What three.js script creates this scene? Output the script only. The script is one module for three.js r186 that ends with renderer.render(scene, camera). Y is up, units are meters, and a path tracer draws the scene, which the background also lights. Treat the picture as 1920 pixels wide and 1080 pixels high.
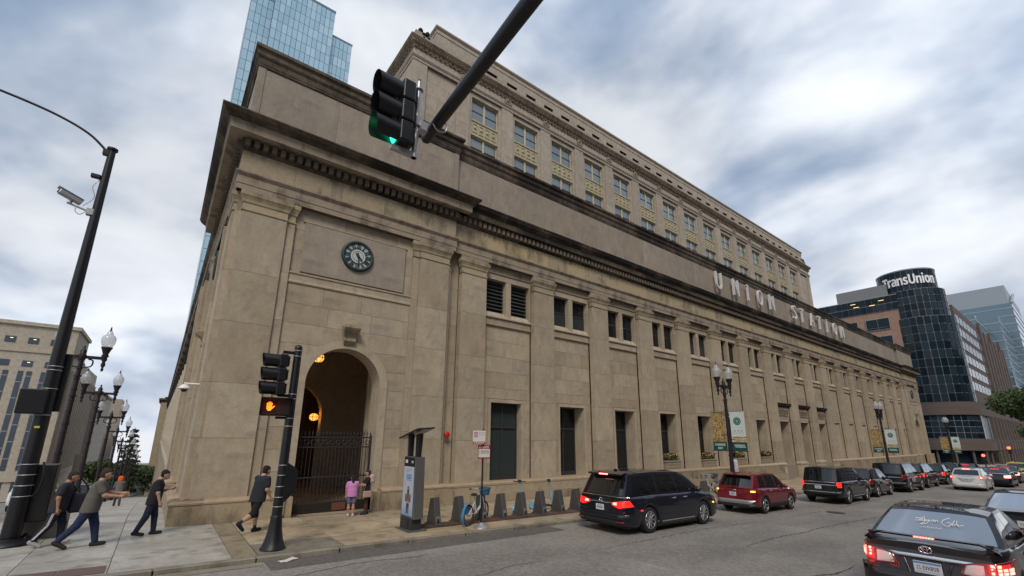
import * as THREE from 'three';
import { mergeGeometries, mergeVertices } from 'three/addons/utils/BufferGeometryUtils.js';
import { RoundedBoxGeometry } from 'three/addons/geometries/RoundedBoxGeometry.js';
import { TextGeometry } from 'three/addons/geometries/TextGeometry.js';
import { FontLoader } from 'three/addons/loaders/FontLoader.js';
import { MarchingCubes } from 'three/addons/objects/MarchingCubes.js';

// ---------------------------------------------------------------- camera, sky, sun, exposure
const scene = new THREE.Scene();
const camera = new THREE.PerspectiveCamera(2 * Math.atan(607.43 / 832.2) * 180 / Math.PI, 1920 / 1214.86, 0.1, 3000);
camera.position.set(-0.8537, 2.7, 17.612);
{
  const yaw = 0.65607, pitch = 0.24781;
  camera.lookAt(camera.position.x + Math.sin(yaw) * Math.cos(pitch), camera.position.y + Math.sin(pitch), camera.position.z - Math.cos(yaw) * Math.cos(pitch));
  camera.rotateZ(0.01064);
  camera.setViewOffset(1920, 1214.86, 0, 0, 1920, 1080);
}
const renderer = new THREE.WebGLRenderer({ antialias: true });
renderer.toneMapping = THREE.LinearToneMapping;
renderer.toneMappingExposure = 1.43;
renderer.shadowMap.enabled = true;

// ---- noise helpers
const hash = (x, y, s) => { let h = Math.imul(x, 374761393) + Math.imul(y, 668265263) + Math.imul(s, 974634777) | 0; h = Math.imul(h ^ (h >>> 13), 1274126177); h ^= h >>> 16; h = Math.imul(h, 2246822519); return ((h ^ (h >>> 13)) >>> 0) / 4294967296; };
const wrap = (a, p) => ((a % p) + p) % p;
function vn(x, y, p, s) {
  const xi = Math.floor(x), yi = Math.floor(y); let fx = x - xi, fy = y - yi; fx = fx * fx * (3 - 2 * fx); fy = fy * fy * (3 - 2 * fy);
  const x0 = wrap(xi, p), x1 = wrap(xi + 1, p), y0 = wrap(yi, p), y1 = wrap(yi + 1, p);
  const a = hash(x0, y0, s), b = hash(x1, y0, s), c = hash(x0, y1, s), d = hash(x1, y1, s);
  return a + (b - a) * fx + (c - a) * fy + (a - b - c + d) * fx * fy;
}
function fbm(x, y, p, oct, s) { let v = 0, a = 0.5, t = 0; for (let o = 0; o < oct; o++) { v += a * vn(x * p, y * p, p, s + o * 17); t += a; a *= 0.5; p *= 2; } return v / t; }
function rng(seed) { let a = seed >>> 0; return () => { a = (a + 0x6d2b79f5) | 0; let t = Math.imul(a ^ (a >>> 15), 1 | a); t = (t + Math.imul(t ^ (t >>> 7), 61 | t)) ^ t; return ((t ^ (t >>> 14)) >>> 0) / 4294967296; }; }
const sm = (a, b, x) => { const t = Math.min(1, Math.max(0, (x - a) / (b - a))); return t * t * (3 - 2 * t); };
const mix = (a, b, t) => a + (b - a) * t;

// ---- overcast sky with broken cloud
{
  const W = 1536, H = 768, data = new Float32Array(W * H * 4), BIG = 4096;
  for (let j = 0; j < H; j++) for (let i = 0; i < W; i++) {
    const th = (i + 0.5) / W * 2 * Math.PI - Math.PI, el = ((j + 0.5) / H - 0.5) * Math.PI;
    const dx = Math.cos(el) * Math.cos(th), dz = Math.cos(el) * Math.sin(th), dy = Math.sin(el);
    const k = 1.7 / (Math.max(dy, -0.02) + 0.34), px = dx * k + 40, pz = dz * k + 40;          // cloud deck seen in perspective
    const wx = CL(px * 0.5 + 3.1, pz * 0.5, 3, 5) - 0.5, wz = CL(px * 0.5, pz * 0.5 + 7.7, 3, 9) - 0.5;
    // streaks run along one wind direction
    const a = px * 0.80 + pz * 0.60, b = -px * 0.60 + pz * 0.80;
    const n1 = CL(a * 0.70 + wx * 1.3, b * 0.80 + wz * 1.3, 6, 21), n2 = CL(a * 2.3 + wx * 1.6, b * 2.5 + wz * 1.6, 6, 33), n3 = CL(a * 1.05 + wz * 1.1, b * 1.15 + wx * 1.1, 6, 47);
    let c = sm(0.34, 0.62, n1 * 0.56 + n2 * 0.44);                  // thick / thin cloud
    const hor = Math.exp(-Math.max(dy, 0) * 6);
    c = mix(c, 0.72, hor * 0.55);
    const lum = 0.81 + 0.30 * (n3 - 0.5) + 0.34 * (n2 - 0.5) + 0.13 * sm(0.52, 0.70, n3) * c + hor * 0.10;
    let r = mix(0.275, 0.640, c), g = mix(0.365, 0.668, c), bl = mix(0.515, 0.715, c);
    const o = (j * W + i) * 4; if (dy < 0) { r = 0.60; g = 0.615; bl = 0.645; }
    const lv = dy < 0 ? 1 : lum; data[o] = r * lv; data[o + 1] = g * lv; data[o + 2] = bl * lv; data[o + 3] = 1;
  }
  function CL(x, y, oct, s) { let v = 0, am = 0.5, t = 0; for (let q = 0; q < oct; q++) { v += am * vn(x, y, BIG, s + q * 7); t += am; am *= 0.52; x = x * 2.03 + 1.7; y = y * 2.03 + 4.1; } return v / t; }
  const tex = new THREE.DataTexture(data, W, H, THREE.RGBAFormat, THREE.FloatType);
  tex.mapping = THREE.EquirectangularReflectionMapping; tex.magFilter = THREE.LinearFilter; tex.minFilter = THREE.LinearFilter; tex.needsUpdate = true;
  scene.background = tex; scene.environment = tex;
}
const sun = new THREE.DirectionalLight(0xfff4e6, 1.5);
sun.position.set(-30, 90, 62); sun.target.position.set(20, 0, 0); sun.castShadow = true; sun.shadow.radius = 34;
sun.shadow.mapSize.set(2048, 2048); Object.assign(sun.shadow.camera, { left: -140, right: 140, top: 140, bottom: -140, near: 1, far: 500 });
scene.add(sun, sun.target);

// ---------------------------------------------------------------- textures and materials
function texture(size, metres, fn, srgb = true) {
  const d = new Uint8Array(size * size * 4);
  for (let j = 0; j < size; j++) for (let i = 0; i < size; i++) { const c = fn(i / size, j / size), o = (j * size + i) * 4; for (let q = 0; q < 3; q++) d[o + q] = Math.max(0, Math.min(255, (c.length ? c[q] : c) * 255)); d[o + 3] = 255; }
  const t = new THREE.DataTexture(d, size, size); t.wrapS = t.wrapT = THREE.RepeatWrapping; t.magFilter = THREE.LinearFilter; t.minFilter = THREE.LinearMipmapLinearFilter; t.generateMipmaps = true;
  if (srgb) t.colorSpace = THREE.SRGBColorSpace; t.repeat.set(1 / metres, 1 / metres); t.needsUpdate = true; return t;
}
const stoneMap = texture(512, 3.2, (u, v) => {
  const a = fbm(u, v, 4, 5, 1), b = fbm(u, v, 48, 3, 2), s = fbm(u * 1, v * 0.25, 24, 3, 3), k = fbm(u, v, 9, 4, 4);
  const l = 0.92 + 0.13 * (a - 0.5) + 0.08 * (b - 0.5) + 0.08 * (s - 0.5) - 0.05 * sm(0.6, 0.75, k);
  return [l, l * (0.985 + 0.02 * (a - 0.5)), l * (0.965 + 0.05 * (k - 0.5))];
});
const grainBump = texture(512, 1.6, (u, v) => 0.5 + 0.5 * (fbm(u, v, 40, 4, 7) - 0.5) + 0.5 * (fbm(u, v, 6, 3, 8) - 0.5), false);
const sootMap = texture(1024, 11, (u, v) => {                       // black crust in patches and runs, bare stone between
  const k = fbm(u, v, 6, 6, 11), big = fbm(u, v, 2, 3, 19), s = fbm(u, v * 0.25 + 0.3, 48, 3, 12), f = fbm(u, v, 110, 3, 13), m = sm(0.30, 0.60, 0.50 * k + 0.34 * big + 0.16 * s + 0.20 * (f - 0.5));
  return [mix(0.74, 0.235, m) + 0.12 * (f - 0.5), mix(0.715, 0.225, m) + 0.12 * (f - 0.5), mix(0.68, 0.215, m) + 0.12 * (f - 0.5)];
});
const sootShadeMidMap = texture(1024, 11, (u, v) => {
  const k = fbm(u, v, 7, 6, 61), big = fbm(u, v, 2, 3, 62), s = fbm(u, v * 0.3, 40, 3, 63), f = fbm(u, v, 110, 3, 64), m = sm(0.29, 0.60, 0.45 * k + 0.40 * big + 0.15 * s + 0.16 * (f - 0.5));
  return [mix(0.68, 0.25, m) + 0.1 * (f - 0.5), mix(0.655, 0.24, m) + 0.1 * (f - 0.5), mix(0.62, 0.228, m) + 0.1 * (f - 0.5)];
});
const sootLightMap = texture(512, 3.2, (u, v) => {
  const k = fbm(u, v, 4, 5, 14), s = fbm(u, v * 0.15, 18, 4, 15), f = fbm(u, v, 40, 3, 16), m = 0.6 * sm(0.50, 0.78, 0.6 * k + 0.4 * s);
  return [mix(0.92, 0.5, m) + 0.1 * (f - 0.5), mix(0.905, 0.485, m) + 0.1 * (f - 0.5), mix(0.88, 0.47, m) + 0.1 * (f - 0.5)];
});
const concreteMap = texture(512, 3, (u, v) => { const a = fbm(u, v, 3, 5, 21), b = fbm(u, v, 60, 3, 22), k = fbm(u, v, 7, 4, 23); const l = 0.88 + 0.30 * (a - 0.5) + 0.14 * (b - 0.5) - 0.12 * sm(0.55, 0.75, k); return [l, l * 0.99, l * 0.97]; });
const wetRough = texture(512, 4, (u, v) => 0.62 + 0.9 * (fbm(u, v, 4, 4, 24) - 0.5) + 0.15 * (fbm(u, v, 50, 2, 25) - 0.5), false);
const asphaltMap = texture(1024, 9, (u, v) => {
  const a = fbm(u, v, 3, 5, 31), b = fbm(u, v, 150, 2, 32), t = fbm(u * 0.3, v, 10, 4, 33), sp = hash(Math.floor(u * 1024), Math.floor(v * 1024), 5);
  let l = 0.80 + 0.26 * (a - 0.5) + 0.22 * (b - 0.5) + 0.12 * (t - 0.5) + (sp > 0.985 ? 0.18 : 0);
  return [l, l * 0.985, l * 0.965];
});
const asphaltBump = texture(512, 1.2, (u, v) => fbm(u, v, 90, 3, 36), false);
const M = {};
const std = (o) => new THREE.MeshStandardMaterial(o), phy = (o) => new THREE.MeshPhysicalMaterial(o);
const lin = (r, g, b) => new THREE.Color().setRGB(r, g, b);
const stoneTint = [[0.477, 0.409, 0.308], [0.441, 0.378, 0.285], [0.501, 0.434, 0.332], [0.453, 0.397, 0.308], [0.418, 0.355, 0.266]];
M.stone = stoneTint.map((c) => std({ color: lin(...c), map: stoneMap, roughness: 0.88, bumpMap: grainBump, bumpScale: 0.006 }));
M.frieze = [[0.475, 0.401, 0.276], [0.504, 0.419, 0.265], [0.440, 0.377, 0.276], [0.422, 0.358, 0.259]].map((c) => std({ color: lin(...c), map: sootLightMap, roughness: 0.9, bumpMap: grainBump, bumpScale: 0.006 }));
M.soot = std({ color: lin(0.33, 0.28, 0.225), map: sootMap, roughness: 0.95, bumpMap: grainBump, bumpScale: 0.01 });
M.sootShadeMid = std({ color: lin(0.37, 0.31, 0.25), map: sootShadeMidMap, roughness: 0.95, bumpMap: grainBump, bumpScale: 0.01 });
M.sootLight = std({ color: lin(0.38, 0.32, 0.255), map: sootLightMap, roughness: 0.92, bumpMap: grainBump, bumpScale: 0.008 });
M.dentil = std({ color: lin(0.25, 0.205, 0.16), map: sootLightMap, roughness: 0.95 });
M.plinth = [[0.418, 0.346, 0.242], [0.384, 0.317, 0.220], [0.435, 0.358, 0.248]].map((c) => std({ color: lin(...c), map: sootLightMap, roughness: 0.8, bumpMap: grainBump, bumpScale: 0.006 }));
M.ledge = std({ color: lin(0.44, 0.34, 0.235), map: stoneMap, roughness: 0.75, bumpMap: grainBump, bumpScale: 0.004 });
M.attic = [[0.382, 0.334, 0.281], [0.355, 0.313, 0.265], [0.403, 0.350, 0.292], [0.371, 0.318, 0.260]].map((c) => std({ color: lin(...c), map: stoneMap, roughness: 0.88, bumpMap: grainBump, bumpScale: 0.005 }));
M.joint = std({ color: lin(0.26, 0.215, 0.165), roughness: 1 });
M.towerStone = [[0.472, 0.418, 0.349], [0.442, 0.392, 0.327], [0.493, 0.439, 0.371]].map((c) => std({ color: lin(...c), map: stoneMap, roughness: 0.88 }));
M.spandrel = std({ color: lin(0.52, 0.48, 0.33), map: stoneMap, roughness: 0.7 });
M.creamFrame = std({ color: lin(0.50, 0.47, 0.34), roughness: 0.6 });
M.black = std({ color: lin(0.012, 0.012, 0.014), roughness: 0.5 });
M.blackGloss = phy({ color: lin(0.010, 0.010, 0.013), roughness: 0.32, clearcoat: 0.4, clearcoatRoughness: 0.25 });
M.ironDark = std({ color: lin(0.02, 0.018, 0.018), roughness: 0.55, metalness: 0.3 });
M.bronze = std({ color: lin(0.035, 0.028, 0.022), roughness: 0.5, metalness: 0.4 });
M.darkFrame = std({ color: lin(0.03, 0.032, 0.033), roughness: 0.6 });
M.louver = std({ color: lin(0.05, 0.055, 0.058), roughness: 0.7 });
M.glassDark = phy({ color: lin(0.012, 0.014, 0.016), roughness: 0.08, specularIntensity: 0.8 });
M.glassDim = phy({ color: lin(0.035, 0.045, 0.045), roughness: 0.16, specularIntensity: 0.5 });
M.glassTower = phy({ color: lin(0.14, 0.17, 0.19), roughness: 0.12, metalness: 0.0, clearcoat: 1, clearcoatRoughness: 0.05 });
M.white = std({ color: lin(0.78, 0.77, 0.74), roughness: 0.5 });
M.steel = std({ color: lin(0.55, 0.55, 0.56), roughness: 0.32, metalness: 0.9 });
M.galv = std({ color: lin(0.42, 0.42, 0.43), roughness: 0.45, metalness: 0.7 });
M.chrome = std({ color: lin(0.75, 0.75, 0.77), roughness: 0.14, metalness: 1 });
M.plaster = std({ color: lin(0.42, 0.38, 0.32), roughness: 0.95 });

// ---------------------------------------------------------------- building helpers
const taken = new Map();
function numbered(n) { const k = taken.get(n) || 0; taken.set(n, k + 1); return k ? n + '_' + String(k).padStart(3, '0') : n; }
function thing(name, label, category, pos = [0, 0, 0], turn = 0, group) {
  const o = new THREE.Group(); o.name = numbered(name); o.position.set(...pos); o.rotation.y = turn; o.userData = { label, category }; if (group) o.userData.group = group; scene.add(o); return o;
}
function struct(name, geo, mat) { const m = new THREE.Mesh(geo, mat); m.name = name; m.userData.kind = 'structure'; m.receiveShadow = m.castShadow = true; scene.add(m); return m; }
function add(parent, name, geo, mat, pos, rot) {
  const m = new THREE.Mesh(geo, mat); m.name = name; if (pos) m.position.set(...pos); if (rot) m.rotation.set(...rot); m.castShadow = m.receiveShadow = true; parent.add(m); return m;
}
function node(parent, name, pos = [0, 0, 0], rot = [0, 0, 0]) { const g = new THREE.Group(); g.name = name; g.position.set(...pos); g.rotation.set(...rot); parent.add(g); return g; }
function stuff(m) { m.userData.kind = 'stuff'; return m; }
function copy(src, label, pos, turn) { const c = src.clone(); c.name = numbered(src.name.replace(/_\d{3}$/, '')); c.userData = { ...src.userData, label }; if (pos) c.position.set(...pos); if (turn !== undefined) c.rotation.y = turn; scene.add(c); return c; }
function metreUV(g, off = 0) {                                   // texture coordinates in metres, by the way each face points
  g = g.index ? g.toNonIndexed() : g; if (!g.attributes.normal) g.computeVertexNormals();
  const p = g.attributes.position, n = p.count, uv = new Float32Array(n * 2), A = new THREE.Vector3(), Bv = new THREE.Vector3(), Cv = new THREE.Vector3();
  for (let i = 0; i < n; i += 3) {
    A.fromBufferAttribute(p, i); Bv.fromBufferAttribute(p, i + 1).sub(A); Cv.fromBufferAttribute(p, i + 2).sub(A); Bv.cross(Cv);
    const ax = Math.abs(Bv.x), ay = Math.abs(Bv.y), az = Math.abs(Bv.z);
    for (let q = i; q < i + 3; q++) { const x = p.getX(q), y = p.getY(q), z = p.getZ(q); uv[q * 2] = (ax > ay && ax > az ? z : x) + off * 0.73; uv[q * 2 + 1] = (ay >= ax && ay >= az ? z : y) + off * 0.41; }
  }
  g.setAttribute('uv', new THREE.BufferAttribute(uv, 2)); return g;
}
const cache = new Map();
function box(w, h, d, va = 0) {
  const k = [w.toFixed(3), h.toFixed(3), d.toFixed(3), va].join(); if (!cache.has(k)) cache.set(k, metreUV(new THREE.BoxGeometry(w, h, d), va)); return cache.get(k);
}
const at = (g, x, y, z, rx = 0, ry = 0, rz = 0) => { const c = g.clone(); if (rx) c.rotateX(rx); if (ry) c.rotateY(ry); if (rz) c.rotateZ(rz); return c.translate(x, y, z); };
function merge(list) { return mergeGeometries(list.map((g) => { let c = g.index ? g.toNonIndexed() : g.clone(); for (const k of Object.keys(c.attributes)) if (!['position', 'normal', 'uv'].includes(k)) c.deleteAttribute(k); if (!c.attributes.uv) c.setAttribute('uv', new THREE.BufferAttribute(new Float32Array(c.attributes.position.count * 2), 2)); c.morphAttributes = {}; return c; })); }
const slab = (x0, x1, y0, y1, z0, z1) => at(new THREE.BoxGeometry(x1 - x0, y1 - y0, z1 - z0), (x0 + x1) / 2, (y0 + y1) / 2, (z0 + z1) / 2);
const cyl = (r0, r1, h, s = 12) => new THREE.CylinderGeometry(r1, r0, h, s);        // r0 at the foot
function rod(a, b, r0, r1 = r0, s = 8) {                         // straight tapered rod between two points
  const A = new THREE.Vector3(...a), B = new THREE.Vector3(...b), d = B.clone().sub(A), g = new THREE.CylinderGeometry(r1, r0, d.length(), s);
  g.applyQuaternion(new THREE.Quaternion().setFromUnitVectors(new THREE.Vector3(0, 1, 0), d.clone().normalize())); A.add(B).multiplyScalar(0.5); return g.translate(A.x, A.y, A.z);
}
const tube = (pts, r, seg = 24, rs = 6) => new THREE.TubeGeometry(new THREE.CatmullRomCurve3(pts.map((p) => new THREE.Vector3(...p))), seg, r, rs);
const lathe = (pts, s = 16) => new THREE.LatheGeometry(pts.map((p) => new THREE.Vector2(...p)), s);
function extrude(pts, depth, bevel = 0, holes) { const s = new THREE.Shape(pts.map((p) => new THREE.Vector2(...p))); if (holes) for (const h of holes) s.holes.push(new THREE.Path(h.map((p) => new THREE.Vector2(...p)))); return new THREE.ExtrudeGeometry(s, { depth, bevelEnabled: bevel > 0, bevelSize: bevel, bevelThickness: bevel, bevelSegments: 2, steps: 1 }); }
// a moulding: profile [[out, y] ...] from foot to top carried along a plan path [[x, z] ...]; it stands out to the left of the walking direction
function sweep(profile, path, caps = true) {
  const P = [], U = [], n = path.length, nor = [], off = [];
  for (let i = 0; i < n - 1; i++) { const dx = path[i + 1][0] - path[i][0], dz = path[i + 1][1] - path[i][1], l = Math.hypot(dx, dz); nor.push([-dz / l, dx / l, l]); }
  for (let i = 0; i < n; i++) { const a = nor[Math.max(0, i - 1)], b = nor[Math.min(n - 2, i)], k = 1 / (1 + a[0] * b[0] + a[1] * b[1]); off.push([(a[0] + b[0]) * k, (a[1] + b[1]) * k]); }
  const pt = (i, j) => [path[i][0] + off[i][0] * profile[j][0], profile[j][1], path[i][1] + off[i][1] * profile[j][0]];
  let u = 0;
  for (let i = 0; i < n - 1; i++) {
    let v = 0; const u1 = u + nor[i][2];
    for (let j = 0; j < profile.length - 1; j++) {
      const v1 = v + Math.hypot(profile[j + 1][0] - profile[j][0], profile[j + 1][1] - profile[j][1]), q = [pt(i, j), pt(i + 1, j), pt(i + 1, j + 1), pt(i, j + 1)];
      for (const t of [[0, 1, 2], [0, 2, 3]]) for (const k of t) { P.push(...q[k]); U.push(k === 1 || k === 2 ? u1 : u, k > 1 ? v1 : v); }
      v = v1;
    }
    u = u1;
  }
  if (caps) for (const i of [0, n - 1]) { const c = profile.map((p) => new THREE.Vector2(p[0], p[1])); for (const t of THREE.ShapeUtils.triangulateShape(c, [])) for (const k of i ? t : [...t].reverse()) { P.push(...pt(i, k)); U.push(profile[k][0], profile[k][1]); } }
  const g = new THREE.BufferGeometry(); g.setAttribute('position', new THREE.Float32BufferAttribute(P, 3)); g.setAttribute('uv', new THREE.Float32BufferAttribute(U, 2)); g.computeVertexNormals(); return g;
}
// ground: falls gently to the right along the main street and steeply away along the side street
const fall = (z) => { const t = -z - 1.2; return t < 0 ? 0 : 0.098 * (t - 2.2 * (1 - Math.exp(-t / 2.2))); };
const gy = (x, z = 5) => -0.0161 * x - (x < 12 || z < -1 ? fall(z) : 0);
const font = await new FontLoader().loadAsync('fonts/droid/droid_sans_bold.typeface.json');
const fontR = await new FontLoader().loadAsync('fonts/droid/droid_sans_regular.typeface.json');
function letters(text, size, depth, f = font) { const g = new TextGeometry(text, { font: f, size, depth, curveSegments: 5, bevelEnabled: false }); g.computeBoundingBox(); const b = g.boundingBox; return g.translate(-(b.min.x + b.max.x) / 2, -b.min.y, 0); }
function canvasTex(w, h, draw) { const c = document.createElement('canvas'); c.width = w; c.height = h; draw(c.getContext('2d'), w, h); const t = new THREE.CanvasTexture(c); t.colorSpace = THREE.SRGBColorSpace; return t; }
// ---------------------------------------------------------------- ground, roads, pavements
function sgroup(name) { const g = new THREE.Group(); g.name = name; g.userData.kind = 'structure'; scene.add(g); return g; }
function sheet(x0, x1, z0, z1, nx, nz, dy, xs, zs) {
  const P = [], U = [], I = [], X = xs || [...Array(nx + 1)].map((_, i) => mix(x0, x1, i / nx)), Z = zs || [...Array(nz + 1)].map((_, i) => mix(z0, z1, i / nz));
  for (const z of Z) for (const x of X) { P.push(x, gy(x, z) + dy, z); U.push(x, z); }
  const w = X.length; for (let j = 0; j < Z.length - 1; j++) for (let i = 0; i < w - 1; i++) { const a = j * w + i; I.push(a, a + w, a + 1, a + 1, a + w, a + w + 1); }
  const g = new THREE.BufferGeometry(); g.setAttribute('position', new THREE.Float32BufferAttribute(P, 3)); g.setAttribute('uv', new THREE.Float32BufferAttribute(U, 2)); g.setIndex(I); g.computeVertexNormals(); return g;
}
{
  const zz = [-900, -400, -250, -180, -140, -110, -90, -70, -55, -42, -32, -24, -18, -13, -9, -6, -4, -2.5, -1, 0, 5, 30, 80, 300, 900], xx = [-900, -200, -60, -20, -4, 0, 12, 20, 30, 40, 50, 60, 100, 200, 400, 1200];
  struct('ground', sheet(0, 0, 0, 0, 0, 0, -0.5, xx, zz), std({ color: lin(0.10, 0.10, 0.095), map: concreteMap, roughness: 0.95 }));
  const asphalt = std({ color: lin(0.345, 0.325, 0.298), map: asphaltMap, roughness: 0.78, bumpMap: asphaltBump, bumpScale: 0.012 });
  const road = struct('main_road', sheet(-90, 420, 5.42, 40, 60, 10, -0.1), asphalt);
  struct('side_road', sheet(0, 0, 0, 0, 0, 0, -0.104, [-19.5, -12, -4.35], zz.filter((z) => z > -420 && z <= 0).concat([2.6, 5.42])), asphalt);
  const crackMat = std({ color: lin(0.045, 0.04, 0.036), roughness: 1 }), r = rng(5);
  const crack = (pts, w) => {
    const P = [], c = new THREE.CatmullRomCurve3(pts.map((p) => new THREE.Vector3(p[0], 0, p[1]))), n = Math.round(c.getLength() * 7), L = [];
    for (let i = 0; i <= n; i++) { const p = c.getPoint(i / n), t = c.getTangent(i / n), j = (r() - 0.5) * 0.09, k = w * (0.35 + 1.1 * r()) * Math.min(1, 6 * i / n, 6 * (1 - i / n)); L.push([p.x - t.z * (j - k), p.z + t.x * (j - k), p.x - t.z * (j + k), p.z + t.x * (j + k)]); }
    for (let i = 0; i < n; i++) { const a = L[i], b = L[i + 1], V = (x, z) => [x, gy(x, z) - 0.096, z]; P.push(...V(a[0], a[1]), ...V(b[0], b[1]), ...V(b[2], b[3]), ...V(a[0], a[1]), ...V(b[2], b[3]), ...V(a[2], a[3])); }
    const g = new THREE.BufferGeometry(); g.setAttribute('position', new THREE.Float32BufferAttribute(P, 3)); g.computeVertexNormals(); add(road, 'crack', g, crackMat);
  };
  crack([[8.53, 8.74], [10.43, 8.63], [11.4, 8.66], [12.58, 8.61], [14.22, 8.57], [15, 8.62], [16.8, 8.77], [17.55, 8.88], [19.93, 8.98]], 0.018);
  crack([[12.3, 10.79], [14.13, 10.65], [15.77, 10.64], [16.77, 10.74], [18.85, 10.74], [20.99, 10.85], [23.57, 11.03], [30, 11.2]], 0.022);
  crack([[10.9, 13.0], [11.54, 13.1], [12.13, 13.28], [13.31, 13.23]], 0.025);
  crack([[1.2, 7.05], [1.9, 6.9], [2.83, 6.69], [3.59, 6.63], [4.33, 6.75], [5.4, 6.7]], 0.014);
  crack([[4.4, 8.98], [5.04, 8.93], [6.05, 8.73], [7.17, 8.77]], 0.014);
  crack([[20, 8.98], [24, 9.1], [31, 9.0], [40, 9.3]], 0.014);
  // dark tar-sealed strip along the gutter and a utility cover
  add(road, 'gutter_patch', sheet(1.5, 10.2, 5.44, 6.25, 24, 3, -0.096), std({ color: lin(0.17, 0.16, 0.148), map: asphaltMap, roughness: 0.75, bumpMap: asphaltBump, bumpScale: 0.02 }));
  const cover = add(road, 'utility_cover', cyl(0.36, 0.36, 0.02, 24), std({ color: lin(0.05, 0.045, 0.04), roughness: 0.6, metalness: 0.5 }), [23.8, gy(23.8) - 0.092, 9.6]); cover.rotation.z = -0.0161;

  // pavement slabs
  const rs = rng(11), pav = sgroup('pavement'), mk = (c) => std({ color: lin(...c), map: concreteMap, roughness: 0.8, roughnessMap: wetRough, bumpMap: grainBump, bumpScale: 0.004 });
  const tan = [[0.496, 0.395, 0.266], [0.472, 0.384, 0.266], [0.519, 0.425, 0.295], [0.448, 0.372, 0.266]].map(mk), grey = [[0.50, 0.485, 0.45], [0.46, 0.45, 0.42], [0.53, 0.515, 0.48], [0.48, 0.46, 0.42]].map(mk), dull = mk([0.27, 0.25, 0.205]), band = mk([0.34, 0.29, 0.20]);
  const base = std({ color: lin(0.12, 0.11, 0.09), roughness: 1 });
  add(pav, 'bedding', sheet(-4.3, 103, 0, 5.4, 60, 4, -0.02), base);
  add(pav, 'bedding', sheet(0, 0, 0, 0, 0, 0, -0.02, [-4.3, -2, 0.3], zz.filter((z) => z > -130 && z <= 0)), base);
  const place = (x0, x1, z0, z1, m, v) => {
    const xc = (x0 + x1) / 2, zc = (z0 + z1) / 2, a = Math.atan2(gy(xc, z1) - gy(xc, z0), z1 - z0), s = add(pav, 'paving_slab', box(x1 - x0 - 0.014, 0.08, (z1 - z0 - 0.014) / Math.cos(a), v), m, [xc, gy(xc, zc) - 0.04, zc]);
    s.rotation.set(-a, 0, -0.0161, 'XZY'); return s;
  };
  const zE = [0.25, 2.05, 3.9, 5.2];
  const xE = [1.42]; while (xE[xE.length - 1] < 101) xE.push(xE[xE.length - 1] + (xE[xE.length - 1] < 20 ? 1.95 : 2.4));
  for (let i = 0; i < xE.length - 1; i++) for (let k = 0; k < 3; k++) { if (xE[i] > 60 && k) continue; place(xE[i], xE[i + 1], xE[i] > 60 ? 0.25 : zE[k], xE[i] > 60 ? 5.2 : zE[k + 1], i === 0 && k === 2 ? dull : tan[Math.floor(rs() * 4)], Math.floor(rs() * 6)); }
  for (const [a, b] of [[0.3, 2.5], [2.5, 3.8], [3.8, 5.2]]) place(0.9, 1.4, a, b, band, Math.floor(rs() * 6));
  for (const [a, b] of [[0.3, 1.2], [1.2, 2.45], [2.45, 3.66], [3.66, 5.2]]) for (const [c, d] of [[-4.2, -2.7], [-2.7, -1.22], [-1.22, 0.9]]) place(c, d, a, b, grey[Math.floor(rs() * 4)], Math.floor(rs() * 6));
  for (let z = 0.3; z > -75; z -= 1.55) for (const [c, d] of [[-4.2, -2.7], [-2.7, -1.22], [-1.22, 0.1]]) place(c, d, z - 1.55, z, grey[Math.floor(rs() * 4)], Math.floor(rs() * 6));
  // brown tactile plates at the ramp
  const plate = std({ color: lin(0.13, 0.085, 0.07), roughness: 0.75 });
  for (const x of [-2.35, -1.62]) { const p = add(pav, 'tactile_plate', box(0.71, 0.012, 0.6), plate, [x, gy(x) + 0.009, 4.84]); p.rotation.z = -0.0161; }
  // kerb
  const kerb = sgroup('kerb'), km = [[0.31, 0.28, 0.23], [0.28, 0.25, 0.21], [0.33, 0.30, 0.245]].map(mk);
  for (let x = -4.2, i = 0; x < 102; i++) { const l = x < 30 ? 1.85 : 6; const s = add(kerb, 'kerb_stone', metreUV(new RoundedBoxGeometry(l - 0.02, 0.3, 0.19, 2, 0.03), i % 5), km[i % 3], [x + l / 2, gy(x + l / 2) - 0.146, 5.302]); s.rotation.z = -0.0161; x += l; }
  for (let z = 5.2, i = 0; z > -75; i++) { const l = z > -20 ? 1.85 : 6, a = Math.atan2(gy(-4.3, z) - gy(-4.3, z - l), l); const s = add(kerb, 'kerb_stone', metreUV(new RoundedBoxGeometry(0.15, 0.3, l - 0.02, 2, 0.03), i % 5), km[i % 3], [-4.28, (gy(-4.28, z) + gy(-4.28, z - l)) / 2 - 0.146, z - l / 2]); s.rotation.x = -a; z -= l; }
  const gut = add(kerb, 'gutter_apron', sheet(-4.2, 1.45, 5.43, 5.75, 12, 2, -0.092), km[2]);
  // opposite side of the side street
  struct('far_pavement', sheet(0, 0, 0, 0, 0, 0, 0.02, [-60, -30, -19.5], zz.filter((z) => z > -420 && z <= 5)), grey[1]);
  // pavement beyond the crossing street on the right, and on the near side of the main road
  struct('next_block_pavement', sheet(118, 330, -6, 5.2, 20, 2, 0.03), grey[0]);
  struct('near_pavement', sheet(-90, 420, 22.5, 40, 40, 2, 0.03), grey[0]);
}
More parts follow.
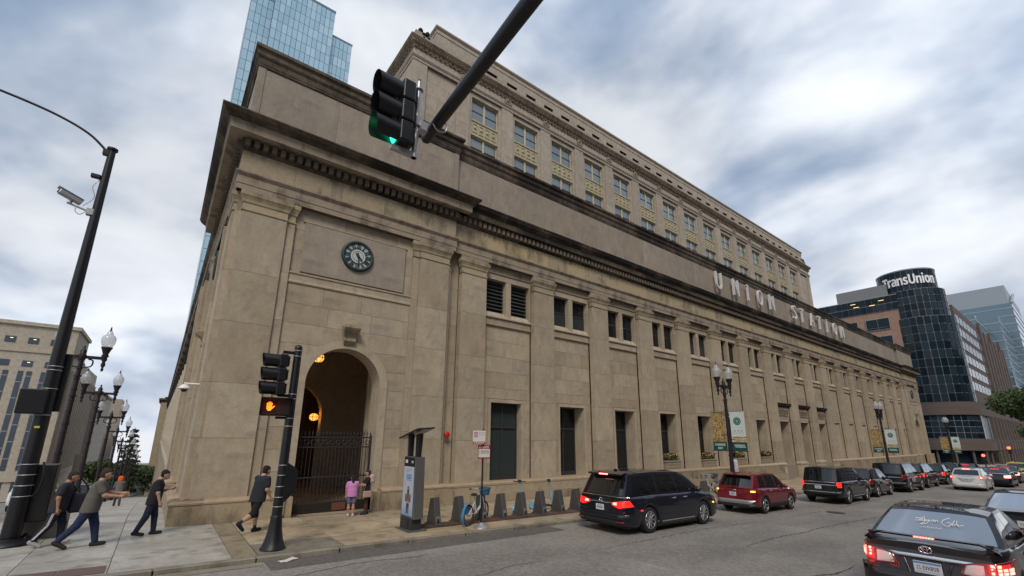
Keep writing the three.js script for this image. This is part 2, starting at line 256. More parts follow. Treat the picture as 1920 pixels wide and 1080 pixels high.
// ---------------------------------------------------------------- the station
const X0 = 12.739, BP = 4.637, NB = 17, LEN = 98.98;
const station = thing('station_building', 'long beige limestone station building with pilasters and a tall block set back above', 'building');
{
  const rs = rng(71), pick = (a) => a[Math.floor(rs() * a.length)], va = () => Math.floor(rs() * 8);
  let F = { p: new THREE.Vector3(), r: 0 };
  const put = (name, g, m, x = 0, y = 0, z = 0, parent = station) => { const v = new THREE.Vector3(x, y, z).applyAxisAngle(new THREE.Vector3(0, 1, 0), F.r).add(F.p), o = add(parent, name, g, m, v.toArray()); o.rotation.y = F.r; return o; };
  const J = 0.009;                                        // open joint between blocks
  const block = (x0, x1, y0, y1, zf, m, d = 0.2, name = 'wall_block') => put(name, box(x1 - x0 - J, y1 - y0 - J, d, va()), m, (x0 + x1) / 2, (y0 + y1) / 2, zf - d / 2);
  const courses = (x0, x1, y0, y1, zf, n, per, mats, d = 0.2) => { for (let c = 0; c < n; c++) { const a = mix(y0, y1, c / n), b = mix(y0, y1, (c + 1) / n), e = [x0]; const w = (x1 - x0) / per; let x = x0 + w * (c % 2 ? 0.5 : 1) * (0.85 + 0.3 * rs()); while (x < x1 - w * 0.3) { e.push(x); x += w * (0.85 + 0.3 * rs()); } e.push(x1); for (let i = 0; i < e.length - 1; i++) block(e[i], e[i + 1], a, b, zf, pick(mats), d); } };
  const solid = (x0, x1, y0, y1, z0, z1, m = M.joint, name = 'wall_core') => put(name, metreUV(slab(x0, x1, y0, y1, z0, z1)), m);

  // --- capital of a pier or pilaster: stacked mouldings carried round three sides
  const capital = (x0, x1, y0, y1, zf, back) => {
    const h = y1 - y0, pr = [[0.0, y0], [0.035, y0 + 0.01], [0.035, y0 + 0.05], [0.0, y0 + 0.06], [0.0, y0 + h * 0.40], [0.03, y0 + h * 0.42], [0.05, y0 + h * 0.55], [0.10, y0 + h * 0.70], [0.12, y0 + h * 0.74], [0.12, y1 - 0.03], [0.0, y1]];
    put('capital', sweep(pr, [[x0, zf - back], [x0, zf], [x1, zf], [x1, zf - back]]), pick(M.frieze));
    put('capital', box(x1 - x0 - 0.004, h - 0.004, back, va()), pick(M.frieze), (x0 + x1) / 2, (y0 + y1) / 2, zf - back / 2 - 0.003);
  };
  // --- end pavilion seen from in front: piers, arch wall, clock panel, keystone
  const pavilion = (W, opt = {}) => {
    const e = W - 8.90, pL = [0.27, 1.78], pR = [W - 1.78, W - 0.27], sL = [1.78, 2.09], sR = [W - 2.09, W - 1.78], c = W / 2, zW = -0.18, y0 = 0.66, R1 = 1.43, R2 = 1.76, ys = 4.58;
    // corner cores
    solid(0.12, 2.09, -3, 12.9, -1.2, -0.21); solid(W - 2.09, W - 0.12, -3, 12.9, -1.2, -0.21);
    const cuts = [0.66, 2.55, 4.35, 6.45, 8.3, 10.6];
    for (const [a, b] of [pL, pR]) { for (let i = 0; i < 5; i++) block(a, b, cuts[i], cuts[i + 1], 0, M.stone[(i * 2 + (a > 3 ? 1 : 0)) % 5], 0.3, 'pier_block'); capital(a, b, 10.6, 11.38, 0, 0.32); }
    for (const [a, b] of [sL, sR]) { for (let i = 0; i < 5; i++) block(a, b, cuts[i] + (i ? 0.3 : 0), cuts[i + 1] + (i < 4 ? 0.3 : 0), -0.09, pick(M.stone), 0.25, 'pier_block'); capital(a + 0.02, b - 0.02, 10.6, 11.38, -0.085, 0.2); }
    for (const [a, b] of [[0.0, 0.27], [W - 0.27, W]]) { for (let i = 0; i < 5; i++) block(a + (a ? 0 : 0.06), b - (a ? 0.06 : 0), cuts[i], cuts[i + 1], -0.2, pick(M.stone), 0.2, 'corner_block'); }
    // arch wall
    const wx0 = 2.09, wx1 = W - 2.09, nC = 10, top = 8.27;
    for (let k = 0; k < nC; k++) {
      const a = mix(y0, top, k / nC), b = mix(y0, top, (k + 1) / nC);
      if (a >= ys + R2 - 0.02) { courses(wx0, wx1, a, b, zW, 1, 3.2, M.stone, 0.3); continue; }
      for (const s of [-1, 1]) {
        const pts = [[0, a + J / 2], [0, b - J / 2]], N = 9, lim = (wx1 - wx0) / 2;
        for (let q = N; q >= 0; q--) { const y = mix(a + J / 2, b - J / 2, q / N), w = y <= ys ? R2 : y < ys + R2 ? Math.sqrt(R2 * R2 - (y - ys) ** 2) : 0; pts.push([lim - w - J / 2, y]); }
        const g = extrude(pts, 0.3); if (s > 0) { g.scale(-1, 1, 1); const ix = g.attributes.position; for (let t = 0; t < ix.count; t += 3) for (const at2 of Object.values(g.attributes)) { const n = at2.itemSize; for (let q = 0; q < n; q++) { const h = at2.array[(t + 1) * n + q]; at2.array[(t + 1) * n + q] = at2.array[(t + 2) * n + q]; at2.array[(t + 2) * n + q] = h; } } g.computeVertexNormals(); }
        put('wall_block', metreUV(g, va()), pick(M.stone), s < 0 ? wx0 : wx1, 0, zW - 0.3);
      }
    }
    // archivolt with jambs, and the deep reveal behind it
    const ring = (r0, r1, z0, z1, name, m) => { const o = [], h = []; const yb = -1.5; o.push([-r1, yb]); for (let q = 0; q <= 24; q++) { const t = Math.PI * (1 - q / 24); o.push([r1 * Math.cos(t), ys + r1 * Math.sin(t)]); } o.push([r1, yb], [r0, yb]); for (let q = 0; q <= 24; q++) { const t = Math.PI * q / 24; o.push([r0 * Math.cos(t), ys + r0 * Math.sin(t)]); } o.push([-r0, yb]); put(name, metreUV(extrude(o, z1 - z0, 0), va()), m, c, 0, z0); };
    ring(R1, R2 - 0.02, -1.05, -0.13, 'archivolt', M.stone[2]); ring(R2 - 0.045, R2 + 0.02, -0.3, -0.155, 'arch_bead', M.stone[3]);
    // keystone: scrolled console
    const kp = [[0, 6.12], [0.10, 6.16], [0.20, 6.30], [0.16, 6.45], [0.22, 6.60], [0.40, 6.74], [0.44, 6.80], [0.44, 6.90], [0, 6.90]];
    const kg = extrude(kp, 0.56, 0.012); kg.rotateY(-Math.PI / 2); kg.translate(0.28, 0, 0); for (let i = 0; i < kg.attributes.position.count; i++) { const y = kg.attributes.position.getY(i), x = kg.attributes.position.getX(i); kg.attributes.position.setX(i, x * (y > 6.73 ? 1.12 : mix(0.66, 1, (y - 6.1) / 0.63))); } kg.computeVertexNormals();
    put('keystone', metreUV(kg), M.frieze[2], c, 0, zW + 0.0);
    // string course, raised clock panel, field behind it
    put('string_course', sweep([[0, 8.27], [0.05, 8.30], [0.05, 8.36], [0.02, 8.40], [0.02, 8.62], [0.06, 8.66], [0.06, 8.72], [0, 8.74]], [[wx0, zW], [wx1, zW]]), M.stone[0]);
    courses(wx0, wx1, 8.74, 11.38, zW - 0.03, 3, 2.3, M.stone, 0.3);
    const pg = extrude([[-2.1, 8.78], [2.1, 8.78], [2.1, 10.80], [-2.1, 10.80]], 0.07, 0.012); put('clock_panel', metreUV(pg, va()), M.attic[0], c, 0, zW - 0.01);
    put('panel_moulding', sweep([[0, 10.83], [0.05, 10.86], [0.05, 10.90], [0, 10.92]], [[c - 2.2, zW - 0.02], [c + 2.2, zW - 0.02]]), M.stone[1]);
    solid(wx0, wx1, 6.9, 11.4, -0.9, -0.5);
    // plinth either side of the arch
    for (const [a, b] of [[-0.27, c - R1 - 0.26], [c + R1 + 0.26, W + 0.27]]) {
      const n = a < 0 ? [a, a + 0.85, b] : [a, b - 0.85, b];
      for (let i = 0; i < 2; i++) put('plinth_block', box(n[i + 1] - n[i] - J, 3.52, 0.9, va()), pick(M.plinth), (n[i] + n[i + 1]) / 2, -1.18, 0.27 - 0.45 - 0.0);
      put('plinth_cap', sweep([[0.27, 0.55], [0.29, 0.57], [0.295, 0.62], [0.26, 0.67], [0.16, 0.69], [0, 0.70], [-0.3, 0.70]], a < 0 ? [[0, -0.6], [0, 0], [b, 0]] : [[a, 0], [W, 0], [W, -0.6]]), M.ledge);
    }
    for (const s of [-1, 1]) put('plinth_block', box(0.25, 3.4, 0.9, va()), pick(M.plinth), c + s * (R1 + 0.125), -1.1, -0.26);
  };
  F = { p: new THREE.Vector3(0, 0, 0), r: 0 }; pavilion(9.17);
  F = { p: new THREE.Vector3(LEN - 9.17, 0, 0), r: 0 }; pavilion(9.17);
  F = { p: new THREE.Vector3(0, 0, -10.2), r: -Math.PI / 2 }; pavilion(10.2);
  F = { p: new THREE.Vector3(), r: 0 };
  // closed core of the building
  put('wall_core', metreUV(slab(9.3, LEN - 9.3, -4, 14, -40, -5.5)), M.joint); put('wall_core', metreUV(slab(LEN - 9, LEN - 0.25, -4, 17, -60, -1.3)), M.stone[0]); put('wall_core', metreUV(slab(1.4, 9, 7.6, 16.5, -40, -1.1)), M.joint);
  put('flat_roof', metreUV(slab(0.6, LEN - 0.6, 16.3, 16.5, -175, -0.9)), M.attic[1]);

  // --- entablature: architrave, frieze blocks, dentils, corona, crown; round the corner pavilion, along the bays, round the far pavilion
  const arch = (y) => [[0, 11.38], [0.03, 11.385], [0.03, 11.60], [0.05, 11.605], [0.05, 11.90], [0.09, 11.95], [0.14, 12.02], [0.14, 12.07], [0.0, 12.10]];
  const bed = [[0, 12.95], [0.05, 12.99], [0.05, 13.02], [0.10, 13.06], [0.10, 13.38], [0.10, 13.44]];
  const coronaP = [[0.10, 13.42], [0.55, 13.42], [0.55, 13.46], [0.57, 13.72], [0.61, 13.76]], crownP = [[0.60, 13.755], [0.65, 13.80], [0.72, 13.84], [0.82, 13.92], [0.88, 14.02], [0.90, 14.04], [0.90, 14.09], [0.0, 14.13], [-0.5, 14.13]];
  const coronaB = [[0.10, 13.42], [0.36, 13.42], [0.36, 13.46], [0.37, 13.66], [0.40, 13.70]], crownB = [[0.39, 13.695], [0.43, 13.74], [0.47, 13.80], [0.54, 13.88], [0.58, 14.00], [0.60, 14.02], [0.60, 14.09], [0.0, 14.13], [-0.5, 14.13]];
  const paths = [[[[0.0, -0.35 - 10.2], [0, 0], [9.17, 0], [9.17, -0.4]], coronaP, crownP], [[[9.17, -0.12], [LEN - 9.17, -0.12]], coronaB, crownB], [[[LEN - 9.17, -0.4], [LEN - 9.17, 0], [LEN, 0], [LEN, -30]], coronaP, crownP], [[[0.35, -170], [0.35, -10.4]], coronaB, crownB], [[[0.6, -190], [0, -190], [0, -170], [0.6, -170]].reverse().map((p) => p).reverse(), coronaP, crownP]];
  paths.forEach(([p, co, cr], i) => {
    put('architrave', sweep(arch(), p), M.sootLight); put('bed_moulding', sweep(bed, p), M.sootShadeMid); put('corona', sweep(co, p), i === 1 ? M.sootShadeMid : M.sootLight); put('crown_moulding', sweep(cr, p), i === 1 ? M.soot : M.sootShadeMid);  // bed moulding colour: soot plus painted-in shade for the gaps between dentils
  });
  const friezeRun = (x0, x1, zf, w, name = 'frieze_block') => { const n = Math.round((x1 - x0) / w); for (let i = 0; i < n; i++) block(mix(x0, x1, i / n), mix(x0, x1, (i + 1) / n), 12.08, 12.97, zf + 0.004, pick(M.frieze), 0.25, name); };
  friezeRun(0, 9.17, 0, 1.8); friezeRun(9.17, LEN - 9.17, -0.12, 1.55); friezeRun(LEN - 9.17, LEN, 0, 1.8);
  solid(0.1, 9.1, 11.3, 14.0, -1.1, -0.24); solid(9.1, LEN - 9.1, 11.25, 14.0, -1.1, -0.36); solid(LEN - 9.1, LEN - 0.1, 11.3, 14, -1.1, -0.24);
  F = { p: new THREE.Vector3(0, 0, -10.2), r: -Math.PI / 2 }; friezeRun(0, 10.2, 0, 1.8); solid(0.1, 10.1, 11.3, 14, -1.1, -0.24);
  F = { p: new THREE.Vector3(), r: 0 };
  const dent = box(0.17, 0.28, 0.18);
  for (let x = 0.02; x < 9.2; x += 0.30) put('dentil', dent, M.dentil, x + 0.06, 13.22, 0.16);
  const dl = []; for (let x = 9.3; x < LEN - 9.2; x += 0.30) dl.push(at(dent, x, 13.22, 0.04)); for (let x = LEN - 9.1; x < LEN + 0.1; x += 0.30) dl.push(at(dent, x, 13.22, 0.16)); for (let z = -0.2; z > -10; z -= 0.30) dl.push(at(dent, -0.16, 13.22, z, 0, Math.PI / 2)); for (let z = -10.6; z > -80; z -= 0.30) dl.push(at(dent, 0.19, 13.22, z, 0, Math.PI / 2));
  stuff(put('dentil_course', merge(dl), M.dentil));

  // --- attic above the cornice
  const capA = [[0, 16.75], [0.03, 16.78], [0.03, 16.84], [0.05, 16.88], [0.05, 17.1], [0.10, 17.18], [0.12, 17.22], [0.12, 17.40], [0.16, 17.46], [0.21, 17.50], [0.21, 17.63], [0.02, 17.68], [-0.8, 17.68]];
  const capB = capA.map(([o, y]) => [o, y - 0.06]);
  const atticPaths = [[[[0.0, -10.2], [0, 0], [9.17, 0], [9.17, -0.6]], capA], [[[9.17, -0.3], [LEN - 9.17, -0.3]], capB], [[[LEN - 9.17, -0.6], [LEN - 9.17, 0], [LEN, 0], [LEN, -30]], capA], [[[0.5, -175], [0.5, -10.2]], capB]];
  for (const [p, c] of atticPaths) put('attic_cap', sweep(c, p), M.sootShadeMid);
  const atticRun = (x0, x1, zf, n, mats) => { for (let i = 0; i < n; i++) block(mix(x0, x1, i / n), mix(x0, x1, (i + 1) / n), 14.62, 16.76, zf, pick(mats), 0.3, 'attic_panel'); block(x0, x1, 14.1, 14.62, zf + 0.03, M.attic[2], 0.3, 'attic_base'); };
  atticRun(0.27, 8.9, -0.02, 3, M.attic); for (const x of [0.0, 8.9]) block(x, x + 0.27, 14.1, 16.76, 0, M.attic[1], 0.3, 'attic_panel');
  atticRun(9.2, LEN - 9.2, -0.3, 36, M.attic); atticRun(LEN - 8.9, LEN - 0.27, -0.02, 3, M.attic);
  solid(0.1, 9.1, 14, 17.4, -0.9, -0.3); solid(9.1, LEN - 9.1, 14, 17.4, -0.9, -0.55); solid(LEN - 9.1, LEN - 0.1, 14, 17.4, -0.9, -0.3);
  F = { p: new THREE.Vector3(0, 0, -10.2), r: -Math.PI / 2 }; atticRun(0.27, 9.93, -0.02, 3, M.attic); solid(0.1, 10, 14, 17.4, -0.9, -0.3);
  F = { p: new THREE.Vector3(), r: 0 };
  // stepped blocks on top of the corner attic
  for (const [x, w] of [[1.15, 1.3], [2.7, 1.0], [4.2, 1.6], [6.1, 1.5], [7.7, 1.0]]) block(x - w / 2, x + w / 2, 17.66, 17.92, -0.35, M.attic[3], 0.8, 'roof_block');

  // --- raised letters
  const lm = std({ color: lin(0.66, 0.65, 0.62), roughness: 0.45 });
  [['U', 34.85], ['N', 37.8], ['I', 40.05], ['O', 42.5], ['N', 45.0], ['S', 50.4], ['T', 52.4], ['A', 55.15], ['T', 57.4], ['I', 59.7], ['O', 62.3], ['N', 64.8]].forEach(([t, x]) => {
    const g = letters(t, 1, 0.16, fontR); g.computeBoundingBox(); const b = g.boundingBox; g.scale((t === 'I' ? 0.32 : 0.98) / (b.max.x - b.min.x), 1.52 / (b.max.y - b.min.y), 1);
    g.computeVertexNormals(); put('letter', g, lm, x, 14.98, -0.06);
  });

  // --- the bays
  const bayWallZ = -0.47, win = [], yT = 4.31;
  const base = std({ color: lin(0.36, 0.29, 0.215), map: sootLightMap, roughness: 0.85 });
  for (let k = 0; k <= NB; k++) {                                 // pilasters
    const x = X0 + (k - 0.5) * BP, a = x - 0.735, b = x + 0.735, far = k > 12, inDoor = k >= 7 && k <= 10;
    const cuts = far ? [0.66, 5.5, 10.48] : [0.66, 2.5, 4.4, 6.4, 8.5, 10.48];
    for (let i = 0; i < cuts.length - 1; i++) block(a, b, cuts[i], cuts[i + 1], -0.12, M.stone[(i * 3 + k * 2) % 5], 0.3, 'pilaster_block');
    capital(a, b, 10.48, 11.25, -0.12, 0.26); block(a - 0.08, b + 0.08, 11.24, 11.40, -0.1, M.sootLight, 0.3, 'abacus');
    if (inDoor) { put('pilaster_base', sweep([[0.0, -3], [0.10, -3], [0.10, 0.42], [0.14, 0.46], [0.14, 0.60], [0.03, 0.68], [0, 0.70]], [[a, -0.4], [a, -0.12], [b, -0.12], [b, -0.4]]), M.stone[2]); }
  }
  for (const [a, b] of [[9.12, X0 - BP / 2 - 0.735], [X0 + (NB - 0.5) * BP + 0.735, LEN - 9.12]]) { for (let q = 0; q < 6; q++) block(a, b, 0.6 + q * 1.8, 0.6 + (q + 1) * 1.8, -0.47, pick(M.stone)); solid(a - 0.2, b + 0.4, -3, 11.4, -1.2, -0.7); put('plinth_block', box(b - a, 3.6, 0.3, va()), M.plinth[0], (a + b) / 2, -1.2, -0.15); }
  for (const [a, b] of [[9.46, X0 - BP / 2], [X0 + (NB - 0.5) * BP, LEN - 9.46]]) { put('plinth_block', box(b - a - J, 3.5, 0.4, va()), M.stone[1], (a + b) / 2, -1.22, 0.06 - 0.2); put('plinth_cap', sweep([[0.18, 0.50], [0.20, 0.52], [0.20, 0.60], [0.14, 0.655], [0.0, 0.67], [-0.4, 0.67]], [[a, -0.12], [b, -0.12]]), M.ledge); }
  for (let i = 0; i < NB; i++) {
    const c = X0 + i * BP, xa = c - BP / 2 + 0.735 + 0.045, xb = c + BP / 2 - 0.735 - 0.045, door = i >= 7 && i <= 9, blind = i >= 10 && i <= 13, plain = !door && !blind, hw = door ? 1.2 : 0.95;
    // upper field of ashlar
    if (i < 10) courses(xa, xb, door ? 6.0 : 5.02, 8.2, bayWallZ, door ? 3 : 4, 2.2, M.stone); else block(xa, xb, blind ? 4.8 : 5.02, 8.2, bayWallZ, pick(M.stone));
    // apron and sill under the paired windows
    put('apron', box(xb - xa - 0.01, 0.36, 0.3, va()), pick(M.stone), c, 8.40, bayWallZ - 0.10); put('window_sill', sweep([[0, 8.18], [0.05, 8.20], [0.05, 8.25], [0, 8.27]], [[xa, bayWallZ + 0.05], [xb, bayWallZ + 0.05]]), M.stone[4]);
    put('window_sill', sweep([[0.05, 8.58], [0.09, 8.60], [0.09, 8.66], [-0.1, 8.92], [-0.4, 8.92]], [[xa, bayWallZ + 0.04], [xb, bayWallZ + 0.04]]), M.stone[2]);
    // stone surround: jambs, middle post, head
    const zS = -0.38;
    block(xa, c - 1.42, 8.62, 10.66, zS, pick(M.stone), 0.4, 'window_jamb'); block(c + 1.42, xb, 8.62, 10.66, zS, pick(M.stone), 0.4, 'window_jamb'); block(c - 0.17, c + 0.17, 8.62, 10.66, zS, pick(M.stone), 0.4, 'window_post'); block(xa, xb, 10.66, 10.98, zS, pick(M.stone), 0.4, 'window_head'); block(xa, xb, 10.98, 11.38, zS + 0.05, M.sootLight, 0.4, 'window_head');
    for (const s of [-1, 1]) {
      const wc = c + s * 0.795, w = node(station, 'window', [wc, 9.78, -0.70]);
      if (i === 0) { for (let q = 0; q < 9; q++) { const l = add(w, 'louver_slat', box(1.22, 0.02, 0.2), M.louver, [0, -0.8 + q * 0.2, 0.02]); l.rotation.x = 0.7; } add(w, 'backing', box(1.24, 1.8, 0.02), M.louver, [0, 0, -0.2]); }
      else {
        const f = [slab(-0.625, -0.55, -0.88, 0.88, -0.03, 0.03), slab(0.55, 0.625, -0.88, 0.88, -0.03, 0.03), slab(-0.55, 0.55, 0.80, 0.88, -0.03, 0.03), slab(-0.55, 0.55, -0.88, -0.78, -0.03, 0.03), slab(-0.55, 0.55, -0.06, 0.02, -0.02, 0.05)]; add(w, 'frame', merge(f), M.darkFrame);
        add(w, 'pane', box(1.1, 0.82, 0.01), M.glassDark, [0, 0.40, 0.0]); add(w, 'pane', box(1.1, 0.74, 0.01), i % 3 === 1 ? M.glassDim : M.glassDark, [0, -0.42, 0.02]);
      }
    }
    // lower storey
    const yb = -3, gl = gy(c);
    if (blind) {
      for (const s of [-1, 1]) block(s < 0 ? xa : c + 0.98, s < 0 ? c - 0.98 : xb, 0.66, 4.8, bayWallZ, pick(M.stone)); block(c - 0.98, c + 0.98, 4.52, 4.8, bayWallZ, pick(M.stone)); block(c - 0.98, c + 0.98, 0.66, 4.52, bayWallZ - 0.08, M.stone[2], 0.2, 'blind_panel');
      put('panel_frame', sweep([[0, 4.50], [0.05, 4.52], [0.05, 4.58], [0, 4.60]], [[c - 1.1, bayWallZ], [c + 1.1, bayWallZ]]), M.stone[1]);
    } else {
      block(xa, c - hw - 0.16, 0.66, 2.55, bayWallZ, pick(M.stone)); block(xa, c - hw - 0.16, 2.55, 4.5, bayWallZ, pick(M.stone)); block(c + hw + 0.16, xb, 0.66, 2.55, bayWallZ, pick(M.stone)); block(c + hw + 0.16, xb, 2.55, 4.5, bayWallZ, pick(M.stone));
      block(xa, xb, 4.5, door ? 4.74 : 5.02, bayWallZ, pick(M.stone), 0.2, 'lintel');
      const low = door ? -2 : 0.62;
      for (const s of [-1, 1]) { put('opening_frame', box(0.15, 4.47 - low, 0.34, va()), M.stone[2], c + s * (hw + 0.08), (4.47 + low) / 2, bayWallZ + 0.05 - 0.17); }
      put('opening_frame', box(2 * hw + 0.31, 0.17, 0.34, va()), M.stone[2], c, 4.395, bayWallZ + 0.05 - 0.17);
      const dep = door ? 4.2 : i === 0 ? 0.32 : 0.72;
      for (const s of [-1, 1]) put('reveal', metreUV(slab(c + s * hw - (s < 0 ? 0.3 : 0), c + s * hw + (s > 0 ? 0.3 : 0), low, 4.31, bayWallZ - 0.12 - dep, bayWallZ - 0.12)), M.stone[(i + 1) % 5]);
      put('reveal', metreUV(slab(c - hw - 0.3, c + hw + 0.3, 4.31, 4.6, bayWallZ - 0.12 - dep, bayWallZ - 0.12)), M.stone[4]);
      const zi = bayWallZ - 0.12 - dep;
      if (door) { put('door_recess', metreUV(slab(c - hw - 0.3, c + hw + 0.3, -2.2, 4.6, zi - 0.2, zi)), M.stone[1]); put('vestibule_floor', metreUV(slab(c - hw, c + hw, gl - 0.4, gl + 0.02, zi, 0.28)), M.plinth[0]);
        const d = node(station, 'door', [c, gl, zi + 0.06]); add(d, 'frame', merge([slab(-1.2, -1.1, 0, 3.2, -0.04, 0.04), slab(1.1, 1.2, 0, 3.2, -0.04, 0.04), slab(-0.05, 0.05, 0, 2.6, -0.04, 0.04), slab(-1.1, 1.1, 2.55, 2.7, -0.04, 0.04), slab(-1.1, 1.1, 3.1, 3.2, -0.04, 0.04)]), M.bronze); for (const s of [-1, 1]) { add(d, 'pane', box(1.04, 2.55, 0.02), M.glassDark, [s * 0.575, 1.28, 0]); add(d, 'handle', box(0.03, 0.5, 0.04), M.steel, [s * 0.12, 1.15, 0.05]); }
      } else {
        const w = node(station, 'window', [c, 2.46, zi + 0.08]);
        add(w, 'frame', merge([slab(-0.95, -0.86, -1.84, 1.85, -0.05, 0.05), slab(0.86, 0.95, -1.84, 1.85, -0.05, 0.05), slab(-0.86, 0.86, 1.77, 1.85, -0.05, 0.05), slab(-0.86, 0.86, -1.84, -1.62, -0.05, 0.05), slab(-0.06, 0.06, -1.62, 1.77, -0.03, 0.04), slab(-0.86, 0.86, 0.62, 0.74, -0.05, 0.07)]), M.darkFrame);
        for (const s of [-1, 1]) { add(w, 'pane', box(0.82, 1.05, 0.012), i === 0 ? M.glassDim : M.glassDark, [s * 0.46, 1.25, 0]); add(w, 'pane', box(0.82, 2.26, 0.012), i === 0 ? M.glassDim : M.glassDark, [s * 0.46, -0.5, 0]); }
        put('sill', metreUV(slab(c - hw - 0.1, c + hw + 0.1, 0.50, 0.63, zi, 0.0)), M.ledge); put('wall_core', metreUV(slab(c - hw, c + hw, 0.6, 4.5, zi - 0.3, zi - 0.06)), M.plaster);
      }
      if (door) {                                                   // inscription panel and hood
        block(xa, xb, 4.74, 5.62, bayWallZ + 0.02, M.stone[1], 0.25, 'inscription_surround');
        const pnl = put('inscription_panel', box(2.5, 0.66, 0.06), M.frieze[3], c, 5.18, bayWallZ + 0.04);
        const rr = rng(300 + i), orn = []; for (let q = 0; q < 15; q++) orn.push(slab(-1.14 + q * 0.155, -1.14 + q * 0.155 + 0.06 + rr() * 0.05, -0.22 + rr() * 0.06, 0.22 - rr() * 0.06, 0.02, 0.07), slab(-1.14 + q * 0.155, -1.14 + q * 0.155 + 0.14, (rr() - 0.5) * 0.36, (rr() - 0.5) * 0.36 + 0.06, 0.02, 0.065)); add(pnl, 'carving', merge(orn), M.dentil);
        put('door_hood', sweep([[0, 5.62], [0.06, 5.66], [0.08, 5.70], [0.20, 5.76], [0.24, 5.86], [0.28, 5.92], [0.28, 5.97], [0, 6.0]], [[c - 1.75, bayWallZ - 0.1], [c - 1.75, bayWallZ + 0.04], [c + 1.75, bayWallZ + 0.04], [c + 1.75, bayWallZ - 0.1]]), M.soot);
      }
    }
    // base course under the windows
    if (!door) {
      for (const [a, b] of [[c - BP / 2, c], [c, c + BP / 2]]) put('plinth_block', box(b - a - J, 3.5, 0.4, va()), i < 3 ? pick(M.stone) : base, (a + b) / 2, -1.22, 0.06 - 0.2);
      put('plinth_cap', sweep([[0.18, 0.50], [0.20, 0.52], [0.20, 0.60], [0.14, 0.655], [0.0, 0.67], [-0.4, 0.67]], [[c - BP / 2, -0.12], [c + BP / 2, -0.12]]), i < 6 ? M.ledge : M.stone[2]);
      put('plinth_step', box(BP, 3, 0.16, va()), M.plinth[i % 3], c, gy(c) + 0.42 - 1.5 - 0.01 * 0, 0.13);
    }
    if (plain || blind) solid(xa - 0.8, c - hw - 0.31, -3, 8.6, -5.6, -0.69); if (plain || blind) solid(c + hw + 0.31, xb + 0.8, -3, 8.6, -5.6, -0.69); if (blind) solid(c - 1.3, c + 1.3, -3, 8.6, -1.2, -0.76);
    if (door) { solid(xa - 0.8, c - hw - 0.31, -3, 8.6, -5.6, -0.69); solid(c + hw + 0.31, xb + 0.8, -3, 8.6, -5.6, -0.69); }
    solid(c - 2.4, c + 2.4, 4.62, 8.6, -1.2, -0.69); solid(c - 2.4, c + 2.4, 8.6, 11.3, -1.3, -0.95); solid(c - 2.4, c + 2.4, -3, 0.4, -1.2, -0.3);
  }
  // window boxes belong to four of the openings (things of their own, below)

  // --- side colonnade on the left front, seen almost edge-on
  const shaft = lathe([[0.80, 0], [0.80, 0.18], [0.74, 0.3], [0.70, 0.4], [0.69, 3], [0.60, 9.0], [0.62, 9.1]], 20);
  const cap = lathe([[0.6, 0], [0.66, 0.1], [0.62, 0.3], [0.82, 0.5], [0.68, 0.62], [0.9, 0.9], [0.98, 1.05], [0.98, 1.15]], 10);
  for (let z = -14; z > -166; z -= 5.6) { const c = node(station, 'column', [0.75, -0.1, z]); add(c, 'shaft', shaft, M.stone[2], [0, 0.2, 0]); add(c, 'capital', cap, M.soot, [0, 10.2, 0]); }
  put('wall_core', metreUV(slab(3.6, 8, -20, 16, -170, -19)), M.stone[1]); put('stylobate', metreUV(slab(-0.05, 4, -20, 0.12, -168, -10.3)), M.plinth[1]); put('colonnade_ceiling', metreUV(slab(0.35, 4, 11.3, 16.9, -172, -10.0)), M.stone[3]);
  put('end_pier', metreUV(slab(-1.7, 6, -30, 12.7, -189, -168)), M.stone[1]); put('end_cornice', sweep([[0, 12.3], [0.2, 12.5], [0.2, 12.8], [0.6, 13.0], [0.7, 13.5], [0, 13.6]], [[-1.7, -189], [-1.7, -168], [6, -168]]), M.sootShadeMid);
  for (const [z0, z1, x] of [[-2.75, -2.2, -0.07], [-7.9, -7.3, -0.06], [-11.3, -10.45, -0.16], [-12.6, -11.8, -0.24]]) { const st = [0.6, 4.2, 7.6, 10.7]; for (let q = 0; q < 3; q++) put('side_pilaster', box(0.7, st[q + 1] - st[q] - 0.01, z1 - z0, va()), pick(M.stone), x + 0.35, (st[q] + st[q + 1]) / 2, (z0 + z1) / 2); put('side_pilaster_base', metreUV(slab(x - 0.12, 0.6, -6, 0.62, z0 - 0.08, z1 + 0.08)), M.plinth[0]); }
  put('plinth_block', metreUV(slab(-0.26, 1.2, -3, 0.5, -10.4, -0.9)), M.plinth[0]);

  // --- porch behind the corner arch
  const porchStone = M.stone[1];  // porch takes the same stone as the outer walls
  put('porch_wall', metreUV(slab(8.4, 9.1, -3, 8.2, -9.4, -1.06)), porchStone); put('porch_ceiling', metreUV(slab(1.4, 9.1, 7.4, 7.7, -9.4, -1.06)), porchStone); put('porch_floor', metreUV(slab(1.4, 9.1, -3, -0.1, -18, 0.0)), M.plinth[1]);
  put('porch_wall', metreUV(slab(0.4, 3.0, -3, 8.2, -2.0, -1.06)), porchStone); put('porch_wall', metreUV(slab(6.16, 8.5, -3, 8.2, -2.0, -1.06)), porchStone); put('porch_wall', metreUV(slab(2.9, 6.3, 6.16, 8.2, -2.0, -1.06)), porchStone);
  put('porch_wall', metreUV(slab(0.25, 1.4, -3, 8.2, -9.4, -7.2)), porchStone); put('porch_wall', metreUV(slab(0.25, 1.4, -3, 8.2, -3.2, -1.06)), porchStone); put('porch_wall', metreUV(slab(0.25, 1.4, 6.2, 8.2, -7.2, -3.2)), porchStone);
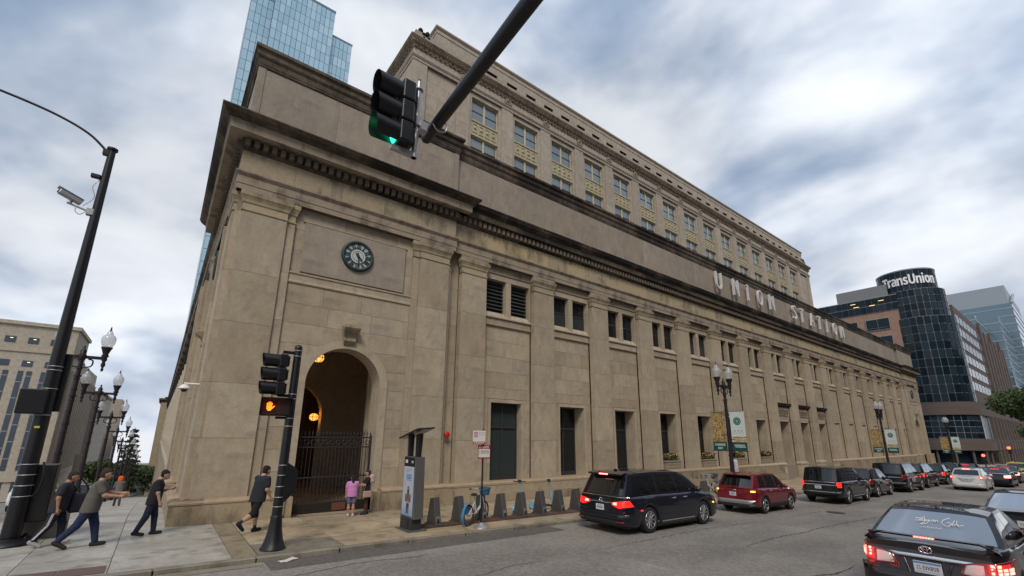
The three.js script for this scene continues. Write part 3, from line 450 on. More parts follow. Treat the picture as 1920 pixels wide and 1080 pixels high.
  { // back wall with an inner arch that leads on
    const o = [[1.4, -0.5], [1.4, 7.6], [8.5, 7.6], [8.5, -0.5]], h = [[2.9, -0.4]]; for (let q = 0; q <= 16; q++) { const t = Math.PI * (1 - q / 16); h.push([4.55 + 1.65 * Math.cos(t), 3.75 + 1.65 * Math.sin(t)]); } h.push([6.2, -0.4]);
    put('porch_wall', metreUV(extrude(o, 0.5, 0, [h])), porchStone, 0, 0, -9.4);
    const far = M.stone[2];
    put('hall_wall', metreUV(slab(1.2, 9.2, -0.6, 9, -18.4, -18)), far); put('hall_wall', metreUV(slab(9.0, 9.3, -0.6, 9, -18, -9.4)), far); put('hall_wall', metreUV(slab(1.2, 1.4, -0.6, 9, -18, -9.4)), far); put('hall_ceiling', metreUV(slab(1.2, 9.2, 8.4, 8.6, -18, -9.4)), far);
    for (const x of [5.6, 7.0, 8.2]) put('hall_pier', metreUV(slab(x, x + 0.5, -0.5, 8, -18, -17.6)), far);
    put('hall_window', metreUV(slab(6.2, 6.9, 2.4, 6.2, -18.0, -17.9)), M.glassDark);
  }

  // --- the office block above
  const TZ = -9.88, TX0 = 10.28, TX1 = LEN - 10.28, tp = 4.606, TS = M.towerStone, tw = (x0, x1, y0, y1, zf, m, d = 0.3, n = 'tower_block') => block(x0, x1, y0, y1, zf, m, d, n);
  put('tower_core', metreUV(slab(TX0 + 0.4, TX1 - 0.4, 15, 33, -60, TZ - 0.75)), TS[1]); put('tower_side', metreUV(slab(TX0 + 0.02, TX0 + 0.5, 15, 33, -60, TZ - 0.05)), TS[0]); put('tower_side', metreUV(slab(TX1 - 0.5, TX1 - 0.02, 15, 33, -60, TZ - 0.05)), TS[0]);
  for (const s of [0, 1]) { const fx = (a, b) => s ? [LEN - b, LEN - a] : [a, b]; let [a, b] = fx(TX0, 11.53); for (let q = 0; q < 6; q++) tw(a, b, 17 + q * 2.38, 17 + (q + 1) * 2.38, TZ, pick(TS)); [a, b] = fx(11.53, 14.62); for (let q = 0; q < 12; q++) { const y = 17 + q * 1.19, m = mix(a, b, q % 2 ? 0.35 : 0.65); tw(a, m, y, y + 1.19, TZ - 0.16, pick(TS)); tw(m, b, y, y + 1.19, TZ - 0.16, pick(TS)); } }
  const TN = 15, tx = (j) => LEN / 2 + (j - 7) * tp;
  for (let j = 0; j <= TN; j++) { const x = tx(j) - tp / 2; for (const [a, b] of [[17, 22], [22, 26.6], [26.6, 31.28]]) tw(x - 0.62, x + 0.62, a, b, TZ, pick(TS), 0.5, 'tower_pier'); }
  const blind = std({ color: lin(0.36, 0.37, 0.37), roughness: 0.8 });
  for (let j = 0; j < TN; j++) {
    const c = tx(j), hw = tp / 2 - 0.62;
    for (const s of [-1, 1]) tw(s < 0 ? c - hw : c + 1.40, s < 0 ? c - 1.40 : c + hw, 17, 31.28, TZ - 0.12, pick(TS), 0.5, 'window_reveal');
    tw(c - 1.4, c + 1.4, 30.86, 31.28, TZ - 0.12, pick(TS), 0.5, 'window_head');
    for (const [y0, y1] of [[28.78, 30.84], [25.3, 27.2]]) {
      const w = node(station, 'window', [c, y0, TZ - 0.42]), h = y1 - y0;
      add(w, 'frame', merge([slab(-1.4, -1.32, 0, h, -0.04, 0.06), slab(1.32, 1.4, 0, h, -0.04, 0.06), slab(-0.09, 0.09, 0, h, -0.04, 0.09), slab(-1.32, 1.32, h - 0.07, h, -0.04, 0.06), slab(-1.32, 1.32, 0, 0.08, -0.04, 0.06)]), M.creamFrame);
      for (const s of [-1, 1]) { add(w, 'sash_rail', box(1.22, 0.07, 0.07), M.darkFrame, [s * 0.705, h * 0.47, 0.02]); add(w, 'pane', box(1.22, h * 0.5, 0.012), M.glassTower, [s * 0.705, h * 0.73, -0.01]); add(w, 'pane', box(1.22, h * 0.43, 0.012), M.glassTower, [s * 0.705, h * 0.25, 0.015]); add(w, 'blind', box(1.2, h * (0.35 + 0.5 * rs()), 0.01), blind, [s * 0.705, h * 0.62, -0.09]); }
    }
    const sp = node(station, 'spandrel', [c, 27.2, TZ - 0.30]); add(sp, 'panel', box(2.8, 1.58, 0.12), M.spandrel, [0, 0.79, 0]);
    const rel = [slab(-1.4, 1.4, 1.42, 1.56, 0.05, 0.13), slab(-1.4, 1.4, 0.02, 0.16, 0.05, 0.13)]; for (const s of [-0.95, -0.32, 0.32, 0.95]) rel.push(slab(s - 0.24, s + 0.24, 0.36, 0.44, 0.05, 0.11), slab(s - 0.24, s + 0.24, 1.14, 1.22, 0.05, 0.11), slab(s - 0.24, s - 0.17, 0.44, 1.14, 0.05, 0.11), slab(s + 0.17, s + 0.24, 0.44, 1.14, 0.05, 0.11), at(new THREE.SphereGeometry(0.14, 8, 6), s, 0.79, 0.05)); add(sp, 'relief', merge(rel), M.spandrel);
    put('solid_back', slab(c - 1.4, c + 1.4, 17, 31, TZ - 0.75, TZ - 0.62), M.plaster);
  }
  const tpath = [[TX0, -60], [TX0, TZ], [TX1, TZ], [TX1, -60]];
  put('tower_architrave', sweep([[0, 31.28], [0.05, 31.32], [0.05, 31.5], [0.10, 31.56], [0.16, 31.68], [0.16, 31.74], [0, 31.78]], tpath), TS[1]);
  put('tower_frieze', sweep([[0, 31.76], [0, 32.42]], tpath), TS[0]);
  put('tower_cornice', sweep([[0, 32.38], [0.06, 32.42], [0.06, 32.70], [0.10, 32.74], [0.10, 32.78], [0.28, 32.84], [0.28, 32.90], [0.30, 33.02], [0.36, 33.06], [0.42, 33.15], [0.45, 33.18], [0.45, 33.24], [0, 33.30]], tpath), M.sootLight);
  const td = [], dg = box(0.22, 0.24, 0.10), dg2 = box(0.11, 0.10, 0.07); for (let x = TX0; x < TX1; x += 0.44) td.push(at(dg, x + 0.1, 32.57, TZ + 0.10)); for (let x = TX0; x < TX1; x += 0.24) td.push(at(dg2, x, 32.96, TZ + 0.325)); for (let z = TZ; z > -30; z -= 0.44) td.push(at(dg, TX0 - 0.10, 32.57, z - 0.2, 0, Math.PI / 2)); for (let z = TZ; z > -30; z -= 0.24) td.push(at(dg2, TX0 - 0.325, 32.96, z, 0, Math.PI / 2)); stuff(put('tower_dentils', merge(td), M.dentil));
  for (let j = 0; j <= TN; j++) { const x = tx(j) - tp / 2, p = []; for (let q = 0; q < 5; q++) { const t = Math.PI * (q / 4); p.push(at(new THREE.SphereGeometry(0.10, 6, 5).scale(1, 1.6, 0.8), Math.cos(t) * 0.26, 0.08 + Math.sin(t) * 0.24, 0, 0, 0, t - Math.PI / 2)); } p.push(slab(-0.4, 0.4, -0.12, 0.0, -0.08, 0.08)); put('palmette', merge(p), M.sootLight, x, 31.95, TZ + 0.1); }
  // parapet with its row of slots
  const pz = TZ - 0.1; put('parapet_base', metreUV(slab(TX0 + 0.3, TX1 - 0.3, 33.25, 34.08, pz - 0.6, pz)), TS[1]); put('parapet_top', sweep([[0, 34.42], [0, 35.1], [0.05, 35.14], [0.05, 35.22], [0.02, 35.26], [0.02, 35.52], [0.10, 35.58], [0.16, 35.66], [0.16, 35.78], [0, 35.82], [-0.8, 35.82]], [[12.2, pz - 8], [12.2, pz], [LEN - 12.2, pz], [LEN - 12.2, pz - 8]]), TS[0]);
  put('parapet_back', slab(12.2, LEN - 12.2, 33.8, 35.6, pz - 1.2, pz - 0.55), M.joint);
  for (let x = 12.2, q = 0; x < LEN - 13; q++) { const nx = q ? x + 1.08 : 17.2; put('parapet_block', box(Math.max(0.2, nx - x), 0.35, 0.5, va()), pick(TS), (x + nx) / 2, 34.25, pz - 0.25); x = nx + 1.22; }
  for (const x of [11.3, LEN - 11.3]) { put('parapet_pier', metreUV(slab(x - 0.9, x + 0.9, 33.2, 34.4, pz - 1.6, pz - 0.1)), TS[1]); const o = []; const rr = rng(9); for (let q = 0; q < 26; q++) o.push(at(new THREE.SphereGeometry(0.12 + 0.10 * rr(), 7, 5), (rr() - 0.5) * 1.2, 33.9 + rr() * 0.75, -0.1 + rr() * 0.35)); put('carved_finial', merge(o), M.soot, x, 0, pz - 0.35); }
  put('roof_house', metreUV(slab(33, 46, 33, 37.6, -26, -13.2)), M.attic[1]); put('roof_house', metreUV(slab(52, 66, 33, 36.6, -26, -13.2)), M.attic[1]);
}
// ---------------------------------------------------------------- things on the building
{
  // clocks
  const verd = std({ color: lin(0.035, 0.055, 0.055), roughness: 0.55, metalness: 0.4 }), dial = std({ color: lin(0.36, 0.42, 0.41), roughness: 0.5 }), inner = std({ color: lin(0.52, 0.55, 0.53), roughness: 0.5 });
  const clock = (label, pos, turn) => {
    const c = thing('wall_clock', label, 'clock', pos, turn, 'clocks on the station'); const R = 0.64;
    add(c, 'rim', lathe([[0.54, 0], [0.67, 0], [0.67, 0.05], [0.64, 0.11], [0.57, 0.11], [0.54, 0.07], [0.54, 0]], 40).rotateX(Math.PI / 2), verd);
    add(c, 'dial', new THREE.CircleGeometry(0.56, 40).translate(0, 0, 0.05), dial); add(c, 'inner_dial', new THREE.CircleGeometry(0.31, 32).translate(0, 0, 0.056), inner); add(c, 'ring', new THREE.TorusGeometry(0.325, 0.016, 6, 40).translate(0, 0, 0.06), verd); add(c, 'ring', new THREE.TorusGeometry(0.225, 0.007, 5, 32).translate(0, 0, 0.06), verd);
    const ROM = ['XII', 'I', 'II', 'III', 'IIII', 'V', 'VI', 'VII', 'VIII', 'IX', 'X', 'XI'];
    ROM.forEach((t, i) => { const g = letters(t, 0.14, 0.02); g.computeBoundingBox(); g.scale(Math.min(1.1, 0.17 / (g.boundingBox.max.x - g.boundingBox.min.x)), 1.35, 1).translate(0, 0.35, 0.052).rotateZ(-i * Math.PI / 6); add(c, 'numeral', g, verd); });
    const hand = (l, w, a, n) => add(c, n, extrude([[-w * 0.5, -0.16], [w * 0.5, -0.16], [w, -0.02], [w * 0.55, l * 0.45], [w * 0.9, l * 0.62], [0, l], [-w * 0.9, l * 0.62], [-w * 0.55, l * 0.45], [-w, -0.02]], 0.012).rotateZ(a).translate(0, 0, 0.085), verd);
    hand(0.30, 0.045, -2.35, 'hour_hand'); hand(0.46, 0.035, -2.98, 'minute_hand'); add(c, 'hub', cyl(0.05, 0.05, 0.07, 16).rotateX(Math.PI / 2).translate(0, 0, 0.09), verd);
  };
  clock('round roman numeral clock on the corner panel above the arch', [4.585, 9.93, -0.11], 0);
  clock('round clock on the side wall around the corner, seen edge on', [0.05, 9.93, -5.1], -Math.PI / 2);
  clock('small far clock on the end pavilion of the station', [LEN - 4.585, 9.93, -0.11], 0);
  // wall alarm and dome camera
  const al = thing('wall_alarm', 'round red alarm bell on the wall beside the corner pavilion', 'alarm', [9.33, 2.74, -0.30]); const redM = std({ color: lin(0.55, 0.02, 0.015), roughness: 0.35 }); add(al, 'shell', lathe([[0, 0.09], [0.08, 0.085], [0.13, 0.06], [0.14, 0.0], [0, 0]], 24).rotateX(Math.PI / 2), redM); add(al, 'mount', box(0.14, 0.14, 0.05), redM, [0, 0, -0.02]);
  const dc = thing('dome_camera', 'white dome security camera on a bracket at the building corner', 'camera', [0.02, 4.13, -1.0]);
  add(dc, 'bracket', merge([rod([0, 0.18, 0], [-0.45, 0.18, 0], 0.035), slab(-0.02, 0.03, 0.05, 0.32, -0.08, 0.08)]), M.white); add(dc, 'housing', lathe([[0, 0.14], [0.08, 0.12], [0.17, 0.02], [0.17, -0.03], [0, -0.03]], 20).translate(-0.42, 0.02, 0), M.white); add(dc, 'dome', new THREE.SphereGeometry(0.10, 16, 8, 0, Math.PI * 2, Math.PI / 2, Math.PI / 2).translate(-0.42, -0.01, 0), M.blackGloss);
  // iron gate in the arch
  const gt = thing('iron_gate', 'tall black iron gate with spear tips closing the corner arch', 'gate', [4.585, -0.07, -0.55]);
  const gm = std({ color: lin(0.045, 0.042, 0.045), roughness: 0.5, metalness: 0.4 });
  const spear = lathe([[0, 0.20], [0.028, 0.08], [0.012, 0.0], [0, 0]], 6), bar = cyl(0.014, 0.014, 2.4, 6);
  for (let i = 0; i < 22; i++) { const x = -1.36 + i * (2.72 / 21), b = add(gt, 'bar', bar, gm, [x, 1.52, 0]); add(b, 'spear_tip', spear, gm, [0, 1.2, 0]); }
  for (const [y, h] of [[0.32, 0.06], [1.22, 0.05], [2.30, 0.05], [2.66, 0.05]]) add(gt, 'rail', box(2.8, h, 0.05), gm, [0, y, 0]);
  const scr = []; for (let i = 0; i < 12; i++) scr.push(at(new THREE.TorusGeometry(0.085, 0.014, 5, 12), -1.25 + i * 0.228, 2.475, 0)); add(gt, 'scroll_band', merge(scr), gm); add(gt, 'kick_plate', box(2.8, 0.3, 0.04), M.bronze, [0, 0.16, 0]);
  for (const s of [-1, 1]) add(gt, 'post', box(0.07, 2.75, 0.1), gm, [s * 1.4, 1.37, 0]); add(gt, 'notice', box(0.5, 0.26, 0.02), std({ color: lin(0.14, 0.05, 0.03), roughness: 0.8 }), [0.35, 0.16, 0.04]);
  // lanterns in the porch
  const glow = new THREE.MeshStandardMaterial({ color: lin(0.8, 0.6, 0.3), emissive: new THREE.Color(1, 0.44, 0.07), emissiveIntensity: 1.15, roughness: 0.6 });
  const lantern = (label, pos, r, drop, power) => {
    const l = thing('hanging_lantern', label, 'lantern', pos, 0, 'lanterns in the porch'); add(l, 'globe', new THREE.SphereGeometry(r, 20, 14).scale(1, 0.85, 1), glow);
    const cage = [at(new THREE.TorusGeometry(r * 1.02, 0.018, 6, 28), 0, 0, 0, Math.PI / 2), at(cyl(r * 0.35, r * 0.2, 0.12, 12), 0, r * 0.85, 0), rod([0, r * 0.85, 0], [0, drop, 0], 0.015)]; for (let q = 0; q < 3; q++) cage.push(at(new THREE.TorusGeometry(r * 1.01, 0.014, 6, 28).scale(1, 0.86, 1), 0, 0, 0, 0, q * Math.PI / 3)); add(l, 'cage', merge(cage), M.ironDark);
    const p = new THREE.PointLight(0xffa64d, power, 0, 2); p.castShadow = true; p.shadow.radius = 6; l.add(p); return l;
  };
  lantern('glowing amber lantern high up under the corner arch', [4.22, 5.98, -3], 0.245, 1.4, 0.7);
  lantern('glowing amber lantern hanging lower, in front of the inner arch', [5.9, 3.63, -9.3], 0.245, 3.5, 0.9);
  // window boxes
  const boxM = std({ color: lin(0.36, 0.30, 0.235), map: stoneMap, roughness: 0.9 }), leafM = [[0.05, 0.09, 0.025], [0.08, 0.11, 0.03], [0.13, 0.06, 0.03]].map((c) => std({ color: lin(...c), roughness: 0.8, side: THREE.DoubleSide })), fl = [[0.5, 0.32, 0.06], [0.42, 0.10, 0.06], [0.5, 0.42, 0.2]].map((c) => std({ color: lin(...c), roughness: 0.8 }));
  ['window box of flowers nearest the black van', 'window box of flowers in the second planted window from the left', 'window box of flowers behind the lamp post with banners', 'window box of flowers just left of the triple doorway'].forEach((label, k) => {
    const c = X0 + (3 + k) * BP, p = thing('window_box', label, 'planter', [c, 0.66, -0.50], 0, 'window boxes on the station'), r = rng(40 + k);
    add(p, 'trough', merge([slab(-0.85, 0.85, 0, 0.5, -0.25, 0.25), slab(-0.9, 0.9, 0.5, 0.58, -0.29, 0.29), slab(-0.8, 0.8, 0.12, 0.17, 0.25, 0.27), slab(-0.8, 0.8, 0.32, 0.37, 0.25, 0.27)]), boxM);
    for (let q = 0; q < 3; q++) { const g = []; for (let i = 0; i < 60; i++) g.push(at(new THREE.CircleGeometry(0.07 + 0.05 * r(), 5), (r() - 0.5) * 1.55, 0.6 + r() * 0.38, (r() - 0.5) * 0.5, r() * 3, r() * 3, r() * 3)); stuff(add(p, 'foliage', merge(g), leafM[q])); }
    for (let q = 0; q < 3; q++) { const g = []; for (let i = 0; i < 9; i++) g.push(at(new THREE.SphereGeometry(0.045, 6, 5), (r() - 0.5) * 1.5, 0.75 + r() * 0.28, 0.05 + r() * 0.25)); stuff(add(p, 'blossoms', merge(g), fl[q])); }
  });
}
// ---------------------------------------------------------------- street lamps
const lampGlass = phy({ color: lin(0.80, 0.81, 0.82), roughness: 0.2, transmission: 0.7, thickness: 0, ior: 1.45 });
const lampIron = std({ color: lin(0.022, 0.016, 0.020), roughness: 0.45, metalness: 0.2 });
function streetLamp(label, pos, group) {
  const l = thing('street_lamp', label, 'street lamp', pos, 0, group);
  add(l, 'base', lathe([[0.30, 0], [0.30, 0.1], [0.25, 0.16], [0.23, 0.7], [0.17, 0.85], [0.19, 0.9], [0.13, 1.0]], 10), lampIron);
  const seg = [at(cyl(0.115, 0.075, 4.9, 10), 0, 3.45, 0)]; for (const y of [2.2, 3.3, 4.4, 5.2]) seg.push(at(cyl(0.13, 0.13, 0.06, 10), 0, y, 0)); for (let y = 1.3; y < 5.6; y += 0.42) seg.push(at(new THREE.TorusGeometry(0.105, 0.016, 5, 10), 0, y, 0, Math.PI / 2)); add(l, 'post', merge(seg), lampIron);
  const arm = [slab(-0.62, 0.62, 5.92, 6.04, -0.05, 0.05), at(lathe([[0.10, 0], [0.16, 0.15], [0.09, 0.28], [0.11, 0.36], [0.03, 0.5], [0.05, 0.56], [0, 0.62]], 10), 0, 5.85, 0), tube([[0.05, 5.55, 0], [0.32, 5.62, 0], [0.34, 5.86, 0], [0.2, 5.9, 0]], 0.03, 14), tube([[-0.05, 5.55, 0], [-0.32, 5.62, 0], [-0.34, 5.86, 0], [-0.2, 5.9, 0]], 0.03, 14)]; add(l, 'crossarm', merge(arm), lampIron);
  for (const s of [-1, 1]) {
    add(l, 'globe_holder', lathe([[0, -0.55], [0.04, -0.52], [0.05, -0.44], [0.03, -0.4], [0.08, -0.28], [0.05, -0.14], [0.10, -0.06], [0.08, 0.04], [0.13, 0.10], [0.09, 0.18], [0.17, 0.42], [0.19, 0.44], [0.19, 0.48], [0, 0.48]], 12).translate(s * 0.68, 5.98, 0), lampIron);
    const g = add(l, 'globe', lathe([[0.15, 0], [0.205, 0.10], [0.24, 0.24], [0.245, 0.36], [0.20, 0.47], [0.13, 0.53], [0.105, 0.56], [0.10, 0.62], [0.05, 0.70], [0.0, 0.72]], 18).translate(s * 0.68, 6.46, 0), lampGlass); add(g, 'finial', lathe([[0.035, 0], [0.045, 0.04], [0.02, 0.08], [0.03, 0.12], [0, 0.2]], 8).translate(s * 0.68, 7.16, 0), lampIron);
  }
  return l;
}
const bannerA = canvasTex(256, 640, (c, w, h) => {               // gold tangle over a green foot
  const r = rng(3); c.fillStyle = '#9a8152'; c.fillRect(0, 0, w, h); for (let i = 0; i < 420; i++) { c.strokeStyle = ['#5a4524', '#c7ac74', '#d9c48e', '#3f3421', '#a98a45'][i % 5]; c.lineWidth = 2 + r() * 5; c.beginPath(); const x = r() * w, y = r() * h * 0.78; c.arc(x, y, 6 + r() * 28, r() * 6, r() * 6 + 2.5); c.stroke(); }
  c.fillStyle = '#0d4a44'; c.fillRect(0, h * 0.78, w, h * 0.22); c.fillStyle = '#dfe5dd'; c.font = 'bold 50px sans-serif'; c.textAlign = 'center'; c.fillText('CHARGE', w / 2, h * 0.88); c.fillText('DAY', w / 2, h * 0.97);
});
const bannerB = canvasTex(256, 640, (c, w, h) => {               // white with a green roundel
  c.fillStyle = '#c9d2d0'; c.fillRect(0, 0, w, h); c.fillStyle = '#0f5a58'; c.beginPath(); c.arc(w * 0.47, h * 0.25, 66, 0, 7); c.fill(); c.strokeStyle = '#c9d2d0'; c.lineWidth = 5; c.beginPath(); c.arc(w * 0.47, h * 0.25, 47, 0, 7); c.stroke(); c.fillStyle = '#d6dedb'; c.fillRect(w * 0.38, h * 0.225, w * 0.18, 8); c.fillRect(w * 0.41, h * 0.26, w * 0.12, 10);
  c.fillStyle = '#8d9a98'; for (let i = 0; i < 3; i++) c.fillRect(w * (0.18 + i * 0.24), h * 0.485, w * 0.14, 16); for (let i = 0; i < 6; i++) c.fillRect(w * (0.12 + i * 0.13), h * 0.545, w * 0.09, 9);
  const r = rng(8); for (let i = 0; i < 60; i++) { c.fillStyle = ['#b08a35', '#8c6a22', '#c4a258', '#6f561e'][i % 4]; c.fillRect(r() * w - 20, h * (0.64 + r() * 0.12), 40 + r() * 80, 6); }
  c.fillStyle = '#0d4a44'; c.fillRect(0, h * 0.78, w, h * 0.22); c.fillStyle = '#dfe5dd'; for (let k = 0; k < 2; k++) for (let i = 0; i < 9; i++) c.fillRect(w * (0.14 + k * 0.05 + i * 0.078), h * (0.845 + k * 0.045), w * 0.055, 17);
});
function banners(pos, where) {
  [[-1, bannerA, 'gold patterned banner with a green foot on the ' + where], [1, bannerB, 'white banner with a green round emblem on the ' + where]].forEach(([s, t, label]) => {
    const b = thing('street_banner', label, 'banner', [pos[0], pos[1], pos[2]], 0, 'lamp post banners');
    const g = new THREE.PlaneGeometry(0.80, 2.1, 6, 8); g.rotateY(-Math.PI / 2); for (let i = 0; i < g.attributes.position.count; i++) { const z = g.attributes.position.getZ(i), y = g.attributes.position.getY(i); g.attributes.position.setX(i, 0.03 * Math.sin(y * 2 + s) * (0.40 - Math.abs(z))); } g.translate(0, 3.5, s * 0.55); g.computeVertexNormals();
    add(b, 'cloth', g, std({ map: t, roughness: 0.8, side: THREE.DoubleSide })); for (const y of [4.57, 2.43]) add(b, 'arm', rod([0, y, s * 0.05], [0, y, s * 1.0], 0.018), y > 3 ? M.steel : lampIron);
  });
}
for (const [x, where, lab] of [[24.3, 'lamp post behind the red car', 'twin globe street lamp with two banners behind the red car'], [53.5, 'second lamp post along the kerb', 'twin globe street lamp with banners near the far end of the station'], [83.4, 'farthest lamp post by the crossing', 'twin globe street lamp with banners beyond the station end']]) { const p = [x, gy(x), 4.85]; streetLamp(lab, p, 'street lamps along the kerb'); banners(p, where); }
const ordL = ['nearest', 'second', 'third', 'fourth', 'fifth', 'sixth', 'seventh', 'eighth', 'ninth'];
[-7.3, -16.3, -27, -37.2, -47.5, -57.5, -67.5, -77.5, -88].forEach((z, i) => { const x = -3.8; streetLamp(ordL[i] + ' twin globe street lamp going down the side street', [x, gy(x, z) + 0.02, z], 'street lamps down the side street'); });

// ---------------------------------------------------------------- traffic signals
const sigBlack = std({ color: lin(0.006, 0.006, 0.008), roughness: 0.42 });
const greenLit = new THREE.MeshStandardMaterial({ color: lin(0.02, 0.3, 0.15), emissive: new THREE.Color(0.02, 1, 0.42), emissiveIntensity: 2.6 });
const lensOff = [std({ color: lin(0.09, 0.008, 0.006), roughness: 0.25 }), std({ color: lin(0.10, 0.045, 0.004), roughness: 0.25 }), std({ color: lin(0.004, 0.05, 0.03), roughness: 0.25 })];
function signalHead(t, pos, lit, turn = 0) {                     // faces -x when turn is 0; three sections
  const h = node(t, 'signal_head', pos, [0, turn, 0]);
  for (let i = 0; i < 3; i++) {
    const y = 0.36 - i * 0.36;
    const body = new RoundedBoxGeometry(0.20, 0.345, 0.345, 2, 0.03); add(h, 'section', merge([at(body, 0, y, 0), at(slab(0.08, 0.15, -0.13, 0.13, -0.12, 0.12), 0, y, 0)]), sigBlack);
    add(h, 'lens', new THREE.SphereGeometry(0.20, 16, 8, 0, Math.PI * 2, 0, 0.85).rotateZ(Math.PI / 2).translate(0.02, y, 0), lit === i ? greenLit : lensOff[i]);
    const vg = new THREE.CylinderGeometry(0.172, 0.165, 0.36, 24, 1, true, Math.PI * 0.13, Math.PI * 1.74).rotateZ(Math.PI / 2).rotateX(Math.PI / 2); // tunnel visor, open below
    { const P = vg.attributes.position; for (let q = 0; q < P.count; q++) { const x = P.getX(q), yy = P.getY(q); if (x < 0) P.setX(q, x - 0.03 * yy / 0.17); } vg.computeVertexNormals(); }
    add(h, 'visor', vg.translate(-0.27, y, 0), new THREE.MeshStandardMaterial({ color: lin(0.006, 0.006, 0.008), roughness: 0.42, side: THREE.DoubleSide }));
  }
  return h;
}
{
  // near mast arm, reaching in from behind the camera side
  const t = thing('mast_arm_signal', 'traffic signal hanging from a thick black mast arm overhead, green lit', 'traffic signal', [1.2, gy(1.2, 24), 24.2]); const by = -gy(1.2, 24);
  add(t, 'mast_arm', rod([-0.52, 6.62 + by, 0], [0.15, 6.54 + by, -11.35], 0.115, 0.072, 16), sigBlack); add(t, 'arm_cap', at(new THREE.SphereGeometry(0.074, 12, 8), 0.15, 6.54 + by, -11.36), sigBlack); add(t, 'pole', cyl(0.20, 0.16, 7.4, 16), sigBlack, [-0.52, 3.7, 0]); add(t, 'pole_base', lathe([[0.4, 0], [0.4, 0.1], [0.25, 0.5], [0.19, 0.7]], 16), sigBlack, [-0.52, 0, 0]);
  const zz = 12.93 - 24.2; add(t, 'hanger_tube', rod([-0.045, 6.10 + by, zz], [-0.045, 7.24 + by, zz], 0.038, 0.038, 12), M.galv); add(t, 'hanger_tube_cap', at(cyl(0.025, 0.02, 0.05, 8), -0.045, 7.26 + by, zz), M.black);
  add(t, 'clamp', merge([slab(-0.09, 0.02, 6.56 + by, 6.68 + by, zz - 0.06, zz + 0.06), slab(-0.02, 0.16, 6.50 + by, 6.62 + by, zz - 0.03, zz + 0.09), at(new THREE.TorusGeometry(0.05, 0.012, 6, 14), -0.045, 6.62 + by, zz, Math.PI / 2), at(new THREE.TorusGeometry(0.05, 0.012, 6, 14), -0.045, 7.12 + by, zz, Math.PI / 2), at(new THREE.TorusGeometry(0.1, 0.012, 6, 16), 0.17, 6.54 + by, zz + 0.25)]), M.galv);
  add(t, 'bracket', merge([slab(-0.30, -0.04, 7.10 + by, 7.14 + by, zz - 0.02, zz + 0.02), slab(-0.36, -0.02, 6.10 + by, 6.16 + by, zz - 0.03, zz + 0.03)]), M.galv);
  signalHead(t, [-0.22, 6.64 + by, zz], 2).scale.setScalar(0.84);
  const gl = new THREE.PointLight(0x2cff9a, 0.03, 0, 2); gl.position.set(-0.55, 6.26 + by, zz); gl.shadow.radius = 4; t.add(gl);
}
const handTex = canvasTex(256, 256, (c, w, h) => {
  c.fillStyle = '#000'; c.fillRect(0, 0, w, h); c.strokeStyle = '#ff8a1c'; c.fillStyle = '#ff8a1c'; c.lineCap = 'round'; c.lineJoin = 'round';
  c.lineWidth = 21; for (const [x, y0] of [[84, 68], [112, 46], [140, 46], [167, 66]]) { c.beginPath(); c.moveTo(x, y0); c.lineTo(x * 0.85 + 19, 138); c.stroke(); }
  c.beginPath(); c.moveTo(172, 168); c.lineTo(214, 122); c.stroke(); c.beginPath(); c.moveTo(74, 130); c.lineTo(180, 130); c.lineTo(176, 178); c.lineTo(152, 214); c.lineTo(104, 214); c.lineTo(82, 180); c.closePath(); c.fill();
});
{
  const t = thing('corner_signal', 'black traffic signal pole at the kerb with a lit orange hand', 'traffic signal', [1.79, gy(1.79), 4.71]);
  add(t, 'pole', cyl(0.12, 0.095, 4.4, 18), sigBlack, [0, 2.78, 0]); add(t, 'cap', lathe([[0.1, 0], [0.1, 0.05], [0.06, 0.09], [0, 0.1]], 16), sigBlack, [0, 4.97, 0]);
  add(t, 'base', lathe([[0.29, 0], [0.29, 0.04], [0.26, 0.07], [0.20, 0.24], [0.155, 0.46], [0.135, 0.68], [0.14, 0.76], [0.11, 0.78]], 10), sigBlack);
  signalHead(t, [-0.34, 4.23, 0], -1);
  add(t, 'bracket', merge([slab(-0.36, 0, 4.80, 4.87, -0.04, 0.04), slab(-0.36, 0, 3.66, 3.73, -0.04, 0.04), slab(-0.34, 0, 3.10, 3.16, -0.05, 0.05)]), sigBlack);
  const straps = []; for (const y of [4.9, 4.75, 3.74, 3.62, 3.12, 2.92, 1.96, 1.72, 1.45, 1.2, 0.98]) straps.push(at(new THREE.TorusGeometry(0.1 + 0.004 * (5 - y), 0.011, 6, 18), 0, y, 0, Math.PI / 2)); add(t, 'strap', merge(straps), M.galv);
  const p = node(t, 'pedestrian_signal', [-0.36, 3.40, 0.02], [0, -0.12, 0]); add(p, 'housing', new RoundedBoxGeometry(0.72, 0.46, 0.22, 3, 0.04), sigBlack); add(p, 'lens', box(0.64, 0.38, 0.01), std({ color: lin(0.02, 0.014, 0.014), roughness: 0.35 }), [0, 0, 0.112]);
  add(p, 'hand', new THREE.PlaneGeometry(0.32, 0.32).translate(-0.15, 0, 0.121), new THREE.MeshStandardMaterial({ color: 0x000000, emissive: 0xffffff, emissiveMap: handTex, emissiveIntensity: 1.6 })); add(p, 'visor', merge([slab(-0.36, 0.36, 0.20, 0.225, 0.1, 0.24), slab(-0.36, -0.345, -0.2, 0.21, 0.1, 0.20), slab(0.345, 0.36, -0.2, 0.21, 0.1, 0.20)]), sigBlack);
  const hl = new THREE.PointLight(0xff5a1e, 0.25, 0, 2); hl.position.set(-0.15, 0, 0.24); hl.shadow.radius = 4; p.add(hl);
  add(t, 'push_button_box', extrude([[0.06, 1.05], [0.24, 1.25], [0.32, 1.35], [0.34, 1.78], [0.24, 1.9], [0.06, 2.02]], 0.2, 0.02).translate(0, 0, -0.1), sigBlack);
}
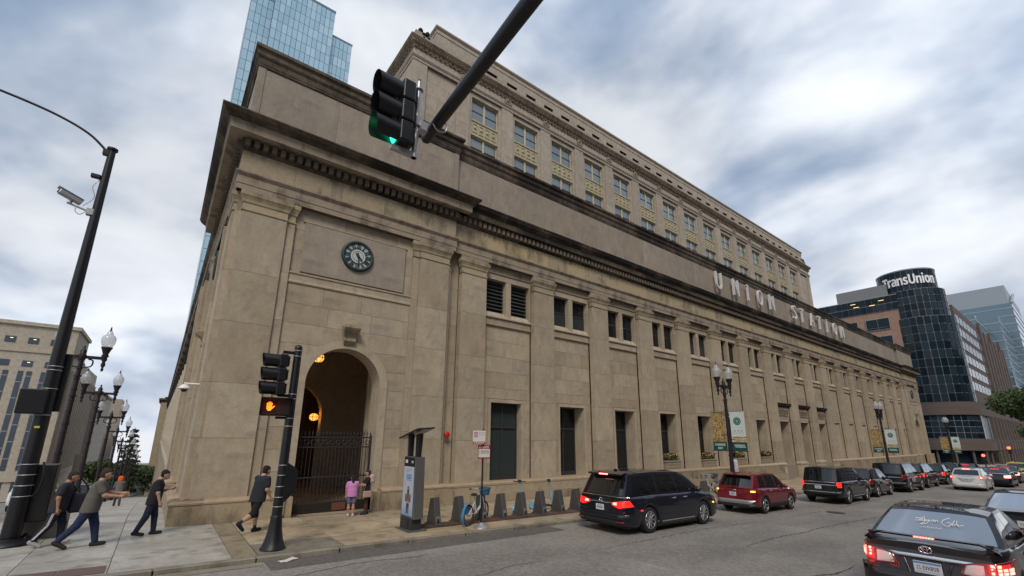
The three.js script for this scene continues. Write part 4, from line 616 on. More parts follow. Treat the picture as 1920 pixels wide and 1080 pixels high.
// ---------------------------------------------------------------- camera pole on the left
{
  const p0 = [-3.27, gy(-3.27, 1.08), 1.08], t = thing('camera_pole', 'tall black tapering pole with a security camera and cabinet at the left', 'pole', p0);
  add(t, 'shaft', cyl(0.185, 0.085, 10.8, 18), sigBlack, [0, 5.4, 0]); add(t, 'cap', cyl(0.13, 0.13, 0.06, 16), sigBlack, [0, 10.83, 0]); add(t, 'base', lathe([[0.48, 0], [0.48, 0.06], [0.40, 0.09], [0.38, 0.14], [0.25, 0.16]], 12), sigBlack); const nuts = []; for (let i = 0; i < 4; i++) nuts.push(at(cyl(0.05, 0.05, 0.14, 6), 0.36 * Math.cos(i * 1.57 + 0.6), 0.12, 0.36 * Math.sin(i * 1.57 + 0.6))); add(t, 'anchor_nut', merge(nuts), sigBlack);
  add(t, 'lamp_arm', tube([[-0.1, 10.72, 0], [-0.55, 11.1, 0], [-1.25, 11.38, 0], [-2.4, 11.58, 0.02], [-3.6, 11.66, 0.04]], 0.035, 30, 8), sigBlack); add(t, 'lamp_head', new RoundedBoxGeometry(0.75, 0.14, 0.34, 3, 0.05), M.galv, [-3.9, 11.66, 0.04]); add(t, 'arm_clamp', box(0.14, 0.16, 0.16), sigBlack, [-0.12, 10.68, 0]);
  const cam = node(t, 'security_camera', [-0.58, 9.03, 0.05], [0, 0.35, -0.30]); add(cam, 'housing', new RoundedBoxGeometry(0.52, 0.15, 0.17, 3, 0.03), M.galv); add(cam, 'hood', box(0.58, 0.02, 0.2), M.galv, [-0.03, 0.085, 0]); add(cam, 'lens', cyl(0.05, 0.05, 0.03, 12).rotateZ(Math.PI / 2), M.blackGloss, [-0.265, -0.01, 0]);
  add(t, 'camera_arm', merge([rod([-0.05, 8.72, 0], [-0.62, 8.86, 0.02], 0.03), rod([-0.55, 8.84, 0.02], [-0.55, 8.98, 0.04], 0.035), slab(-0.2, 0.0, 8.64, 8.82, -0.09, 0.09)]), M.galv); add(t, 'cable', merge([tube([[-0.2, 8.72, 0.05], [-0.32, 8.58, 0.06], [-0.42, 8.66, 0.05], [-0.42, 8.82, 0.03]], 0.012, 14), tube([[-0.1, 9.78, 0], [-0.2, 9.5, 0.04], [-0.12, 9.2, 0.02], [-0.3, 8.85, 0.03]], 0.01, 16)]), M.galv); add(t, 'sensor', new RoundedBoxGeometry(0.22, 0.13, 0.13, 2, 0.03), sigBlack, [-0.2, 9.86, 0]);
  add(t, 'junction_box', new RoundedBoxGeometry(0.52, 0.62, 0.42, 2, 0.03), sigBlack, [-0.22, 3.38, 0.05]); add(t, 'cable_guard', box(0.3, 1.5, 0.24), sigBlack, [0.12, 3.9, -0.22]); add(t, 'controller_cabinet', new RoundedBoxGeometry(0.6, 1.35, 0.5, 2, 0.03), sigBlack, [0.22, 1.15, -0.32]);
  const st = []; for (const y of [4.3, 4.2, 3.72, 3.05, 1.85, 1.6, 1.35, 1.1]) st.push(at(new THREE.TorusGeometry(0.185 - 0.0093 * y + 0.003, 0.013, 6, 20), 0, y, 0, Math.PI / 2)); add(t, 'strap', merge(st), M.galv); add(t, 'conduit', merge([tube([[0.26, 1.9, 0.1], [0.32, 1.6, 0.16], [0.30, 1.3, 0.16], [0.22, 1.1, 0.12]], 0.025, 14)]), sigBlack); add(t, 'sticker', box(0.1, 0.05, 0.004), std({ color: lin(0.55, 0.5, 0.03), roughness: 0.6 }), [-0.02, 2.75, 0.163]);
  const f = thing('concrete_footing', 'short grey concrete footing behind the camera pole', 'footing', [-2.9, gy(-2.9, 0.2), 0.1]); add(f, 'block', metreUV(new RoundedBoxGeometry(0.95, 0.62, 0.9, 2, 0.03)), std({ color: lin(0.30, 0.28, 0.24), map: concreteMap, roughness: 0.9 }), [0, 0.3, 0]); add(f, 'post', box(0.12, 1.5, 0.12), std({ color: lin(0.2, 0.17, 0.14), roughness: 0.8 }), [0.38, 1.3, -0.1]);
}
// ---------------------------------------------------------------- kiosk, stop sign, bike docks, bikes, scooters
{
  const ad = canvasTex(320, 768, (c, w, h) => {
    const r = rng(14); const g = c.createLinearGradient(0, 0, 0, h); g.addColorStop(0, '#b9bfcc'); g.addColorStop(0.8, '#b2b8c6'); g.addColorStop(1, '#7f9cc4'); c.fillStyle = g; c.fillRect(0, 0, w, h);
    c.fillStyle = '#7c889c'; for (let k = 0; k < 3; k++) for (let i = 0; i < 7 - k * 2; i++) c.fillRect(70 + i * 28, 44 + k * 22, 22, 9);
    c.fillStyle = '#2f78c0'; for (let i = 0; i < 4; i++) { c.fillRect(92 + i * 42, 130, 34, 70); c.fillStyle = '#cdd5e4'; c.fillRect(104 + i * 42, 150, 10, 26); c.fillStyle = '#2f78c0'; } for (let i = 0; i < 6; i++) c.fillRect(96 + i * 28, 212, 20, 16);
    // printed figure in a cropped jacket
    c.fillStyle = '#4a4140'; c.beginPath(); c.ellipse(176, 352, 30, 40, 0, 0, 7); c.fill(); c.fillRect(148, 350, 58, 90); c.fillStyle = '#a58472'; c.beginPath(); c.ellipse(172, 352, 17, 24, 0, 0, 7); c.fill(); c.fillStyle = '#6d625c'; c.fillRect(92, 440, 34, 120); c.fillRect(222, 440, 34, 120); c.fillStyle = '#6d625c'; c.beginPath(); c.moveTo(140, 420); c.lineTo(214, 420); c.lineTo(232, 560); c.lineTo(206, 566); c.lineTo(130, 560); c.lineTo(112, 548); c.closePath(); c.fill(); c.fillStyle = '#9a8a80'; c.fillRect(142, 540, 66, 46); c.fillStyle = '#3d3f49'; c.beginPath(); c.moveTo(136, 584); c.lineTo(214, 584); c.lineTo(206, 742); c.lineTo(180, 742); c.lineTo(174, 630); c.lineTo(160, 742); c.lineTo(130, 742); c.closePath(); c.fill();
  });
  const grey = std({ color: lin(0.13, 0.128, 0.125), roughness: 0.5, metalness: 0.4 });
  const k = thing('bike_share_kiosk', 'bike hire kiosk with an advert panel and a tilted solar roof', 'kiosk', [5.72, gy(5.72), 4.1]);
  add(k, 'foot_plate', box(0.62, 0.03, 0.95), grey, [0, 0.015, 0]); add(k, 'pedestal', merge([slab(-0.2, 0.2, 0.03, 0.36, -0.36, 0.12), slab(-0.16, 0.16, 0.03, 0.36, 0.14, 0.34)]), M.darkFrame);
  const body = extrude([[-0.44, 0.36], [0.44, 0.36], [0.36, 2.12], [-0.36, 2.12]], 0.30, 0.015).rotateY(-Math.PI / 2).translate(0.15, 0, 0); add(k, 'body', body, grey);
  const face = new THREE.PlaneGeometry(0.78, 1.44); { const P = face.attributes.position; for (let i = 0; i < P.count; i++) P.setX(i, P.getX(i) * (P.getY(i) > 0 ? 0.9 : 1)); } face.rotateY(-Math.PI / 2).translate(-0.172, 1.13, 0); add(k, 'advert', face, std({ map: ad, roughness: 0.35 }));
  const hd = add(k, 'header', box(0.012, 0.27, 0.72), M.black, [-0.172, 1.98, 0]); add(hd, 'header_mark', merge([slab(-0.008, -0.007, -0.04, 0.06, -0.28, -0.22), slab(-0.008, -0.007, -0.04, 0.06, -0.2, -0.12), slab(-0.008, -0.007, -0.03, 0.04, 0.16, 0.2), slab(-0.008, -0.007, -0.03, 0.04, 0.23, 0.27)]), M.white);
  for (const z of [-0.34, 0.22]) add(k, 'strut', extrude([[-0.06, 2.1], [0.06, 2.1], [0.09 + (z > 0 ? 0.05 : 0), 2.84], [-0.09, 2.80]], 0.12, 0.01).rotateY(-Math.PI / 2).translate(0.06, 0, z), M.black);
  const rf = add(k, 'solar_roof', new RoundedBoxGeometry(0.62, 0.05, 1.35, 2, 0.02), M.blackGloss, [0, 2.86, 0.0]); rf.rotation.set(-0.22, 0, 0.08);
  // bus stop pole with two plates
  const s1 = canvasTex(256, 256, (c, w, h) => { c.fillStyle = '#cfc8c6'; c.fillRect(0, 0, w, h); c.strokeStyle = '#8c2a33'; c.lineWidth = 12; c.strokeRect(32, 34, 56, 86); c.fillStyle = '#8c2a33'; c.fillRect(48, 50, 24, 20); c.fillRect(48, 84, 24, 20); c.fillStyle = '#9a9295'; for (let k = 0; k < 3; k++) for (let i = 0; i < 4; i++) c.fillRect(118 + i * 32, 30 + k * 26, 25, 11); c.fillStyle = '#b7b0b0'; for (let i = 0; i < 4; i++) c.fillRect(100 + i * 28, 128, 22, 8); c.fillStyle = '#8a1f2a'; c.fillRect(0, 210, w, 46); c.fillStyle = '#e2d5d2'; for (let i = 0; i < 6; i++) c.fillRect(24 + i * 36, 224, 27, 18); });
  const s2 = canvasTex(256, 256, (c, w, h) => { c.fillStyle = '#8a1620'; c.fillRect(0, 0, w, h); c.fillStyle = '#cbc4c0'; c.fillRect(12, 76, w - 24, 156); c.strokeStyle = '#d9cfcb'; c.lineWidth = 8; c.beginPath(); c.arc(42, 38, 20, 0, 7); c.stroke(); c.fillStyle = '#d9cfcb'; for (let k = 0; k < 2; k++) for (let i = 0; i < 5; i++) c.fillRect(92 + i * 27, 18 + k * 28, 21, 15); c.fillStyle = '#4f4a4c'; for (let k = 0; k < 2; k++) { c.fillRect(26, 104 + k * 36, 12, 22); for (let i = 0; i < 8; i++) c.fillRect(60 + i * 21, 106 + k * 36, 16, 17); } });
  const b = thing('bus_stop_sign', 'bus stop pole with a white plate above a red and white plate', 'sign', [7.7, gy(7.7), 5.0]); add(b, 'pole', cyl(0.03, 0.03, 3.05, 10), M.ironDark, [0, 1.52, 0]); add(b, 'foot', lathe([[0.24, 0], [0.24, 0.03], [0.1, 0.1], [0.05, 0.16]], 14), M.galv);
  const pl = (y, x, tex, n) => { const m = add(b, n, new RoundedBoxGeometry(0.42, 0.43, 0.012, 2, 0.006), M.white, [x, y, 0.045]); m.rotation.y = -0.35; add(m, 'print', new THREE.PlaneGeometry(0.42, 0.43).translate(0, 0, 0.0075), std({ map: tex, roughness: 0.45 })); }; pl(2.78, -0.19, s1, 'upper_plate'); pl(2.32, 0.02, s2, 'lower_plate');
  // docking rail and docks
  const rl = thing('dock_rail', 'low rust brown base rail under the bike docks', 'rail', [9.8, gy(9.8), 4.0]); rl.rotation.z = -0.0161; for (let i = 0; i < 4; i++) add(rl, 'rail_plate', metreUV(new THREE.BoxGeometry(1.92, 0.05, 0.55), i), std({ color: lin(0.13, 0.075, 0.055), map: sootLightMap, roughness: 0.85 }), [-2.9 + i * 1.94, 0.025, 0]);
  const dockM = std({ color: lin(0.13, 0.13, 0.132), roughness: 0.42, metalness: 0.6 }), dockS = std({ color: lin(0.34, 0.345, 0.35), roughness: 0.35, metalness: 0.7 });
  const dock = thing('bike_dock', 'grey wedge shaped bike dock, first after the kiosk', 'bike dock', [6.61, gy(6.61), 3.9], 0, 'bike docks along the pavement');
  add(dock, 'shell', extrude([[-0.30, 0.04], [0.30, 0.04], [0.10, 0.84], [-0.12, 0.80]], 0.17, 0.02).rotateY(-Math.PI / 2).translate(0.085, 0, 0), dockM); add(dock, 'face', extrude([[-0.065, 0.1], [0.065, 0.1], [0.05, 0.78], [-0.05, 0.78]], 0.02, 0.005).rotateX(-0.26).translate(0, 0.06, 0.292), dockS); add(dock, 'slot', box(0.07, 0.12, 0.03), M.black, [0, 0.17, 0.285]); add(dock, 'foot', box(0.32, 0.04, 0.66), dockM, [0, 0.05, 0]);
  const dn = ['second bike dock, left of the docked blue bike', 'third bike dock, behind the bus stop pole', 'fourth bike dock, right of the bus stop pole', 'fifth bike dock, beside the first scooter', 'sixth bike dock, between the two scooters', 'seventh bike dock, beside the second scooter', 'eighth bike dock, partly hidden by the black van'];
  [7.52, 8.4, 9.27, 10.2, 11.15, 12.1, 13.1].forEach((x, i) => copy(dock, dn[i], [x, gy(x), 3.9]));
  const fn = ['bike dock just ahead of the black van', 'bike dock behind the red car, nearest the van', 'bike dock hidden behind the red car roof', 'bike dock in front of the red car bonnet', 'bike dock left of the black SUV'];
  [16.9, 18.0, 22.9, 24.9, 26.0].forEach((x, i) => copy(dock, fn[i], [x, gy(x), 3.9]));
  // a bicycle: rolls along its local z, front at +z
  const bike = (label, pos, turn, col, fender) => {
    const t = thing('hire_bicycle', label, 'bicycle', pos, turn, 'hire bicycles'); const fm = std({ color: lin(...col), roughness: 0.4, metalness: 0.1 }), cm = std({ color: lin(...fender), roughness: 0.5 }), tyre = std({ color: lin(0.012, 0.012, 0.012), roughness: 0.8 });
    for (const z of [-0.54, 0.52]) { const w = node(t, 'wheel', [0, 0.33, z]); add(w, 'tyre', new THREE.TorusGeometry(0.31, 0.025, 8, 28).rotateY(Math.PI / 2), tyre); const sp = [at(cyl(0.03, 0.03, 0.1, 8), 0, 0, 0, 0, 0, Math.PI / 2)]; for (let i = 0; i < 14; i++) sp.push(rod([0, 0, 0], [0, 0.29 * Math.cos(i * 0.449), 0.29 * Math.sin(i * 0.449)], 0.003, 0.003, 3)); add(w, 'spokes', merge(sp), M.galv); }
    add(t, 'frame', merge([rod([0, 0.34, -0.05], [0, 0.78, -0.16], 0.03), rod([0, 0.34, -0.05], [0, 0.52, 0.28], 0.045), rod([0, 0.52, 0.28], [0, 0.86, 0.32], 0.035), rod([0, 0.33, -0.54], [0, 0.34, -0.05], 0.022), rod([0, 0.33, -0.54], [0, 0.68, -0.14], 0.02)]), fm); add(t, 'fork', merge([rod([0.05, 0.33, 0.52], [0.04, 0.82, 0.34], 0.018), rod([-0.05, 0.33, 0.52], [-0.04, 0.82, 0.34], 0.018)]), fm);
    add(t, 'fender', new THREE.CylinderGeometry(0.36, 0.36, 0.09, 22, 1, true, Math.PI * 0.35, Math.PI * 0.9).rotateZ(Math.PI / 2).translate(0, 0.33, -0.54), new THREE.MeshStandardMaterial({ color: lin(...fender), roughness: 0.5, side: THREE.DoubleSide })); add(t, 'skirt', new THREE.CircleGeometry(0.33, 20, 0.2, 2.4).rotateY(Math.PI / 2).translate(0.05, 0.33, -0.54), new THREE.MeshStandardMaterial({ color: lin(...fender), roughness: 0.5, side: THREE.DoubleSide }));
    add(t, 'saddle', new THREE.SphereGeometry(0.13, 12, 8).scale(0.75, 0.38, 1.1), M.black, [0, 0.93, -0.2]); add(t, 'seat_post', rod([0, 0.76, -0.155], [0, 0.92, -0.19], 0.016), M.steel); add(t, 'handlebar', merge([rod([0, 0.84, 0.32], [0, 1.02, 0.28], 0.018), tube([[-0.3, 1.06, 0.12], [-0.2, 1.06, 0.24], [0, 1.03, 0.28], [0.2, 1.06, 0.24], [0.3, 1.06, 0.12]], 0.016, 16)]), M.galv); for (const s of [-1, 1]) add(t, 'grip', rod([s * 0.3, 1.06, 0.12], [s * 0.31, 1.06, 0.02], 0.02), M.black);
    add(t, 'basket', lathe([[0.15, 0], [0.21, 0.22], [0.22, 0.22], [0.22, 0.25], [0.2, 0.25]], 4).rotateY(Math.PI / 4).scale(1.1, 1, 0.85).translate(0, 0.84, 0.55), cm); add(t, 'crank', merge([at(new THREE.TorusGeometry(0.1, 0.012, 5, 18), 0.06, 0.34, -0.05, 0, Math.PI / 2), rod([0.08, 0.34, -0.05], [0.08, 0.2, 0.02], 0.012), rod([-0.08, 0.34, -0.05], [-0.08, 0.48, -0.12], 0.012)]), M.galv); return t;
  };
  bike('blue hire bicycle parked at the second dock', [7.98, gy(7.98), 4.3], 2.05, [0.50, 0.50, 0.52], [0.05, 0.20, 0.38]);
  bike('silver hire bicycle with a basket just ahead of the black van', [16.4, gy(16.4), 3.45], 2.9, [0.42, 0.44, 0.46], [0.30, 0.33, 0.36]); bike('grey hire bicycle between the van and the red car', [17.6, gy(17.6), 3.5], 2.8, [0.34, 0.36, 0.38], [0.26, 0.29, 0.33]); bike('grey hire bicycle in front of the red car bonnet', [24.4, gy(24.4), 3.5], 2.8, [0.36, 0.38, 0.40], [0.30, 0.32, 0.36]); bike('grey hire bicycle left of the black SUV', [25.6, gy(25.6), 3.5], 2.9, [0.40, 0.42, 0.44], [0.26, 0.29, 0.33]);
  // kick scooters
  const sc = thing('kick_scooter', 'pale blue electric scooter standing beside the fifth dock', 'scooter', [10.75, gy(10.75), 3.05], 2.2, 'electric scooters'); const sb = std({ color: lin(0.16, 0.40, 0.55), roughness: 0.4 });
  add(sc, 'deck', new RoundedBoxGeometry(0.2, 0.07, 0.72, 2, 0.02), M.black, [0, 0.16, -0.1]); add(sc, 'stem', merge([rod([0, 0.18, 0.34], [0, 1.12, 0.22], 0.03), slab(-0.05, 0.05, 0.42, 0.70, 0.25, 0.34)]), sb); add(sc, 'rear_guard', at(new THREE.CylinderGeometry(0.14, 0.14, 0.1, 14), 0, 0.17, -0.5, 0, 0, Math.PI / 2), sb); for (const z of [-0.52, 0.40]) add(sc, 'wheel', new THREE.TorusGeometry(0.085, 0.035, 8, 18).rotateY(Math.PI / 2), M.black, [0, 0.12, z]); add(sc, 'handlebar', merge([rod([-0.26, 1.12, 0.2], [0.26, 1.12, 0.2], 0.018), slab(-0.06, 0.06, 1.08, 1.18, 0.17, 0.26)]), M.black);
  copy(sc, 'pale blue electric scooter standing beside the seventh dock', [12.2, gy(12.2), 2.95], 2.0);
  // white moulded rack behind the red car
  const wr = thing('white_rack', 'white moulded panel with three arched holes behind the red car', 'rack', [25.6, gy(25.6), 4.3], 0.5); wr.scale.setScalar(1.28); const ho = [-0.32, 0, 0.32].map((x) => { const h = [[x - 0.11, 0.9]]; for (let q = 0; q <= 10; q++) h.push([x + 0.11 * Math.cos(Math.PI * (1 - q / 10)), 1.24 + 0.11 * Math.sin(Math.PI * (1 - q / 10))]); h.push([x + 0.11, 0.9]); return h; }); add(wr, 'panel', extrude([[-0.55, 0], [0.55, 0], [0.58, 1.15], [0.46, 1.4], [0.2, 1.5], [-0.2, 1.5], [-0.46, 1.4], [-0.58, 1.15]], 0.12, 0.02, ho), M.white);
  // litter
  const pa = thing('paper_scrap', 'flattened white paper scrap lying in the gutter', 'litter', [1.97, gy(1.97) - 0.098, 5.58], 0.5); const pg = new THREE.PlaneGeometry(0.42, 0.2, 5, 3).rotateX(-Math.PI / 2); for (let i = 0; i < pg.attributes.position.count; i++) pg.attributes.position.setY(i, 0.008 + 0.02 * hash(i, 3, 9)); pg.computeVertexNormals(); add(pa, 'sheet', pg, new THREE.MeshStandardMaterial({ color: lin(0.6, 0.58, 0.54), roughness: 0.9, side: THREE.DoubleSide }));
}
// ---------------------------------------------------------------- vehicles: local x forward, z to the right, y up, origin on the road below the middle
const paint = (r, g, b, flake = 0) => phy({ color: lin(r, g, b), roughness: 0.45, metalness: 0, clearcoat: 1, clearcoatRoughness: 0.03, specularIntensity: 0.4 });
const carGlass = phy({ color: lin(0.006, 0.007, 0.008), roughness: 0.04, specularIntensity: 1, clearcoat: 1, clearcoatRoughness: 0.02 });
const rubber = std({ color: lin(0.013, 0.013, 0.014), roughness: 0.85 }), trimBlack = std({ color: lin(0.014, 0.014, 0.015), roughness: 0.55 }), alloy = std({ color: lin(0.48, 0.48, 0.49), roughness: 0.3, metalness: 0.85 });
const tailOn = new THREE.MeshPhysicalMaterial({ color: lin(0.5, 0.01, 0.01), emissive: new THREE.Color(1, 0.02, 0.015), emissiveIntensity: 0.95, roughness: 0.2, clearcoat: 1 }), tailHot = new THREE.MeshStandardMaterial({ color: lin(0.6, 0.1, 0.08), emissive: new THREE.Color(1, 0.26, 0.20), emissiveIntensity: 2.6 }), tailOff = phy({ color: lin(0.22, 0.008, 0.008), roughness: 0.15, clearcoat: 1 }), amber = new THREE.MeshStandardMaterial({ color: lin(0.6, 0.2, 0.02), emissive: new THREE.Color(1, 0.35, 0.04), emissiveIntensity: 3 }), clearLamp = phy({ color: lin(0.5, 0.46, 0.42), roughness: 0.15, clearcoat: 1 });
function curve(pts) { return (x) => { if (x <= pts[0][0]) return pts[0][1]; for (let i = 0; i < pts.length - 1; i++) if (x <= pts[i + 1][0]) { const t = (x - pts[i][0]) / (pts[i + 1][0] - pts[i][0]); return mix(pts[i][1], pts[i + 1][1], t * t * (3 - 2 * t) * 0.5 + t * 0.5); } return pts[pts.length - 1][1]; }; }
function grid(rows, smooth = true) {                              // rows of equal length -> surface
  const P = [], I = [], n = rows[0].length; for (const r of rows) for (const p of r) P.push(...p);
  for (let j = 0; j < rows.length - 1; j++) for (let i = 0; i < n - 1; i++) { const a = j * n + i; I.push(a, a + 1, a + n, a + 1, a + n + 1, a + n); }
  let g = new THREE.BufferGeometry(); g.setAttribute('position', new THREE.Float32BufferAttribute(P, 3)); g.setIndex(I); g.computeVertexNormals(); g.setAttribute('uv', new THREE.Float32BufferAttribute(new Float32Array(P.length / 3 * 2), 2)); return g;
}
function wheelParts(parent, R, w, x, z, side, spokes) {
  const W = node(parent, 'wheel', [x, R, z]), s = side;
  add(W, 'tyre', lathe([[R * 0.66, -w / 2], [R * 0.93, -w / 2], [R, -w * 0.36], [R, w * 0.36], [R * 0.93, w / 2], [R * 0.66, w / 2]], 36).rotateX(Math.PI / 2), rubber);
  const rim = [at(lathe([[R * 0.62, 0], [R * 0.69, 0], [R * 0.69, 0.03], [R * 0.63, 0.02]], 32).rotateX(Math.PI / 2), 0, 0, s > 0 ? w / 2 - 0.02 : -w / 2 - 0.01)], zf = s * (w / 2 - 0.03);
  for (let i = 0; i < spokes; i++) { const a = i / spokes * Math.PI * 2, b = a + 0.16; for (const c of [a - 0.10, b - 0.06]) rim.push(rod([Math.cos(a) * R * 0.12, Math.sin(a) * R * 0.12, zf], [Math.cos(c) * R * 0.64, Math.sin(c) * R * 0.64, zf + s * 0.012], 0.02, 0.014, 5)); }
  rim.push(at(cyl(R * 0.16, R * 0.16, 0.04, 12).rotateX(Math.PI / 2), 0, 0, zf)); add(W, 'rim', merge(rim), alloy); add(W, 'brake', cyl(R * 0.62, R * 0.62, 0.02, 24).rotateX(Math.PI / 2), trimBlack, [0, 0, s * (w / 2 - 0.1)]);
}
function vehicle(name, label, category, S, pos, scale, group) {
  const t = thing(name, label, category, pos, 0, group); t.scale.setScalar(scale); t.rotation.z = -0.0161;
  const { L, W, paint: pm, topPts, sill = 0.24, ax, R, ribs, roofY, tumble = 0.17 } = S, hL = L / 2, hW = W / 2, r0 = S.endR || 0.5, c0 = S.endC || 0.13;
  const top = curve(topPts), planW = (x) => { const e = Math.abs(x) - (hL - r0); return hW * (1 - (e > 0 ? c0 * (e / r0) ** 2 : 0)); };
  const rearOff = S.rearOff || ((y) => 0), frontOff = S.frontOff || ((y) => 0), wgt = (x) => sm(hL - 0.75, hL, Math.abs(x));
  const archR = R * 1.14, archY = (x) => { let y = sill + 0.06 * sm(hL - 0.6, hL, Math.abs(x)); for (const a of ax) { const d = Math.abs(x - a); if (d < archR) y = Math.max(y, R * 0.98 + Math.sqrt(archR * archR - d * d)); } return y; };
  const section = (x) => { const w = planW(x), yt = top(x), yb = archY(x), wT = w * (S.beltW || 0.93), m = Math.max(yb + 0.05, yt * 0.58), pts = [[w * 0.90, yb - 0.02], [w * 0.965, yb], [w * 0.985, yb + 0.05], [w, mix(yb + 0.05, m, 0.75)], [w, Math.max(m, yb + 0.08)], [w * 0.992, mix(Math.max(m, yb + 0.08), yt, 0.55)], [w * 0.975, yt - 0.075], [wT + 0.012, yt - 0.018], [wT - 0.02, yt], [wT * 0.8, yt + 0.012], [wT * 0.4, yt + 0.028], [0, yt + 0.034]]; return pts; };
  const xs = []; for (let i = 0; i <= 44; i++) xs.push(-hL + L * i / 44); for (const a of ax) for (let q = -12; q <= 12; q++) xs.push(a + archR * Math.sin(q / 12 * Math.PI / 2) * 0.9999); for (let q = 0; q < 6; q++) { xs.push(-hL + r0 * (q / 6) ** 1.5 * 0.5, hL - r0 * (q / 6) ** 1.5 * 0.5); } xs.sort((a, b) => a - b); const X = xs.filter((x, i) => i === 0 || x - xs[i - 1] > 0.004);
  const bend = (x, y) => x < 0 ? x + rearOff(y) * wgt(x) : x + frontOff(y) * wgt(x);
  const rows = X.map((x) => { const s = section(x); return [...s.map(([z, y]) => [bend(x, y), y, z]), ...[...s].reverse().slice(1).map(([z, y]) => [bend(x, y), y, -z])]; });
  const capG = (row, flip) => { const P = []; const n = row.length; for (let i = 0; i < n / 2 - 1; i++) { const a = row[i], b = row[i + 1], c = row[n - 1 - i], d = row[n - 2 - i]; for (const q of flip ? [a, c, b, b, c, d] : [a, b, c, b, d, c]) P.push(...q); } const g = new THREE.BufferGeometry(); g.setAttribute('position', new THREE.Float32BufferAttribute(P, 3)); g.computeVertexNormals(); return g; };
  add(t, 'body', merge([grid(rows), capG(rows[0], true), capG(rows[rows.length - 1], false)]), pm);
  add(t, 'underbody', merge([slab(-hL + 0.25, ax[0] - archR, sill - 0.06, sill + 0.3, -hW * 0.84, hW * 0.84), slab(ax[0] - archR, ax[0] + archR, sill - 0.02, top(0) - 0.15, -hW * 0.62, hW * 0.62), slab(ax[0] + archR, ax[1] - archR, sill - 0.07, sill + 0.2, -hW * 0.93, hW * 0.93), slab(ax[1] - archR, ax[1] + archR, sill - 0.02, 0.6, -hW * 0.62, hW * 0.62), slab(ax[1] + archR, hL - 0.25, sill - 0.04, sill + 0.25, -hW * 0.84, hW * 0.84)]), trimBlack);
  // greenhouse
  const wR = hW * (S.beltW || 0.93) - tumble, roof = curve(roofY), side = (xb, xr, u, s) => { const x = mix(xb, xr, u), yb = top(xb) - 0.005, yr = roof(xr), wb = planW(xb) * (S.beltW || 0.93) - 0.01; return [x, mix(yb, yr, u), s * (mix(wb, wR, u ** 1.25))]; };
  const glassList = [], pil = [];
  for (let k = 0; k < ribs.length - 1; k++) for (const s of [-1, 1]) {
    const a = ribs[k], b = ribs[k + 1], n = 6, strip = (u0, u1) => { const rw = []; for (let j = 0; j <= n; j++) { const u = mix(u0, u1, j / n); const rr = []; for (let q = 0; q <= 6; q++) rr.push(side(mix(a[0], b[0], q / 6), mix(a[1], b[1], q / 6), u, s)); rw.push(s > 0 ? rr : rr.reverse()); } return grid(rw); };
    if (a[2] === 'g') { pil.push(strip(0, 0.07), strip(0.90, 1)); add(t, 'window', strip(0.07, 0.90), S.glass || carGlass); } else pil.push(strip(0, 1));
  }
  const f0 = ribs[ribs.length - 1], b0 = ribs[0];
  const roofRows = []; for (let i = 0; i <= 14; i++) { const x = mix(b0[1], f0[1], i / 14), rr = []; for (let q = 0; q <= 12; q++) { const v = -1 + q / 6; rr.push([x + (i === 0 ? -1 : i === 14 ? 1 : 0) * 0.0, roof(x) + 0.045 * (1 - v ** 4) - 0.0, v * wR]); } roofRows.push(rr); } pil.push(grid(roofRows));
  const screen = (rib, bulge, name, u0, u1, vm) => { const n = 10, rw = (ua, ub, va, vb) => { const o = []; for (let j = 0; j <= n; j++) { const u = mix(ua, ub, j / n), rr = []; for (let q = 0; q <= 12; q++) { const v = mix(va, vb, q / 12), p = side(rib[0], rib[1], u, 1); rr.push([p[0] + bulge * (1 - v * v) * (1 - 0.5 * u), p[1] + 0.045 * (1 - v ** 4) * u + 0.0 * (1 - u), v * p[2]]); } o.push(rr); } return grid(o); };
    const fr = [rw(0, u0, -1, 1), rw(u1, 1, -1, 1), rw(u0, u1, -1, -vm), rw(u0, u1, vm, 1)]; pil.push(...fr); add(t, name, rw(u0, u1, -vm, vm), S.rearGlass && name === 'rear_window' ? S.rearGlass : S.glass || carGlass); };
  screen(b0, S.rearBulge ?? -0.06, 'rear_window', S.rg ? S.rg[0] : 0.10, S.rg ? S.rg[1] : 0.88, 0.92); screen(f0, 0.14, 'windscreen', 0.05, 0.92, 0.94);
  add(t, 'cabin_frame', merge(pil), S.framePaint || pm);
  for (const a of ax) for (const s of [-1, 1]) wheelParts(t, R, 0.23, a, s * (hW - 0.135), s, S.spokes || 10);
  // things that follow the side or the tail of the body
  const sideZ = (x, y) => { const s = section(x); for (let i = 0; i < s.length - 1; i++) if (y <= s[i + 1][1]) { const q = (y - s[i][1]) / Math.max(1e-5, s[i + 1][1] - s[i][1]); return mix(s[i][0], s[i + 1][0], Math.max(0, Math.min(1, q))); } return s[s.length - 1][0]; };
  const tailX = (z, y) => { const k = 1 - Math.abs(z) / hW; return (Math.abs(z) < hW * (1 - c0) ? -hL : -(hL - r0 + r0 * Math.sqrt(Math.max(0, k) / c0))) + rearOff(y) * 1; };
  const tail = (name, pts, m, out = 0.012, nseg = 8) => { // polygon in (z, y) laid over the tail, subdivided so that it wraps the corner
    const s = new THREE.Shape(pts.map((p) => new THREE.Vector2(...p))), zmin = Math.min(...pts.map((p) => p[0])), zmax = Math.max(...pts.map((p) => p[0])), P = [];
    const ys = (z) => { let lo = 9, hi = -9; for (let i = 0; i < pts.length; i++) { const a = pts[i], b = pts[(i + 1) % pts.length]; if ((a[0] - z) * (b[0] - z) <= 0 && Math.abs(a[0] - b[0]) > 1e-6) { const y = mix(a[1], b[1], (z - a[0]) / (b[0] - a[0])); lo = Math.min(lo, y); hi = Math.max(hi, y); } } return [lo, hi]; };
